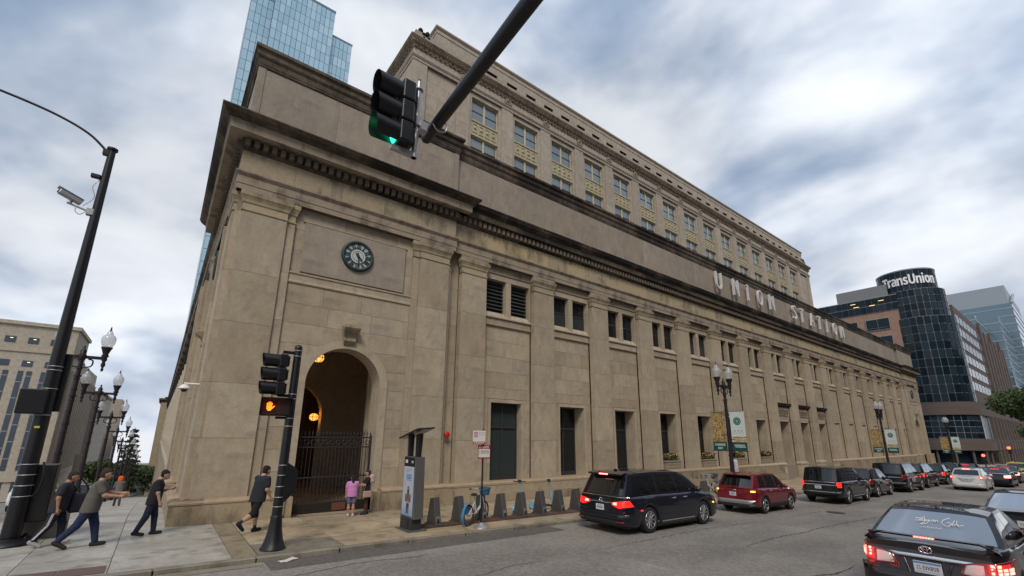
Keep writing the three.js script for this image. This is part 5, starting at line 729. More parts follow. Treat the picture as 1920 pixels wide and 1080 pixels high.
    const rr = [[], [], [], []]; for (let i = 0; i <= nseg; i++) { const z = mix(zmin + 1e-4, zmax - 1e-4, i / nseg), [lo, hi] = ys(z); const o = (y) => [tailX(z, y) - out, y, z + Math.sign(z) * (Math.abs(z) > hW * (1 - c0) ? out * 0.7 : 0)], inn = (y) => [tailX(z, y) + 0.02, y, z * 0.99]; rr[0].push(inn(hi)); rr[1].push(o(hi)); rr[2].push(o(lo)); rr[3].push(inn(lo)); } return add(t, name, grid(rr), m); };
  const both = (name, pts, m, out, n) => { tail(name, pts, m, out, n); tail(name, pts.map(([z, y]) => [-z, y]), m, out, n); };
  const seam = (pts, w, m, name, o = 0.004) => { for (const s of [-1, 1]) { const rr = [[], []]; for (const [x, y] of pts) { const z = sideZ(x, y) + o; rr[0].push([x - (w[0] || 0), y - (w[1] || 0), s * z]); rr[1].push([x + (w[0] || 0), y + (w[1] || 0), s * z]); } add(t, name, grid(s > 0 ? rr.reverse() : rr), m); } };
  for (const d of S.doors || []) { const p = []; for (let i = 0; i <= 8; i++) p.push([d, mix(archY(d) + 0.1, top(d) - 0.02, i / 8)]); seam(p, [0.004, 0], trimBlack, 'door_seam'); }
  for (const h of S.handles || []) for (const s of [-1, 1]) add(t, 'door_handle', new RoundedBoxGeometry(0.2, 0.035, 0.03, 2, 0.012), S.handleM || M.chrome, [h, S.handleY, s * (sideZ(h, S.handleY) + 0.018)]);
  for (const s of [-1, 1]) { const mir = node(t, 'mirror', [S.mirrorX, top(S.mirrorX) + 0.08, s * (hW * 0.93 + 0.10)]); add(mir, 'shell', new THREE.SphereGeometry(0.12, 12, 8).scale(0.65, 0.75, 1), S.mirrorM || pm); add(mir, 'stalk', box(0.06, 0.04, 0.14), trimBlack, [0, -0.06, -s * 0.08]); }
  // headlamps, simple
  for (const s of [-1, 1]) add(t, 'headlamp', new THREE.SphereGeometry(0.16, 12, 8).scale(0.7, 0.5, 1.1), clearLamp, [hL - 0.2, top(hL) - 0.12, s * hW * 0.68]);
  return { t, tail, both, seam, sideZ, tailX, top, hL, hW };
}
function plate(car, z, y, w, h, draw, tilt = 0) { const tx = canvasTex(256, 128, draw), p = add(car.t, 'license_plate', new RoundedBoxGeometry(0.012, h, w, 2, 0.005), M.white, [car.tailX(0, y) - 0.03, y, z]); p.rotation.z = tilt; add(p, 'print', new THREE.PlaneGeometry(w * 0.98, h * 0.96).rotateY(-Math.PI / 2).translate(-0.0075, 0, 0), std({ map: tx, roughness: 0.5 })); }
const plainPlate = (c, w, h) => { c.fillStyle = '#c9ccd0'; c.fillRect(0, 0, w, h); c.fillStyle = '#59606b'; for (let i = 0; i < 6; i++) c.fillRect(34 + i * 32, 44, 20, 50); c.fillStyle = '#7d8aa0'; c.fillRect(50, 14, 156, 14); };
const road = (x) => gy(x) - 0.1;

// --- black minivan
const VAN = { L: 5.15, W: 1.98, paint: paint(0.006, 0.007, 0.014, 0.2), sill: 0.22, ax: [-1.46, 1.52], R: 0.365, topPts: [[-2.58, 1.02], [-2.4, 1.03], [-1.2, 1.06], [0.3, 1.05], [1.3, 1.06], [1.9, 1.0], [2.35, 0.86], [2.58, 0.66]], ribs: [[-2.46, -2.16, 'p'], [-2.22, -1.98, 'g'], [-1.06, -1.0, 'p'], [-0.92, -0.88, 'g'], [0.10, 0.0, 'p'], [0.22, 0.10, 'g'], [1.18, 0.62, 'p'], [1.55, 0.72, 'p']], roofY: [[-2.2, 1.62], [-1.8, 1.68], [-0.8, 1.71], [0.3, 1.69], [0.8, 1.62]], doors: [-0.98, 0.16, 1.22], handles: [-0.2, 0.42], handleY: 0.93, mirrorX: 1.12, tumble: 0.2, endC: 0.15, rearOff: (y) => y < 0.62 ? -0.02 : 0.05 * sm(0.62, 1.05, y), rearBulge: -0.08, rg: [0.08, 0.86], spokes: 10 };
{
  const x = 13.86, c = vehicle('minivan', 'black minivan parked at the kerb beside the bike docks', 'van', VAN, [x, road(x), 7.02], 1.09);
  c.both('taillight', [[0.40, 0.86], [0.62, 0.90], [0.97, 0.95], [0.972, 0.78], [0.7, 0.72], [0.42, 0.80]], tailOn, 0.02, 12); c.both('brake_bulb', [[0.48, 0.86], [0.62, 0.88], [0.62, 0.80], [0.48, 0.81]], tailHot, 0.028, 4); c.tail('chrome_strip', [[-0.5, 0.865], [0.5, 0.865], [0.5, 0.83], [-0.5, 0.83]], M.chrome, 0.025, 4); c.tail('belt_strip', [[-0.93, 1.035], [0.93, 1.035], [0.93, 1.015], [-0.93, 1.015]], M.chrome, 0.014, 10);
  c.tail('bumper', [[-0.94, 0.56], [0.94, 0.56], [0.94, 0.42], [-0.94, 0.42]], VAN.paint, 0.06, 14); c.tail('bumper_insert', [[-0.8, 0.40], [0.8, 0.40], [0.75, 0.27], [-0.75, 0.27]], trimBlack, 0.04, 10); c.both('reflector', [[0.62, 0.37], [0.86, 0.38], [0.86, 0.34], [0.62, 0.33]], tailOff, 0.055, 4);
  plate(c, 0, 0.70, 0.31, 0.16, plainPlate); add(c.t, 'emblem', new THREE.TorusGeometry(0.045, 0.012, 6, 18).rotateY(Math.PI / 2), M.chrome, [c.tailX(0, 0.9) - 0.03, 0.915, 0]); add(c.t, 'spoiler', metreUV(new RoundedBoxGeometry(0.32, 0.05, 1.3, 3, 0.02)), VAN.paint, [-2.24, 1.66, 0], [0, 0, 0.16]); add(c.t, 'high_brake_light', box(0.02, 0.035, 0.34), tailHot, [-2.405, 1.638, 0]); add(c.t, 'aerial', extrude([[0, 0], [0.18, 0], [0.14, 0.05], [0.02, 0.07]], 0.03).translate(-1.9, 1.71, -0.015), VAN.paint);
  c.seam([[-1.95, 0.66], [-1.83, 0.66]], [0, 0.02], tailOn, 'side_marker', 0.01); c.seam([[2.05, 0.68], [2.16, 0.67]], [0, 0.02], amber, 'side_marker', 0.01); const rl = []; for (let i = 0; i <= 12; i++) rl.push([-1.08 + i * 0.22, 0.30]); c.seam(rl, [0, 0.015], M.chrome, 'sill_strip', 0.008); add(c.t, 'badge', merge([0, 1, 2, 3, 4, 5].map((i) => slab(-0.004, 0, 0, 0.035, i * 0.05, i * 0.05 + 0.035))), M.chrome, [c.tailX(0.8, 0.62) - 0.012, 0.60, -0.82]);
}
// --- crossovers and SUVs
const SUV = { L: 4.6, W: 1.86, paint: paint(0.13, 0.004, 0.010, 0.25), sill: 0.30, ax: [-1.34, 1.35], R: 0.36, topPts: [[-2.3, 1.05], [-2.1, 1.08], [-1.0, 1.06], [0.3, 1.02], [1.0, 1.02], [1.7, 0.99], [2.1, 0.90], [2.3, 0.74]], ribs: [[-2.16, -1.75, 'p'], [-1.66, -1.5, 'g'], [-1.02, -1.02, 'p'], [-0.94, -0.95, 'g'], [0.0, -0.08, 'p'], [0.1, 0.0, 'g'], [0.82, 0.30, 'p'], [1.12, 0.36, 'p']], roofY: [[-1.9, 1.58], [-1.4, 1.64], [-0.5, 1.67], [0.2, 1.64], [0.5, 1.58]], doors: [-1.0, 0.05, 0.92], handles: [-0.72, 0.30], handleY: 0.95, mirrorX: 0.72, tumble: 0.17, endC: 0.16, rearOff: (y) => y < 0.7 ? -0.02 : 0.10 * sm(0.7, 1.08, y), rearBulge: -0.08, spokes: 5 };
{
  const x = 21.75, c = vehicle('red_crossover', 'dark red crossover parked ahead of the black minivan', 'car', SUV, [x, road(x), 7.22], 0.97);
  c.both('taillight', [[0.52, 0.98], [0.70, 1.0], [0.92, 1.0], [0.92, 0.90], [0.7, 0.88], [0.54, 0.90]], tailOff, 0.02, 10); c.both('turn_signal', [[0.72, 0.98], [0.85, 0.98], [0.85, 0.92], [0.72, 0.92]], amber, 0.03, 4); c.tail('bumper', [[-0.86, 0.58], [0.86, 0.58], [0.84, 0.42], [-0.84, 0.42]], M.galv, 0.06, 12); c.tail('lower_bumper', [[-0.9, 0.42], [0.9, 0.42], [0.85, 0.28], [-0.85, 0.28]], trimBlack, 0.05, 12); plate(c, -0.05, 0.80, 0.3, 0.16, plainPlate); add(c.t, 'emblem', new THREE.TorusGeometry(0.05, 0.014, 6, 16).rotateY(Math.PI / 2).scale(1, 0.7, 1.2), M.chrome, [c.tailX(0, 0.95) - 0.02, 0.96, 0]);
  add(c.t, 'spoiler', new RoundedBoxGeometry(0.3, 0.045, 1.2, 3, 0.02), SUV.paint, [-1.84, 1.62, 0], [0, 0, 0.14]); for (const s of [-1, 1]) add(c.t, 'wheel_arch_trim', merge([-1.34, 1.35].map((a) => at(new THREE.TorusGeometry(0.425, 0.03, 6, 24, Math.PI), a, 0.36, s * 0.905))), trimBlack); const rl = []; for (let i = 0; i <= 10; i++) rl.push([-0.88 + i * 0.18, 0.36]); c.seam(rl, [0, 0.06], trimBlack, 'sill_cladding', 0.01); c.seam([[0.9, 1.0], [1.0, 0.99]], [0, 0.015], amber, 'mirror_signal', 0.14);
}
const BIG = { ...SUV, L: 5.33, W: 2.03, paint: paint(0.006, 0.006, 0.008, 0.1), sill: 0.36, ax: [-1.56, 1.55], R: 0.42, topPts: [[-2.66, 1.16], [-2.4, 1.18], [-1.0, 1.19], [0.6, 1.18], [1.4, 1.19], [2.1, 1.14], [2.5, 1.04], [2.66, 0.9]], ribs: [[-2.58, -2.34, 'p'], [-2.32, -2.16, 'g'], [-1.32, -1.3, 'p'], [-1.18, -1.18, 'g'], [-0.12, -0.16, 'p'], [0.0, -0.06, 'g'], [0.92, 0.42, 'p'], [1.2, 0.5, 'p']], roofY: [[-2.4, 1.84], [-1.9, 1.88], [-0.5, 1.91], [0.3, 1.88], [0.6, 1.82]], doors: [-1.25, -0.06, 1.0], handles: [-0.9, 0.24], handleY: 1.08, mirrorX: 0.86, rearOff: (y) => y < 0.7 ? -0.04 : 0.04 * sm(0.7, 1.15, y), spokes: 6 };
const suvTail = (c, on, y, hw) => { c.both('taillight', [[hw - 0.2, y + 0.12], [hw - 0.02, y + 0.14], [hw - 0.02, y - 0.14], [hw - 0.14, y - 0.14], [hw - 0.2, y]], on ? tailOn : tailOff, 0.02, 6); c.tail('chrome_strip', [[-hw + 0.2, y - 0.02], [hw - 0.2, y - 0.02], [hw - 0.2, y - 0.06], [-hw + 0.2, y - 0.06]], M.chrome, 0.02, 4); c.tail('bumper', [[-hw + 0.03, y - 0.34], [hw - 0.03, y - 0.34], [hw - 0.05, y - 0.52], [-hw + 0.05, y - 0.52]], trimBlack, 0.06, 10); c.tail('bumper_strip', [[-hw + 0.08, y - 0.38], [hw - 0.08, y - 0.38], [hw - 0.08, y - 0.41], [-hw + 0.08, y - 0.41]], M.chrome, 0.07, 8); plate(c, -0.1, y - 0.17, 0.31, 0.16, plainPlate); };
{
  const x = 29.75, c = vehicle('large_suv', 'large black SUV with chrome tailgate strip, third parked from the left', 'suv', BIG, [x, road(x), 7.95], 0.95); suvTail(c, true, 1.02, 0.98); c.tail('belt_strip', [[-0.92, 1.15], [0.92, 1.15], [0.92, 1.11], [-0.92, 1.11]], M.chrome, 0.02, 8);
  const rl = []; for (let i = 0; i <= 10; i++) rl.push([-0.95 + i * 0.19, 0.42]); c.seam(rl, [0, 0.02], M.chrome, 'running_board', 0.03);
  const dk = paint(0.006, 0.007, 0.010, 0.15), S2 = { ...SUV, paint: dk, spokes: 9 };
  const more = [[35.6, 7.75, 'black crossover with clear lower lights, fourth in the parked row', 0.98, S2, false], [42.2, 7.9, 'black SUV, fifth in the parked row', 1.0, { ...BIG, paint: dk }, false], [48.6, 7.7, 'black SUV with lit tail lamp, sixth in the parked row', 0.95, { ...BIG, paint: dk }, true], [55.0, 7.8, 'dark crossover, seventh in the parked row', 1.0, S2, true], [61.5, 7.8, 'dark crossover near the end of the parked row', 1.0, S2, true]];
  for (const [px, pz, lab, sc, sp, on] of more) { const q = vehicle('dark_suv', lab, 'suv', sp, [px, road(px), pz], sc, 'dark cars parked ahead'); suvTail(q, on, sp.L > 5 ? 1.02 : 0.92, sp.W / 2 - 0.03); }
}
// --- sedans
const SED = { L: 4.55, W: 1.77, paint: paint(0.008, 0.006, 0.007, 0.1), sill: 0.22, ax: [-1.28, 1.32], R: 0.315, topPts: [[-2.28, 0.98], [-2.0, 1.02], [-1.55, 1.03], [-0.8, 0.98], [0.4, 0.95], [1.0, 0.95], [1.6, 0.88], [2.1, 0.76], [2.28, 0.62]], ribs: [[-1.72, -1.02, 'p'], [-1.32, -0.86, 'g'], [-0.62, -0.52, 'p'], [-0.52, -0.44, 'g'], [0.12, 0.0, 'p'], [0.2, 0.06, 'g'], [0.98, 0.38, 'p'], [1.26, 0.42, 'p']], roofY: [[-1.1, 1.40], [-0.6, 1.45], [0.0, 1.455], [0.5, 1.39]], doors: [-0.56, 0.16, 1.02], handles: [-0.36, 0.36], handleY: 0.84, mirrorX: 0.82, tumble: 0.19, endC: 0.17, endR: 0.6, rearOff: (y) => y < 0.62 ? -0.03 : 0.06 * sm(0.62, 0.86, y), rearBulge: -0.16, rg: [0.06, 0.90], spokes: 10 };
{
  const x = 10.25 + 2.62, c = vehicle('black_sedan', 'black sedan with lit brake lamps in the near right corner', 'car', { ...SED, rearGlass: phy({ color: lin(0.40, 0.43, 0.46), roughness: 0.06, metalness: 0.7 }) }, [x, road(x), 15.28], 1.15);
  const hw = 0.885;
  c.both('taillight', [[0.40, 0.80], [0.52, 0.85], [0.885, 0.90], [0.885, 0.70], [0.6, 0.66], [0.36, 0.68]], tailOff, 0.022, 14); c.both('reverse_lamp', [[0.42, 0.80], [0.52, 0.83], [0.62, 0.835], [0.62, 0.68], [0.40, 0.69]], clearLamp, 0.03, 6);
  c.both('brake_lamp', [[0.66, 0.85], [0.84, 0.87], [0.84, 0.72], [0.68, 0.70]], tailOn, 0.03, 8); for (let k = 0; k < 10; k++) { const zz = 0.69 + 0.045 * (k % 4), yy = 0.74 + 0.045 * Math.floor(k / 4); c.both('brake_bulb', [[zz, yy + 0.034], [zz + 0.034, yy + 0.034], [zz + 0.034, yy], [zz, yy]], tailHot, 0.036, 2); }
  c.tail('chrome_strip', [[-0.52, 0.855], [0.52, 0.855], [0.50, 0.80], [-0.50, 0.80]], M.chrome, 0.035, 6);
  plate(c, 0.0, 0.685, 0.33, 0.17, (q, w, h) => { q.fillStyle = '#c6cacf'; q.fillRect(0, 0, w, h); q.fillStyle = '#5b7fae'; q.fillRect(0, 0, w, 24); q.fillStyle = '#3a3d44'; q.font = 'bold 62px sans-serif'; q.textAlign = 'center'; q.save(); q.translate(w / 2, 88); q.scale(0.62, 1); q.fillText('CL EVHBOB', 0, 0); q.restore(); q.fillStyle = '#8b95a5'; for (let i = 0; i < 14; i++) q.fillRect(24 + i * 15, 104, 11, 7); }, 0.06);
  for (const s of [-1, 1]) c.tail('plate_recess_edge', [[s * 0.27, 0.80], [s * 0.30, 0.80], [s * 0.23, 0.60], [s * 0.20, 0.60]].sort((a, b) => 0), c.t.children[0].material, 0.02, 3);
  c.tail('bumper', [[-0.86, 0.60], [0.86, 0.60], [0.86, 0.34], [-0.86, 0.34]], SED.paint, 0.07, 18); c.tail('bumper_lip', [[-0.8, 0.34], [0.8, 0.34], [0.78, 0.24], [-0.78, 0.24]], trimBlack, 0.05, 10);
  // oval emblem of three rings, sticker, spoiler with light
  const em = [new THREE.TorusGeometry(0.075, 0.010, 6, 28).scale(1, 0.66, 1), new THREE.TorusGeometry(0.040, 0.008, 6, 20).scale(0.62, 1.1, 1), at(new THREE.TorusGeometry(0.05, 0.008, 6, 20).scale(1.05, 0.42, 1), 0, 0.024, 0)]; add(c.t, 'emblem', merge(em).rotateY(-Math.PI / 2), M.chrome, [c.tailX(0, 0.93) - 0.03, 0.935, 0]);
  const stT = canvasTex(128, 128, (q) => { q.fillStyle = '#1a0f0d'; q.fillRect(0, 0, 128, 128); q.fillStyle = '#b8432a'; q.beginPath(); q.arc(64, 64, 60, 0, 7); q.fill(); q.fillStyle = '#3a1410'; q.beginPath(); q.arc(64, 64, 49, 0, 7); q.fill(); q.strokeStyle = '#cf6a44'; q.lineWidth = 8; q.beginPath(); q.arc(64, 62, 28, 0.4, 2.7); q.stroke(); q.fillStyle = '#cf6a44'; q.fillRect(42, 44, 12, 12); q.fillRect(74, 44, 12, 12); }); add(c.t, 'round_sticker', new THREE.CircleGeometry(0.062, 24).rotateY(-Math.PI / 2), std({ map: stT, roughness: 0.4 }), [c.tailX(0, 0.66) - 0.016, 0.665, -0.40]);
  const sp = [], spr = []; for (let i = 0; i <= 16; i++) { const v = -1 + i / 8, z = v * 0.80, y = 1.10 - 0.10 * Math.max(0, Math.abs(v) - 0.8) / 0.2 - 0.015 * v * v, xx = -2.20 + 0.10 * v * v; sp.push([[xx, y + 0.012, z], [xx + 0.04, y + 0.03, z], [xx + 0.22, y + 0.012, z], [xx + 0.04, y - 0.014, z], [xx, y + 0.012, z]]); } add(c.t, 'spoiler', grid(sp), SED.paint); add(c.t, 'spoiler_light', new RoundedBoxGeometry(0.03, 0.026, 0.26, 2, 0.01), tailOn, [-2.205, 1.105, 0]); const bl = []; for (let i = 0; i < 7; i++) bl.push(slab(-2.228, -2.216, 1.096, 1.114, -0.115 + i * 0.035, -0.09 + i * 0.035)); add(c.t, 'spoiler_bulb', merge(bl), tailHot); for (const z of [-0.7, 0.7]) add(c.t, 'spoiler_foot', slab(-2.08, -1.98, 1.0, 1.10, z - 0.04, z + 0.04), SED.paint);
  add(c.t, 'aerial', extrude([[0, 0], [0.10, 0], [0.07, 0.045], [0.02, 0.05]], 0.03).translate(-1.0, 1.46, -0.015), SED.paint);
  { // white script on the rear glass
    const g = [], S = (p) => p.map(([u, v]) => { const k = mix(-1.72, -1.02, v) - 0.16 * (1 - u * u * 0.6) * (1 - 0.5 * v) - 0.012, wz = 0.73; return [k, mix(1.035, 1.41, v) + 0.045 * v + 0.008, u * wz]; });
    for (const p of [[[-0.30, 0.62], [-0.16, 0.64], [-0.24, 0.58], [-0.10, 0.60]], [[-0.30, 0.55], [-0.12, 0.56], [-0.05, 0.60]], [[-0.16, 0.70], [-0.13, 0.52], [-0.20, 0.44], [-0.10, 0.48], [-0.04, 0.60]], [[-0.02, 0.56], [0.02, 0.62], [0.03, 0.55], [0.07, 0.62], [0.10, 0.55]], [[0.28, 0.72], [0.18, 0.64], [0.17, 0.52], [0.26, 0.46], [0.32, 0.56], [0.24, 0.58]], [[0.36, 0.66], [0.34, 0.50], [0.40, 0.56], [0.44, 0.48]], [[0.40, 0.66], [0.42, 0.52], [0.52, 0.54]]]) g.push(tube(S(p), 0.0055, 20, 4)); for (let i = 0; i < 10; i++) g.push(tube(S([[-0.18 + i * 0.036, 0.36], [-0.16 + i * 0.036, 0.36 + 0.02 * (i % 2)]]), 0.006, 4, 4)); add(c.t, 'window_script', merge(g), M.white);
  }
  for (const s of [-1, 1]) { const l = new THREE.PointLight(0xff1a0c, 0.18, 0, 2); l.position.set(-2.42, 0.78, s * 0.76); l.shadow.radius = 4; c.t.add(l); }
}
{
  const x = 22.1, c = vehicle('dark_sedan', 'dark sedan with silvery rear glass ahead of the near black sedan', 'car', { ...SED, paint: paint(0.008, 0.007, 0.012, 0.1), rg: [0.04, 0.94], rearGlass: phy({ color: lin(0.6, 0.62, 0.64), roughness: 0.06, metalness: 0.8 }) }, [x, road(x), 15.75], 1.08);
  c.both('taillight', [[0.5, 0.86], [0.86, 0.90], [0.86, 0.78], [0.5, 0.80]], tailOn, 0.02, 8); add(c.t, 'high_brake_light', box(0.02, 0.02, 0.5), tailHot, [-1.33, 1.30, 0]); plate(c, 0.0, 0.70, 0.33, 0.17, (q, w, h) => { q.fillStyle = '#c9c6be'; q.fillRect(0, 0, w, h); q.fillStyle = '#5a5d64'; q.font = 'bold 60px sans-serif'; q.textAlign = 'center'; q.fillText('FD 100', w / 2, 88); }); c.tail('bumper', [[-0.86, 0.56], [0.86, 0.56], [0.86, 0.34], [-0.86, 0.34]], trimBlack, 0.06, 14); add(c.t, 'emblem', merge([slab(-0.006, 0, -0.04, 0.03, -0.008, 0.008), slab(-0.006, 0, 0.02, 0.04, -0.04, 0.04)]), M.chrome, [c.tailX(0, 0.9) - 0.02, 0.90, 0]);
  const HB = { ...SUV, L: 4.45, W: 1.75, paint: paint(0.62, 0.62, 0.62), sill: 0.2, R: 0.31, ax: [-1.3, 1.35], topPts: [[-2.22, 1.0], [-1.6, 1.02], [-0.6, 0.96], [0.8, 0.94], [1.6, 0.84], [2.22, 0.64]], ribs: [[-2.1, -1.5, 'p'], [-1.6, -1.3, 'g'], [-0.8, -0.7, 'p'], [-0.7, -0.62, 'g'], [0.1, 0.0, 'p'], [0.2, 0.08, 'g'], [1.1, 0.4, 'p'], [1.5, 0.46, 'p']], roofY: [[-1.6, 1.42], [-1.0, 1.49], [0, 1.50], [0.5, 1.44]], framePaint: paint(0.5, 0.5, 0.5) };
  const hx = 49.6, h = vehicle('white_hatchback', 'white hatchback with lit brake lamps in the moving lane', 'car', HB, [hx, road(hx), 10.75], 1.05); h.both('taillight', [[0.62, 1.0], [0.84, 1.02], [0.86, 0.80], [0.7, 0.78]], tailOn, 0.02, 6); h.both('brake_bulb', [[0.70, 0.95], [0.80, 0.95], [0.80, 0.85], [0.70, 0.85]], tailHot, 0.03, 4); add(h.t, 'high_brake_light', box(0.02, 0.05, 0.4), tailHot, [-1.62, 1.45, 0]); h.tail('bumper', [[-0.84, 0.5], [0.84, 0.5], [0.82, 0.3], [-0.82, 0.3]], HB.paint, 0.06, 10); plate(h, 0, 0.74, 0.31, 0.16, plainPlate); h.tail('plate_recess', [[-0.5, 0.86], [0.5, 0.86], [0.42, 0.62], [-0.42, 0.62]], M.galv, 0.01, 4);
  const far = [[57.5, 11.4, 'dark car with glowing brake lamps just past the white hatchback', 'black'], [70, 7.9, 'dark car with glowing brake lamps at the end of the parked row', 'black'], [33.5, 15.9, 'dark car with glowing brake lamps cut by the right edge', 'black'], [72, 14.4, 'grey car with glowing brake lamps in the queue ahead', 'black'], [90, 11.4, 'dark car with glowing brake lamps at the stop line', 'black'], [66, 11.2, 'dark car with glowing brake lamps beyond the white hatchback', 'black'], [78, 11.0, 'yellow green cab with glowing brake lamps far down the road', 'cab'], [58, 15.6, 'dark car with glowing brake lamps at the right edge', 'black'], [84, 15.0, 'farthest dark car with glowing brake lamps at the crossing', 'black']];
  for (const [px, pz, lab, k] of far) { const q = vehicle('distant_car', lab, 'car', { ...(k === 'cab' ? SUV : SED), paint: k === 'cab' ? paint(0.42, 0.5, 0.05) : paint(0.01, 0.01, 0.014, 0.2) }, [px, road(px), pz], 1.05, 'cars waiting far ahead'); q.both('taillight', [[0.5, 0.9], [0.84, 0.95], [0.84, 0.72], [0.5, 0.72]], tailHot, 0.03, 6); add(q.t, 'high_brake_light', box(0.03, 0.05, 0.5), tailOn, [-1.5, 1.36, 0]); }
}
// parked along the side street
{
  const cols = [[0.60, 0.61, 0.62], [0.03, 0.03, 0.035], [0.5, 0.51, 0.52]]; const labs = ['white car parked down the side street', 'dark car parked lower down the side street', 'silver car parked far down the side street'];
  [-22, -42, -60].forEach((z, i) => { const c = vehicle('side_street_car', labs[i], 'car', { ...SUV, paint: paint(...cols[i]) }, [-6.0, gy(-6, z) - 0.1, z], 1, 'cars parked down the side street'); c.t.rotation.set(0, 0, 0); c.t.rotation.order = 'YXZ'; c.t.rotation.y = Math.PI / 2; c.t.rotation.z = -0.098; });
}
// ---------------------------------------------------------------- people: one continuous body from tapered limbs joined smoothly; clothes and hair over it
const skinM = [[0.42, 0.24, 0.16], [0.36, 0.19, 0.12], [0.30, 0.16, 0.10]].map((c) => std({ color: lin(...c), roughness: 0.6 }));
const cloth = (r, g, b) => std({ color: lin(r, g, b), roughness: 0.92, bumpMap: grainBump, bumpScale: 0.004 });
function surface(caps, N, half, cen, k, cut) {
  const mc = new MarchingCubes(N, M.white, false, false, 60000), f = mc.field, h = N / 2; f.fill(-1);
  const idx = (v, a) => (v - cen[a]) / half * h + h;
  for (const [A, B, ra, rb, flat] of caps) {
    const R = Math.max(ra, rb) + 0.06, lo = [], hi = []; for (let a = 0; a < 3; a++) { lo.push(Math.max(1, Math.floor(idx(Math.min(A[a], B[a]) - R, a)))); hi.push(Math.min(N - 2, Math.ceil(idx(Math.max(A[a], B[a]) + R, a)))); }
    const bx = B[0] - A[0], by = B[1] - A[1], bz = B[2] - A[2], bb = bx * bx + by * by + bz * bz + 1e-9, fl = flat || [1, 1];
    for (let z = lo[2]; z <= hi[2]; z++) for (let y = lo[1]; y <= hi[1]; y++) for (let x = lo[0]; x <= hi[0]; x++) {
      const px = (x - h) / h * half + cen[0] - A[0], py = (y - h) / h * half + cen[1] - A[1], pz = (z - h) / h * half + cen[2] - A[2];
      let t = (px * bx + py * by + pz * bz) / bb; t = t < 0 ? 0 : t > 1 ? 1 : t; const dx = (px - t * bx) / fl[0], dy = py - t * by, dz = (pz - t * bz) / fl[1]; const d = Math.sqrt(dx * dx + dy * dy + dz * dz) - (ra + (rb - ra) * t);
      const i = z * N * N + y * N + x, o = -f[i], q = Math.max(k - Math.abs(o - d), 0) / k; f[i] = -(Math.min(o, d) - q * q * k * 0.25);
    }
  }
  if (cut) for (let z = 0; z < N; z++) for (let y = 0; y < N; y++) for (let x = 0; x < N; x++) { const i = z * N * N + y * N + x; if (f[i] > -0.9) { const c = cut((x - h) / h * half + cen[0], (y - h) / h * half + cen[1], (z - h) / h * half + cen[2]); if (c > -f[i]) f[i] = -c; } }
  mc.isolation = 0; mc.update(); const n = mc.count ?? mc.geometry.drawRange.count; let g = new THREE.BufferGeometry(); g.setAttribute('position', new THREE.BufferAttribute(mc.positionArray.slice(0, n * 3), 3)); g.scale(half, half, half).translate(...cen); g = mergeVertices(g, 0.001); g.computeVertexNormals(); g = g.toNonIndexed(); g.setAttribute('uv', new THREE.BufferAttribute(new Float32Array(g.attributes.position.count * 2), 2)); return metreUV(g);
}
const V3 = (a, b, t) => [mix(a[0], b[0], t), mix(a[1], b[1], t), mix(a[2], b[2], t)];
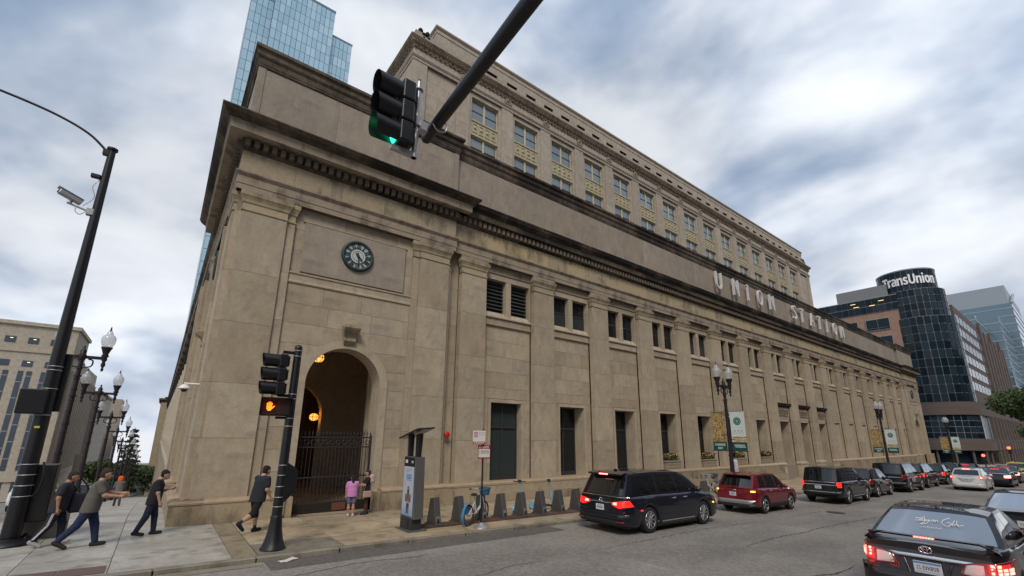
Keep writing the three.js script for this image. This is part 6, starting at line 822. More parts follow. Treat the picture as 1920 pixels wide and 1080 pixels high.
// faces local +z; legs / arms: angles forward from hanging straight down, then the bend at knee / elbow
function person(label, pos, turn, o) {
  const H = o.h, t = thing('person', label, 'person', pos, turn), b = o.build || 1, lean = o.lean || 0, S = (y, z = 0) => [0, y * H, z];
  const hipY = 0.50 * H, tilt = (x, y) => { const d = y - hipY; return [x, hipY + d * Math.cos(lean), d * Math.sin(lean)]; };
  const dir = (p, a, l, out = 0) => [p[0] + out * l, p[1] - Math.cos(a) * l * Math.sqrt(1 - out * out), p[2] + Math.sin(a) * l * Math.sqrt(1 - out * out)];
  const leg = [], arm = []; let low = 9;
  for (const [i, s] of [[0, 1], [1, -1]]) { const hip = [s * 0.052 * H * b, hipY, 0], [ha, kb] = o.legs[i], knee = dir(hip, ha, 0.235 * H), ank = dir(knee, ha - kb, 0.225 * H), fa = o.feet ? o.feet[i] : 0, toe = [ank[0] + s * 0.012, ank[1] - 0.032 * H + Math.sin(fa) * 0.10 * H, ank[2] + Math.cos(fa) * 0.095 * H], heel = [ank[0], ank[1] - 0.03 * H - Math.sin(fa) * 0.02 * H, ank[2] - 0.025 * H]; leg.push({ hip, knee, ank, toe, heel, s }); low = Math.min(low, toe[1] - 0.02 * H, heel[1] - 0.022 * H); }
  const dy = -low; for (const l of leg) for (const k of ['hip', 'knee', 'ank', 'toe', 'heel']) l[k][1] += dy; const T = (x, y) => { const p = tilt(x, y * H); p[1] += dy; return p; };
  for (const [i, s] of [[0, 1], [1, -1]]) { const sh = T(s * 0.108 * H * b, 0.80), [a, e, out, eo] = o.arms[i], el = dir(sh, a + lean * 0.5, 0.165 * H, s * (out || 0.12)), wr = dir(el, a + e + lean * 0.5, 0.145 * H, s * (eo ?? 0)); arm.push({ sh, el, wr, s }); }
  const hd = o.nod || 0, neck = T(0, 0.845), hc = [0, neck[1] + 0.082 * H * Math.cos(lean + hd), neck[2] + 0.082 * H * Math.sin(lean + hd) + 0.01 * H], hr = 0.056 * H;
  const ht = o.headTurn || 0, fwd = [Math.sin(ht) * Math.cos(hd), -Math.sin(hd), Math.cos(ht) * Math.cos(hd)], at3 = (p, d, l, u = 0) => [p[0] + d[0] * l, p[1] + d[1] * l + u, p[2] + d[2] * l];
  const pelvis = T(0, 0.52), waist = T(0, 0.62), chest = T(0, 0.735), up = T(0, 0.79);
  const torso = (g) => [[pelvis, waist, 0.085 * H * b + g, 0.080 * H * b + g, [1.18, 0.88]], [waist, chest, 0.080 * H * b + g, 0.083 * H * b + g, [1.25, 0.9]], [T(-0.075 * b, 0.795), T(0.075 * b, 0.795), 0.045 * H + g, 0.045 * H + g]];
  torso.length; const sk = [...torso(-0.004), [up, neck, 0.045 * H, 0.034 * H], [neck, hc, 0.034 * H, 0.034 * H], [at3(hc, fwd, 0.004, 0.014 * H), at3(hc, fwd, 0.010 * H, -0.022 * H), hr, hr * 0.84, [0.84, 1]], [at3(hc, fwd, 0.05 * H, 0.002), at3(hc, fwd, 0.066 * H, -0.012 * H), 0.006 * H, 0.009 * H]];
  for (const s of [-1, 1]) sk.push([[hc[0] + s * Math.cos(ht) * hr * 0.86, hc[1], hc[2] - s * Math.sin(ht) * hr * 0.86], [hc[0] + s * Math.cos(ht) * hr * 0.9, hc[1] - 0.02 * H, hc[2] - s * Math.sin(ht) * hr * 0.86], 0.011 * H, 0.008 * H]);
  for (const l of leg) sk.push([l.hip, l.knee, 0.046 * H * b, 0.030 * H * b], [l.knee, V3(l.knee, l.ank, 0.35), 0.030 * H, 0.034 * H * b], [V3(l.knee, l.ank, 0.35), l.ank, 0.034 * H * b, 0.020 * H], [l.heel, l.toe, 0.02 * H, 0.017 * H]); for (const a of arm) sk.push([a.sh, a.el, 0.031 * H * b, 0.024 * H * b], [a.el, a.wr, 0.024 * H * b, 0.016 * H]);
  const half = 0.56 * H, cen = [0, 0.52 * H, 0.05 * H]; const N = o.res || 92;
  const hands = []; for (const a of arm) { const d = new THREE.Vector3(a.wr[0] - a.el[0], a.wr[1] - a.el[1], a.wr[2] - a.el[2]).normalize(), side = new THREE.Vector3(-a.s, 0, 0), up2 = new THREE.Vector3().crossVectors(d, side).normalize(), P = (l, m, n) => [a.wr[0] + d.x * l + up2.x * m + side.x * n, a.wr[1] + d.y * l + up2.y * m + side.y * n, a.wr[2] + d.z * l + up2.z * m + side.z * n]; const q = H / 1.75;
    hands.push(rod(P(-0.01 * q, 0, 0), P(0.085 * q, 0.002, 0), 0.03 * q, 0.038 * q, 8)); [[0.030, 0.075], [0.010, 0.088], [-0.010, 0.08], [-0.030, 0.062]].forEach(([m, l]) => { hands.push(rod(P(0.08 * q, m * q, 0), P((0.08 + l * 0.5) * q, m * q, 0.014 * q), 0.0105 * q, 0.0095 * q, 6), rod(P((0.08 + l * 0.5) * q, m * q, 0.014 * q), P((0.08 + l * 0.8) * q, m * q, 0.045 * q), 0.0095 * q, 0.008 * q, 6)); }); hands.push(rod(P(0.02 * q, 0.03 * q, 0.005 * q), P(0.065 * q, 0.055 * q, 0.03 * q), 0.013 * q, 0.010 * q, 6), rod(P(0.065 * q, 0.055 * q, 0.03 * q), P(0.092 * q, 0.05 * q, 0.045 * q), 0.010 * q, 0.0085 * q, 6)); }
  const body = add(t, 'body', merge([surface(sk, N, half, cen, 0.03), ...hands]), skinM[o.skin || 0]);
  const shirt = [...torso(0.012)]; const hem = T(0, o.hem || 0.475); shirt.push([waist, hem, 0.084 * H * b + 0.012, 0.092 * H * b + 0.014, [1.2, 0.9]]); for (const a of arm) shirt.push([a.sh, V3(a.sh, a.el, o.sleeve ?? 0.62), 0.038 * H * b, 0.040 * H * b]); if (o.sleeve > 1) for (const a of arm) shirt.push([a.el, V3(a.el, a.wr, 0.9), 0.032 * H * b, 0.026 * H * b]);
  add(t, 'shirt', surface(shirt, N, half, cen, 0.035, (x, y, z) => hem[1] - 0.005 - y), o.shirt);
  const tr = [[T(-0.03 * b, 0.525), T(0.03 * b, 0.525), 0.082 * H * b, 0.082 * H * b, [1.1, 0.95]]]; const endT = o.shorts || 1; for (const l of leg) { tr.push([l.hip, endT < 0.5 ? V3(l.hip, l.knee, endT * 2) : l.knee, 0.056 * H * b, (endT < 0.5 ? 0.052 : 0.042) * H * b]); if (endT >= 0.5) tr.push([l.knee, V3(l.knee, l.ank, (endT - 0.5) * 2 * 0.94), 0.042 * H * b, (endT < 0.8 ? 0.05 : 0.036) * H]); }
  add(t, o.shorts ? 'shorts' : 'trousers', surface(tr, N, half, cen, 0.02, (x, y, z) => y - T(0, 0.56)[1]), o.trousers);
  for (const l of leg) add(t, 'shoe', surface([[l.heel, l.toe, 0.030 * H, 0.025 * H], [l.ank, l.heel, 0.024 * H, 0.028 * H], [V3(l.heel, l.toe, 0.5), l.ank, 0.024 * H, 0.022 * H]], 36, 0.13 * H, V3(l.heel, l.toe, 0.5), 0.012), o.shoes || M.black); if (o.socks) for (const l of leg) add(t, 'sock', rod(V3(l.knee, l.ank, 0.78), l.ank, 0.027 * H, 0.023 * H, 10), M.black);
  // hair: a cap over skull and nape that leaves the face free
  const back = [-fwd[0], -fwd[1], -fwd[2]], hcap = [[at3(hc, back, 0.010 * H, 0.018 * H), at3(hc, back, 0.018 * H, -0.012 * H), hr * 1.09, hr * 0.98, [0.86, 1]], [at3(hc, fwd, 0.018 * H, 0.036 * H), at3(hc, back, 0.02 * H, 0.034 * H), hr * 0.72, hr * 0.8]]; if (o.longHair) hcap.push([at3(hc, back, 0.03 * H, 0), at3(hc, back, 0.045 * H, -0.11 * H), 0.042 * H, 0.035 * H], [at3(hc, back, 0.045 * H, -0.11 * H), [hc[0] - 0.02, hc[1] - o.longHair * H, hc[2] - 0.075 * H], 0.035 * H, 0.016 * H]);
  const face = at3(hc, fwd, 0.012 * H, 0.016 * H); add(t, o.hood ? 'hood' : 'hair', surface(o.hood ? [[at3(hc, back, 0.01 * H, 0.02 * H), at3(hc, back, 0.01 * H, -0.04 * H), hr * 1.45, hr * 1.5]] : hcap, 56, 0.2 * H + (o.longHair ? 0.12 * H : 0), at3(hc, back, 0.0, o.longHair ? -0.12 * H : 0), 0.012, o.hood ? null : (x, y, z) => Math.min((x - face[0]) * fwd[0] + (y - face[1]) * fwd[1] + (z - face[2]) * fwd[2], face[1] + 0.012 * H - y + 0.0)), o.hood || o.hair || cloth(0.012, 0.009, 0.008));
  const eyes = []; for (const s of [-1, 1]) eyes.push(at(new THREE.SphereGeometry(0.006 * H, 8, 6), hc[0] + fwd[0] * hr * 0.92 + s * Math.cos(ht) * 0.019 * H, hc[1] + fwd[1] * hr * 0.92 + 0.006 * H, hc[2] + fwd[2] * hr * 0.92 - s * Math.sin(ht) * 0.019 * H)); add(t, 'eyes', merge(eyes), M.black); add(t, 'mouth', new THREE.SphereGeometry(0.012 * H, 8, 6).scale(1, 0.28, 0.5).rotateY(ht), std({ color: lin(0.25, 0.08, 0.07), roughness: 0.6 }), at3(hc, fwd, hr * 0.93, -0.030 * H));
  if (o.glasses) add(t, 'glasses', merge([-1, 1].map((s) => at(new THREE.TorusGeometry(0.013 * H, 0.002 * H, 5, 14), hc[0] + s * 0.019 * H, hc[1] + 0.006 * H, hc[2] + hr * 1.0))), M.black);
  if (o.stripes) for (const l of leg) for (let q = -1; q <= 1; q++) add(t, 'stripe', merge([rod([l.hip[0] + l.s * 0.056 * H * b, l.hip[1], l.hip[2] + q * 0.018], [l.knee[0] + l.s * 0.0425 * H * b, l.knee[1], l.knee[2] + q * 0.016], 0.0055, 0.0055, 5), rod([l.knee[0] + l.s * 0.0425 * H * b, l.knee[1], l.knee[2] + q * 0.016], [l.ank[0] + l.s * 0.036 * H, l.ank[1] + 0.02, l.ank[2] + q * 0.014], 0.0055, 0.0055, 5)]), M.white);
  return { t, arm, leg, hc, H };
}
{
  const gp = (x, z) => [x, gy(x, z) + 0.004, z], E = Math.PI / 2;
  person('person in a navy t-shirt and striped track trousers at the far left', gp(-2.48, 1.74), E - 0.1, { h: 1.68, build: 1.12, lean: 0.12, nod: 0.35, skin: 1, legs: [[0.28, 0.25], [-0.22, 0.35]], feet: [0.1, -0.5], arms: [[0.5, 0.6, 0.1], [-0.25, 0.3, 0.12]], shirt: cloth(0.018, 0.020, 0.032), trousers: cloth(0.012, 0.014, 0.03), stripes: true, hem: 0.44, shoes: std({ color: lin(0.30, 0.29, 0.30), roughness: 0.7 }), hair: cloth(0.03, 0.018, 0.012) });
  const gm = person('person in a grey t-shirt and jeans striding with both arms held forward', gp(-1.86, 2.28), E - 0.05, { h: 1.80, build: 1.15, lean: 0.16, nod: 0.2, legs: [[0.30, 0.12], [-0.42, 0.30]], feet: [0.05, -0.55], arms: [[0.55, 0.85, 0.08, -0.12], [0.45, 0.9, 0.08, -0.12]], shirt: cloth(0.105, 0.095, 0.085), trousers: cloth(0.012, 0.022, 0.062), glasses: true, hem: 0.44, shoes: cloth(0.02, 0.017, 0.017), hair: cloth(0.035, 0.022, 0.016) });
  const pm = person('person in a black t-shirt and jeans looking down at a phone by the corner', gp(-0.66, 1.34), E - 0.15, { h: 1.68, build: 1.1, lean: 0.10, nod: 0.6, legs: [[0.18, 0.1], [-0.24, 0.18]], feet: [0.05, -0.15], arms: [[0.08, 1.75, 0.06, -0.15], [0.12, 0.12, 0.1]], shirt: cloth(0.010, 0.010, 0.014), trousers: cloth(0.010, 0.014, 0.035), hem: 0.46, shoes: cloth(0.012, 0.012, 0.012) });
  person('person in a dark t-shirt and black shorts stepping past the signal pole', gp(1.72, 2.3), E + 0.45, { h: 1.80, build: 1.2, lean: 0.14, nod: 0.3, legs: [[0.16, 0.05], [-0.36, 0.75]], feet: [0, -0.9], arms: [[0.35, 0.7, 0.1], [-0.1, 0.6, 0.14]], shirt: cloth(0.014, 0.016, 0.022), trousers: cloth(0.006, 0.006, 0.007), shorts: 0.6, socks: true, hem: 0.45, shoes: cloth(0.016, 0.012, 0.014) });
  person('child in a pink t-shirt and denim shorts with a long dark ponytail', gp(4.92, 0.92), Math.PI - 0.2, { h: 1.36, build: 1.08, skin: 0, legs: [[0.03, 0], [-0.03, 0.02]], arms: [[0.05, 0.1, 0.16], [0.35, 0.8, 0.14]], shirt: cloth(0.55, 0.22, 0.48), trousers: cloth(0.11, 0.12, 0.19), shorts: 0.36, hem: 0.47, longHair: 0.27, shoes: cloth(0.5, 0.42, 0.42), hair: cloth(0.016, 0.009, 0.008), res: 84 });
  person('woman in a black top and brown trousers facing the child in pink', gp(5.52, 0.74), -E - 0.15, { h: 1.50, skin: 1, legs: [[0.05, 0.02], [-0.05, 0.04]], arms: [[0.55, 1.0, 0.1, -0.1], [0.5, 1.1, 0.1, -0.1]], shirt: cloth(0.010, 0.008, 0.008), trousers: cloth(0.065, 0.028, 0.018), hem: 0.47, longHair: 0.14, shoes: cloth(0.02, 0.02, 0.035), hair: cloth(0.03, 0.015, 0.010), res: 84 });
  person('distant person with an orange hood and grey coat going down the side street', gp(-2.05, -16), Math.PI + 0.2, { h: 1.52, lean: 0.2, nod: 0.2, legs: [[0.25, 0.1], [-0.2, 0.2]], arms: [[0.3, 0.4, 0.14], [0.1, 0.4, 0.14]], shirt: cloth(0.12, 0.115, 0.115), trousers: cloth(0.05, 0.05, 0.055), sleeve: 1.1, hem: 0.40, hood: cloth(0.75, 0.10, 0.02), res: 64 });
  // carried things
  { const w = pm.arm[0].wr, e = pm.arm[0].el, d = new THREE.Vector3(w[0] - e[0], w[1] - e[1], w[2] - e[2]).normalize().multiplyScalar(0.11).add(new THREE.Vector3(...w)).applyAxisAngle(new THREE.Vector3(0, 1, 0), pm.t.rotation.y).add(pm.t.position);
    const ph = thing('mobile_phone', 'white phone held up by the person in the black t-shirt', 'phone', [d.x, d.y + 0.02, d.z], E - 0.15); add(ph, 'case', new RoundedBoxGeometry(0.085, 0.012, 0.17, 2, 0.005).rotateX(-0.5), std({ color: lin(0.55, 0.55, 0.56), roughness: 0.4 })); add(ph, 'screen', new THREE.PlaneGeometry(0.075, 0.15).rotateX(-Math.PI / 2).translate(0, 0.008, 0).rotateX(-0.5), M.blackGloss); }
  const bg = thing('shoulder_bag', 'dark navy bag slung between the two people at the left', 'bag', [-2.15, gy(-2.15, 1.9) + 0.72, 1.62], 0.3); add(bg, 'pouch', metreUV(new RoundedBoxGeometry(0.36, 0.46, 0.2, 4, 0.07)), cloth(0.013, 0.014, 0.024), [0, 0.23, 0]); add(bg, 'strap', tube([[-0.14, 0.42, 0], [-0.22, 0.62, 0], [-0.1, 0.82, -0.02], [0.08, 0.62, 0.02], [0.14, 0.42, 0]], 0.018, 20), cloth(0.012, 0.012, 0.02));
  const hb = thing('handbag', 'pale pink handbag hanging at the side of the woman by the gate', 'bag', [5.44, gy(5.4, 0.9) + 0.60, 0.98], 0.1); add(hb, 'pouch', metreUV(new RoundedBoxGeometry(0.30, 0.22, 0.08, 3, 0.03)), cloth(0.42, 0.27, 0.23), [0, 0.11, 0]); add(hb, 'strap', tube([[-0.13, 0.2, 0], [0.0, 0.46, -0.1], [0.12, 0.62, -0.16], [0.13, 0.2, 0]], 0.008, 20), cloth(0.25, 0.16, 0.14));
  const sh = thing('bundled_wrap', 'pale pink wrap held over the shoulder of the woman by the gate', 'wrap', [5.62, gy(5.6, 0.8) + 1.12, 0.80]); add(sh, 'cloth', metreUV(surface([[[0, 0.06, 0], [0.03, 0.16, 0], 0.10, 0.11], [[-0.1, -0.02, 0.02], [0.04, 0.02, 0.04], 0.06, 0.08]], 40, 0.32, [0, 0.08, 0], 0.05)), cloth(0.42, 0.31, 0.28));
}
// ---------------------------------------------------------------- buildings beyond
// glass tower behind the station
{
  const t = thing('glass_tower', 'pale blue glass tower rising behind the station corner', 'tower', [0, 0, -140]);
  const gl = [[0.32, 0.50, 0.62], [0.28, 0.46, 0.58], [0.37, 0.55, 0.67]].map((c) => phy({ color: lin(...c), roughness: 0.12, clearcoat: 1, clearcoatRoughness: 0.04 })), mul = std({ color: lin(0.10, 0.17, 0.24), roughness: 0.5 }), r = rng(77), pale = std({ color: lin(0.40, 0.47, 0.53), roughness: 0.3 });
  const face = (x0, x1, y0, y1, z, w, h, visY) => {
    add(t, 'core', slab(x0, x1, y0 > 60 ? 0 : y0, y1, z - 26, z - 0.25), mul); const nx = Math.round((x1 - x0) / w), ny = Math.round((y1 - y0) / h), rest = [];
    for (let j = 0; j < ny; j++) for (let i = 0; i < nx; i++) { const px = mix(x0, x1, (i + 0.5) / nx), py = mix(y0, y1, (j + 0.5) / ny), g = box((x1 - x0) / nx - 0.14, (y1 - y0) / ny - 0.16, 0.2); if (py > visY) add(t, 'pane', g, gl[Math.floor(r() * 3)], [px, py, z - 0.1]); else rest.push(at(g, px, py, z - 0.1)); }
    if (rest.length) stuff(add(t, 'lower_panes', merge(rest), gl[0]));
  };
  face(1.0, 8.0, 20, 157.5, 0.0, 1.75, 4.2, 112); face(8.0, 28.6, 20, 165, 2.2, 1.72, 4.2, 128); face(28.6, 36.6, 20, 155.5, 0.6, 1.6, 4.2, 140);
  const L = []; for (let y = 22; y < 157; y += 4.2) for (let z = -1; z > -25; z -= 2.4) L.push(slab(0.86, 1.0, y, y + 4.02, z - 2.28, z)); stuff(add(t, 'side_panes', merge(L), pale)); add(t, 'roof_edge', merge([slab(7.9, 28.7, 165, 166, -24, 2.3), slab(0.9, 8, 157.5, 158, -25, 0.1), slab(28.6, 36.7, 155.5, 156.2, -25, 0.7)]), mul);
}
// dark glass office block beyond the crossing
{
  const t = thing('office_building', 'dark glass office block with a round corner and white lettering', 'building', [0, 0, 0]), r = rng(91);
  const gl = [[0.012, 0.024, 0.034], [0.008, 0.015, 0.023], [0.022, 0.038, 0.048]].map((c) => phy({ color: lin(...c), roughness: 0.09, specularIntensity: 0.35 })), mul = std({ color: lin(0.24, 0.275, 0.30), roughness: 0.5 }), brown = std({ color: lin(0.135, 0.110, 0.100), map: stoneMap, roughness: 0.85 }), pink = std({ color: lin(0.42, 0.265, 0.205), map: stoneMap, roughness: 0.85 }), grey = std({ color: lin(0.20, 0.205, 0.215), roughness: 0.7 }), lit = new THREE.MeshStandardMaterial({ color: lin(0.5, 0.4, 0.25), emissive: new THREE.Color(1, 0.66, 0.28), emissiveIntensity: 1.1 });
  const cx = 147.4, cz = -5.35;
  // a round glass drum: panes facing the street corner
  let made = 0; const aF = Math.PI - 0.154; // the way the round corner points
  const drum = (R, y0, y1, zo, n, rows) => {
    const zc = cz + zo; add(t, 'drum_core', at(cyl(R - 0.08, R - 0.08, y1 - y0, 48), cx, (y0 + y1) / 2, zc), mul); const rest = [];
    const a0 = aF - 1.55, a1 = aF + 1.55, w = R * (a1 - a0) / n - 0.17, h = (y1 - y0) / rows - 0.2;
    for (let j = 0; j < rows; j++) for (let i = 0; i < n; i++) { const a = mix(a0, a1, (i + 0.5) / n), y = mix(y0, y1, (j + 0.5) / rows), x = cx + R * Math.cos(a), z = zc + R * Math.sin(a); if (made < 230 && i > 0 && i < n - 1) { made++; const m = add(t, 'pane', box(w, h, 0.12), gl[Math.floor(r() * 3)], [x, y, z]); m.rotation.y = Math.PI / 2 - a; m.rotation.x = (r() - 0.5) * 0.012; } else rest.push(at(box(w, h, 0.12), x, y, z, 0, Math.PI / 2 - a)); }
    stuff(add(t, 'edge_panes', merge(rest), gl[0]));
  };
  drum(6.5, 11.4, 32.0, 0, 15, 10); drum(6.15, 32.0, 39.2, -0.5, 15, 4); drum(5.76, 39.2, 44.4, -1.15, 15, 3); add(t, 'drum_roof', at(cyl(5.9, 5.9, 0.3, 48), cx, 44.5, cz - 1.15), mul);
  // walls either side
  add(t, 'side_wall', metreUV(slab(141.6, 175, -4, 34.8, -46, -8.0)), pink); add(t, 'upper_storey', metreUV(slab(141.5, 175, 34.8, 38.8, -46, -7.6)), mul); add(t, 'roof_plant', metreUV(slab(141.8, 172, 38.8, 41.8, -20.5, -9.5)), grey);
  for (let j = 0; j < 2; j++) for (let i = 0; i < 22; i++) add(t, 'pane', box(0.12, 1.72, 1.22), gl[Math.floor(r() * 3)], [141.45, 35.8 + j * 1.95, -8.4 - i * 1.32]);
  for (const y of [31.6, 27.0, 22.4, 17.8]) for (let k = 0; k < 3; k++) { const z = -10.2 - k * 6.6, w = node(t, 'window', [141.5, y, z - 2.4]); add(w, 'frame', box(0.2, 3.0, 5.0), mul); for (const s of [-1, 1]) { add(w, 'pane', box(0.24, 2.2, 2.3), gl[0], [-0.02, 0.25, s * 1.2]); add(w, 'pane', box(0.24, 0.4, 2.3), gl[1], [-0.02, -1.15, s * 1.2]); } }
  for (const [y, z] of [[38.5, -17], [37.6, -16.4], [38.3, -11], [37.4, -13]]) add(t, 'ceiling_light', box(0.1, 0.12, 1.1), lit, [141.37, y - 0.6, z]);
  // street front with rows of windows reflecting the sky
  add(t, 'street_front', metreUV(slab(152, 246, 11, 36, -30, 0.4)), brown); const sky = phy({ color: lin(0.35, 0.37, 0.4), roughness: 0.03, metalness: 0.6 });
  for (let j = 0; j < 6; j++) for (let i = 0; i < 17; i++) { const w = node(t, 'window', [154.5 + i * 5.3, 15.9 + j * 3.35, 0.45]); add(w, 'pane', box(3.9, 2.0, 0.1), sky); add(w, 'mullion', box(0.18, 2.0, 0.16), mul); }
  add(t, 'setback_front', metreUV(slab(190, 246, 36, 38.5, -30, -3.0)), std({ color: lin(0.05, 0.04, 0.038), roughness: 0.8 })); for (let i = 0; i < 8; i++) add(t, 'bay_column', metreUV(slab(188 + i * 7, 191 + i * 7, 11.5, 37 - (i % 3) * 2, 0.4, 1.0)), brown);
  // podium: curved band, glass wall, canopy band, dark shop level
  const band = (R, y0, y1, m, n) => add(t, n, merge([at(cyl(R, R, y1 - y0, 48), cx, (y0 + y1) / 2, cz), slab(cx - R + 0.3, 175, y0, y1, -46, cz), slab(cx, 246, y0 - 0.002, y1 - 0.002, -28, cz + R - 0.02)]), m);
  band(7.0, 8.5, 11.4, brown, 'podium_band'); band(6.6, 3.2, 8.5, mul, 'podium_core'); band(7.4, 0.7, 3.2, brown, 'canopy_band'); band(6.0, -5, 0.7, gl[1], 'shop_level');
  for (let j = 0; j < 4; j++) for (let i = 0; i < 15; i++) { const a = mix(aF - 1.5, aF + 1.5, (i + 0.5) / 15); const m = add(t, 'pane', box(1.18, 1.16, 0.1), gl[Math.floor(r() * 3)], [cx + 6.62 * Math.cos(a), 3.9 + j * 1.32, cz + 6.62 * Math.sin(a)]); m.rotation.y = Math.PI / 2 - a; }
  for (let i = 0; i < 14; i++) add(t, 'podium_pier', metreUV(slab(156 + i * 6, 157.6 + i * 6, -6, 8.5, 1.6, 2.2)), brown); for (let i = 0; i < 7; i++) { const a = aF - 1.5 + i * 0.45; add(t, 'shop_column', at(cyl(0.22, 0.22, 7, 10), cx + 6.8 * Math.cos(a), -2.4, cz + 6.8 * Math.sin(a)), brown); }
  // lettering bent round the upper drum
  let a = 0; const R = 5.86, txt = 'TransUnion'; const lw = std({ color: lin(0.82, 0.83, 0.85), roughness: 0.4 });
  const widths = { T: 1.24, r: 0.80, a: 1.14, n: 1.20, s: 1.0, U: 1.40, i: 0.60, o: 1.24 }; const tot = [...txt].reduce((q, c) => q + widths[c], 0); a = -tot / 2;
  const centre = aF - 0.12; for (const ch of txt) { const w = widths[ch], g = letters(ch, 2.5, 0.2); g.computeBoundingBox(); g.scale(0.66, 1, 1); const th = centre - (a + w / 2) / R; const m = add(t, 'letter', g, lw, [cx + R * Math.cos(th), 40.6, cz - 1.15 + R * Math.sin(th)]); m.rotation.y = Math.PI / 2 - th; a += w; } const dot = centre - (a + 0.1) / R; add(t, 'letter_dot', box(0.18, 0.3, 0.18), lw, [cx + R * Math.cos(dot), 40.7, cz - 1.15 + R * Math.sin(dot)]);
}
// paler glass block farther along
{
  const t = thing('blue_glass_building', 'stepped pale blue glass block behind the dark office block', 'building', [0, 0, 0]), g1 = phy({ color: lin(0.09, 0.165, 0.22), roughness: 0.12, clearcoat: 1, clearcoatRoughness: 0.05 }), g2 = std({ color: lin(0.26, 0.31, 0.345), roughness: 0.5 });
  const blk = (x0, x1, y0, y1, z0, z1) => { add(t, 'glazed_volume', slab(x0, x1, y0, y1, z0, z1), g1); for (let y = y0 + 4.2; y < y1; y += 4.2) add(t, 'floor_band', slab(x0 - 0.12, x1 + 0.12, y - 0.3, y + 0.3, z0 - 0.1, z1 + 0.12), g2); };
  blk(262, 300, 10, 54, -40, -6); blk(300, 345, 10, 60, -44, -2); blk(345, 420, 0, 74, -50, 1);
  add(t, 'roof_screen', slab(345, 420, 74, 84, -50, 0), std({ color: lin(0.30, 0.34, 0.37), roughness: 0.5 })); add(t, 'roof_brace', rod([346, 74, 1], [372, 84, 1], 0.6), g2); add(t, 'base_block', slab(250, 430, -8, 12, -40, 0), std({ color: lin(0.10, 0.09, 0.085), roughness: 0.9 }));
}
// pale office block at the left
{
  const t = thing('pale_office_block', 'tall cream office block with paired dark window strips at the left edge', 'building', [-22, 0, -146]), st = [[0.48, 0.435, 0.365], [0.46, 0.415, 0.35]].map((c) => std({ color: lin(...c), map: stoneMap, roughness: 0.9 })), gl = phy({ color: lin(0.045, 0.06, 0.085), roughness: 0.15 }), band = std({ color: lin(0.38, 0.33, 0.26), roughness: 0.9 }), bar = std({ color: lin(0.22, 0.24, 0.27), roughness: 0.5 }), lit = new THREE.MeshStandardMaterial({ color: lin(0.5, 0.4, 0.3), emissive: new THREE.Color(1, 0.72, 0.4), emissiveIntensity: 1.3 });
  add(t, 'shaft', metreUV(slab(-60, 0, -20, 22.5, -60, 0)), st[0]); add(t, 'upper_storeys', metreUV(slab(-15.2, -0.0, 22.5, 29.0, -22, -0.02)), st[1]); add(t, 'cornice', metreUV(slab(-15.6, 0.5, 29.0, 29.9, -22, 0.5)), st[0]); add(t, 'band_course', slab(-60.2, 0.3, 22.2, 22.7, -22, 0.3), band);
  add(t, 'lower_wing', metreUV(slab(-30, 2, -20, 16.5, -110, -60)), st[0]); add(t, 'lower_wing', metreUV(slab(-30, 5, -22, 18, -140, -122)), st[1]); add(t, 'wing_cornice', slab(-30, 2.6, 16.5, 17.3, -110, -60), band);
  for (let i = 0; i < 9; i++) { const x = -3.2 - i * 4.1; for (const y of [25.2, 19.3]) { if (y > 22 && i > 2) continue; const w = node(t, 'window', [x - 0.6, y, 0.02]); add(w, 'pane', box(1.9, 1.5, 0.2), gl); if ((i + y) % 2 < 1.2) add(w, 'ceiling_light', box(0.5, 0.14, 0.04), lit, [0.2, 0.3, 0.12]); }
    for (const s of [-0.75, 0.75]) { const w = node(t, 'window_strip', [x - 0.6 + s, 5.4, 0.02]); add(w, 'pane', box(0.95, 24, 0.2), gl); for (let q = 0; q < 6; q++) add(w, 'spandrel_bar', box(0.95, 0.22, 0.26), bar, [0, -10 + q * 4 + s, 0]); }
    add(t, 'ground_window', box(2.6, 2.6, 0.2), gl, [x - 0.6, -10.4, 0.02]); }
  const fl = []; for (let z = -3; z > -58; z -= 3.4) fl.push(slab(0, 0.5, -8, 18.5, z - 1.3, z)); stuff(add(t, 'side_fins', merge(fl), st[1])); add(t, 'base_band', slab(-60.3, 0.4, -9.2, -8.2, -60, 0.4), band);
}
// low blocks far down the side street
[['low pale block at the foot of the side street', -14, -300, 40, 14], ['low brown block across the foot of the side street', 10, -330, 60, 9], ['grey block beyond the pale office block', -62, -330, 50, 26]].forEach(([label, x, z, w, h], k) => { const y = gy(x, z), t = thing('distant_block', label, 'building', [x, y, z], 0, 'blocks far down the side street'); add(t, 'wall', metreUV(slab(-w / 2, w / 2, -8, h, -20, 0)), std({ color: lin(0.32 - k * 0.05, 0.29 - k * 0.05, 0.24 - k * 0.04), map: stoneMap, roughness: 0.9 })); for (let i = 0; i < 8; i++) for (let j = 0; j < Math.floor(h / 4); j++) add(t, 'window', box(w / 14, 1.8, 0.3), M.glassDark, [-w / 2 + (i + 0.5) * w / 8, 2 + j * 4, 0]); add(t, 'roof_edge', slab(-w / 2 - 0.3, w / 2 + 0.3, h, h + 0.6, -20, 0.3), M.attic[1]); });
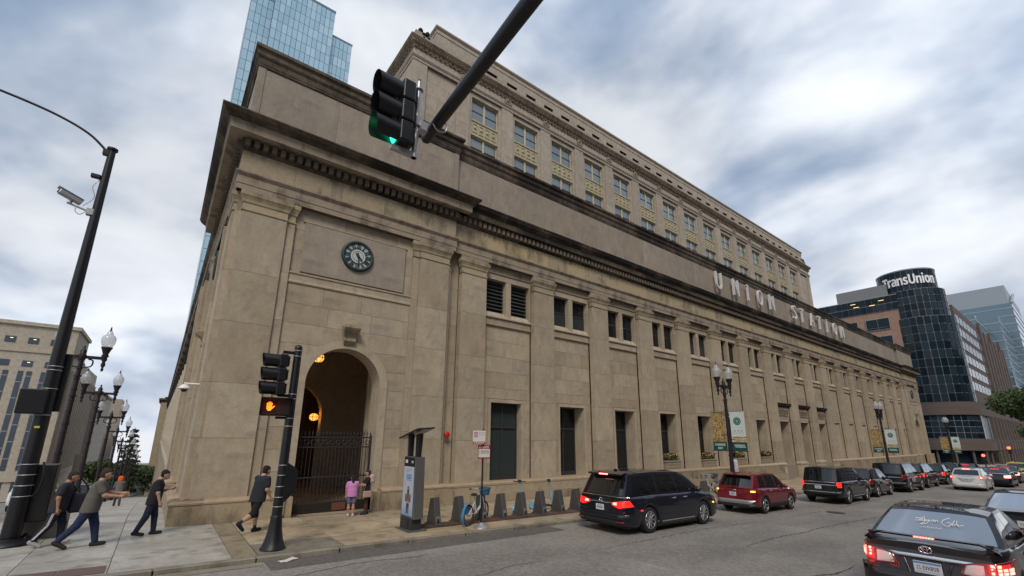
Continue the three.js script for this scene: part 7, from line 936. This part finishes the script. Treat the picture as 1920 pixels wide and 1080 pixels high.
// buildings across the main road, behind the viewer: they darken what the glass and paint mirror
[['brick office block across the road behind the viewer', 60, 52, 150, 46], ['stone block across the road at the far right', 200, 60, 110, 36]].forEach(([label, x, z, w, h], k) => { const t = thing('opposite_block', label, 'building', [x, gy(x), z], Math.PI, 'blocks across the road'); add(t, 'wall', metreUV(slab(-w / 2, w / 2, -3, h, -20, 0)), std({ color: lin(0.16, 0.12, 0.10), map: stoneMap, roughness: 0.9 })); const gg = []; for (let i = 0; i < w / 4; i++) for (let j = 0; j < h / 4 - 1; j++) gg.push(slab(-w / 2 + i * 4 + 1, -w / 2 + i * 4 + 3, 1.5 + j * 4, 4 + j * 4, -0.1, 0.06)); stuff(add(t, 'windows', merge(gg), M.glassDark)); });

// ---------------------------------------------------------------- trees
function tree(label, pos, o, group) {
  const t = thing('street_tree', label, 'tree', pos, 0, group), r = rng(o.seed), br = [], tips = [];
  const grow = (a, d, len, rad, lev) => { const b = [a[0] + d[0] * len, a[1] + d[1] * len, a[2] + d[2] * len]; br.push(rod(a, b, rad, rad * 0.66, 6)); if (lev === 0) { tips.push(b); return; } const n = lev > 1 ? 3 : 4; for (let i = 0; i < n; i++) { const th = r() * 6.28, sp = 0.45 + 0.4 * r(), v = new THREE.Vector3(d[0] + Math.cos(th) * sp, d[1] * 0.75 + 0.2 * r(), d[2] + Math.sin(th) * sp).normalize(); grow(b, [v.x, v.y, v.z], len * (0.66 + 0.2 * r()), rad * 0.6, lev - 1); tips.push(V3(a, b, 0.7 + 0.3 * r())); } };
  grow([0, 0, 0], [0.02, 1, 0.03], o.trunk, o.rad, 3); add(t, 'trunk', merge(br), std({ color: lin(0.07, 0.055, 0.04), roughness: 0.95 }));
  const leaf = new THREE.BufferGeometry(); leaf.setAttribute('position', new THREE.Float32BufferAttribute([0, 0, 0, 0.5, 0.5, 0.12, 0, 1, 0, 0, 0, 0, 0, 1, 0, -0.5, 0.5, 0.12], 3)); leaf.computeVertexNormals();
  const n = o.leaves, im = [0, 1, 2].map((q) => new THREE.InstancedMesh(leaf, new THREE.MeshPhysicalMaterial({ color: lin(...[[0.045, 0.085, 0.022], [0.065, 0.11, 0.028], [0.085, 0.13, 0.035]][q]), roughness: 0.75, side: THREE.DoubleSide, transmission: 0.25, thickness: 0 }), Math.floor(n / 3))); const m4 = new THREE.Matrix4(), Q = new THREE.Quaternion(), E3 = new THREE.Euler();
  im.forEach((m) => { for (let i = 0; i < m.count; i++) { const p = tips[Math.floor(r() * tips.length)], s = o.spread; const u = r() * 6.28, c = 2 * r() - 1, rr = s * Math.cbrt(r()), sc = o.leaf * (0.6 + 0.8 * r()); E3.set(r() * 6, r() * 6, r() * 6); Q.setFromEuler(E3); m4.compose(new THREE.Vector3(p[0] + rr * Math.sqrt(1 - c * c) * Math.cos(u), p[1] + rr * c * 0.75, p[2] + rr * Math.sqrt(1 - c * c) * Math.sin(u)), Q, new THREE.Vector3(sc, sc, sc)); m.setMatrixAt(i, m4); } m.name = 'crown'; m.userData.kind = 'stuff'; t.add(m); }); return t;
}
tree('leafy street tree leaning in at the right edge', [110, gy(110), 14.4], { seed: 3, trunk: 5.0, rad: 0.28, leaves: 24000, spread: 2.3, leaf: 0.38 }, 'street trees at the right');
tree('second leafy street tree farther along at the right edge', [138, gy(138), 12.6], { seed: 13, trunk: 3.6, rad: 0.2, leaves: 9000, spread: 1.8, leaf: 0.38 }, 'street trees at the right');
[[-7.5, -120, 5, 'leafy tree far down the side street, left of the group'], [-2.5, -128, 6, 'leafy tree far down the side street, middle of the group'], [0.5, -150, 8, 'leafy tree far down the side street beside the station']].forEach(([x, z, sd, l]) => tree(l, [x - 2, gy(x, z), z], { seed: sd, trunk: 2.6, rad: 0.22, leaves: 4000, spread: 1.6, leaf: 0.5 }, 'trees down the side street'));
{ // conifer by the far end of the station
  const x = -4.6, z = -100, t = thing('conifer', 'tall dark conifer at the far end of the side street', 'tree', [x, gy(x, z), z]), r = rng(19); add(t, 'trunk', cyl(0.3, 0.05, 13, 8), std({ color: lin(0.06, 0.045, 0.035), roughness: 0.95 }), [0, 6.5, 0]); const g = []; for (let k = 0; k < 11; k++) { const y = 3.2 + k * 0.92, R = 2.6 * (1 - k / 12); for (let i = 0; i < 9; i++) { const a = i * 0.7 + k, d = [Math.cos(a), Math.sin(a)]; for (let q = 1; q <= 8; q++) for (let e = 0; e < 3; e++) g.push(at(new THREE.ConeGeometry(0.12, 0.55, 4), d[0] * R * q / 8 + (r() - 0.5) * 0.3, y - 0.25 * q / 8 * R + (r() - 0.5) * 0.22, d[1] * R * q / 8 + (r() - 0.5) * 0.3, r() * 6, r() * 6, r() * 6)); } } stuff(add(t, 'crown', merge(g), std({ color: lin(0.022, 0.045, 0.020), roughness: 0.9 })));
}
// ---------------------------------------------------------------- signals and signs far right
{
  const redLit = new THREE.MeshStandardMaterial({ color: lin(0.4, 0.02, 0.02), emissive: new THREE.Color(1, 0.06, 0.03), emissiveIntensity: 6 });
  [[101.5, 5.6, 2.2, 'low red signal at the far crossing by the station end'], [100.5, 8.6, 3.4, 'red traffic signal on a post at the far crossing']].forEach(([x, z, h, l]) => { const t = thing('far_signal', l, 'traffic signal', [x, gy(x), z], 0, 'red signals at the far crossing'); add(t, 'pole', cyl(0.08, 0.06, h + 0.3, 10), M.black, [0, h / 2 + 0.15, 0]); add(t, 'housing', box(0.3, 1.05, 0.36), M.black, [-0.2, h - 0.3, 0]); add(t, 'red_lamp', new THREE.SphereGeometry(0.2, 12, 8), redLit, [-0.34, h, 0]); add(t, 'base', cyl(0.3, 0.16, 0.4, 10), M.black, [0, 0.2, 0]); });
}
scene.traverse((o) => { if (o.isMesh) { o.castShadow = true; o.receiveShadow = true; } });
renderer.render(scene, camera);
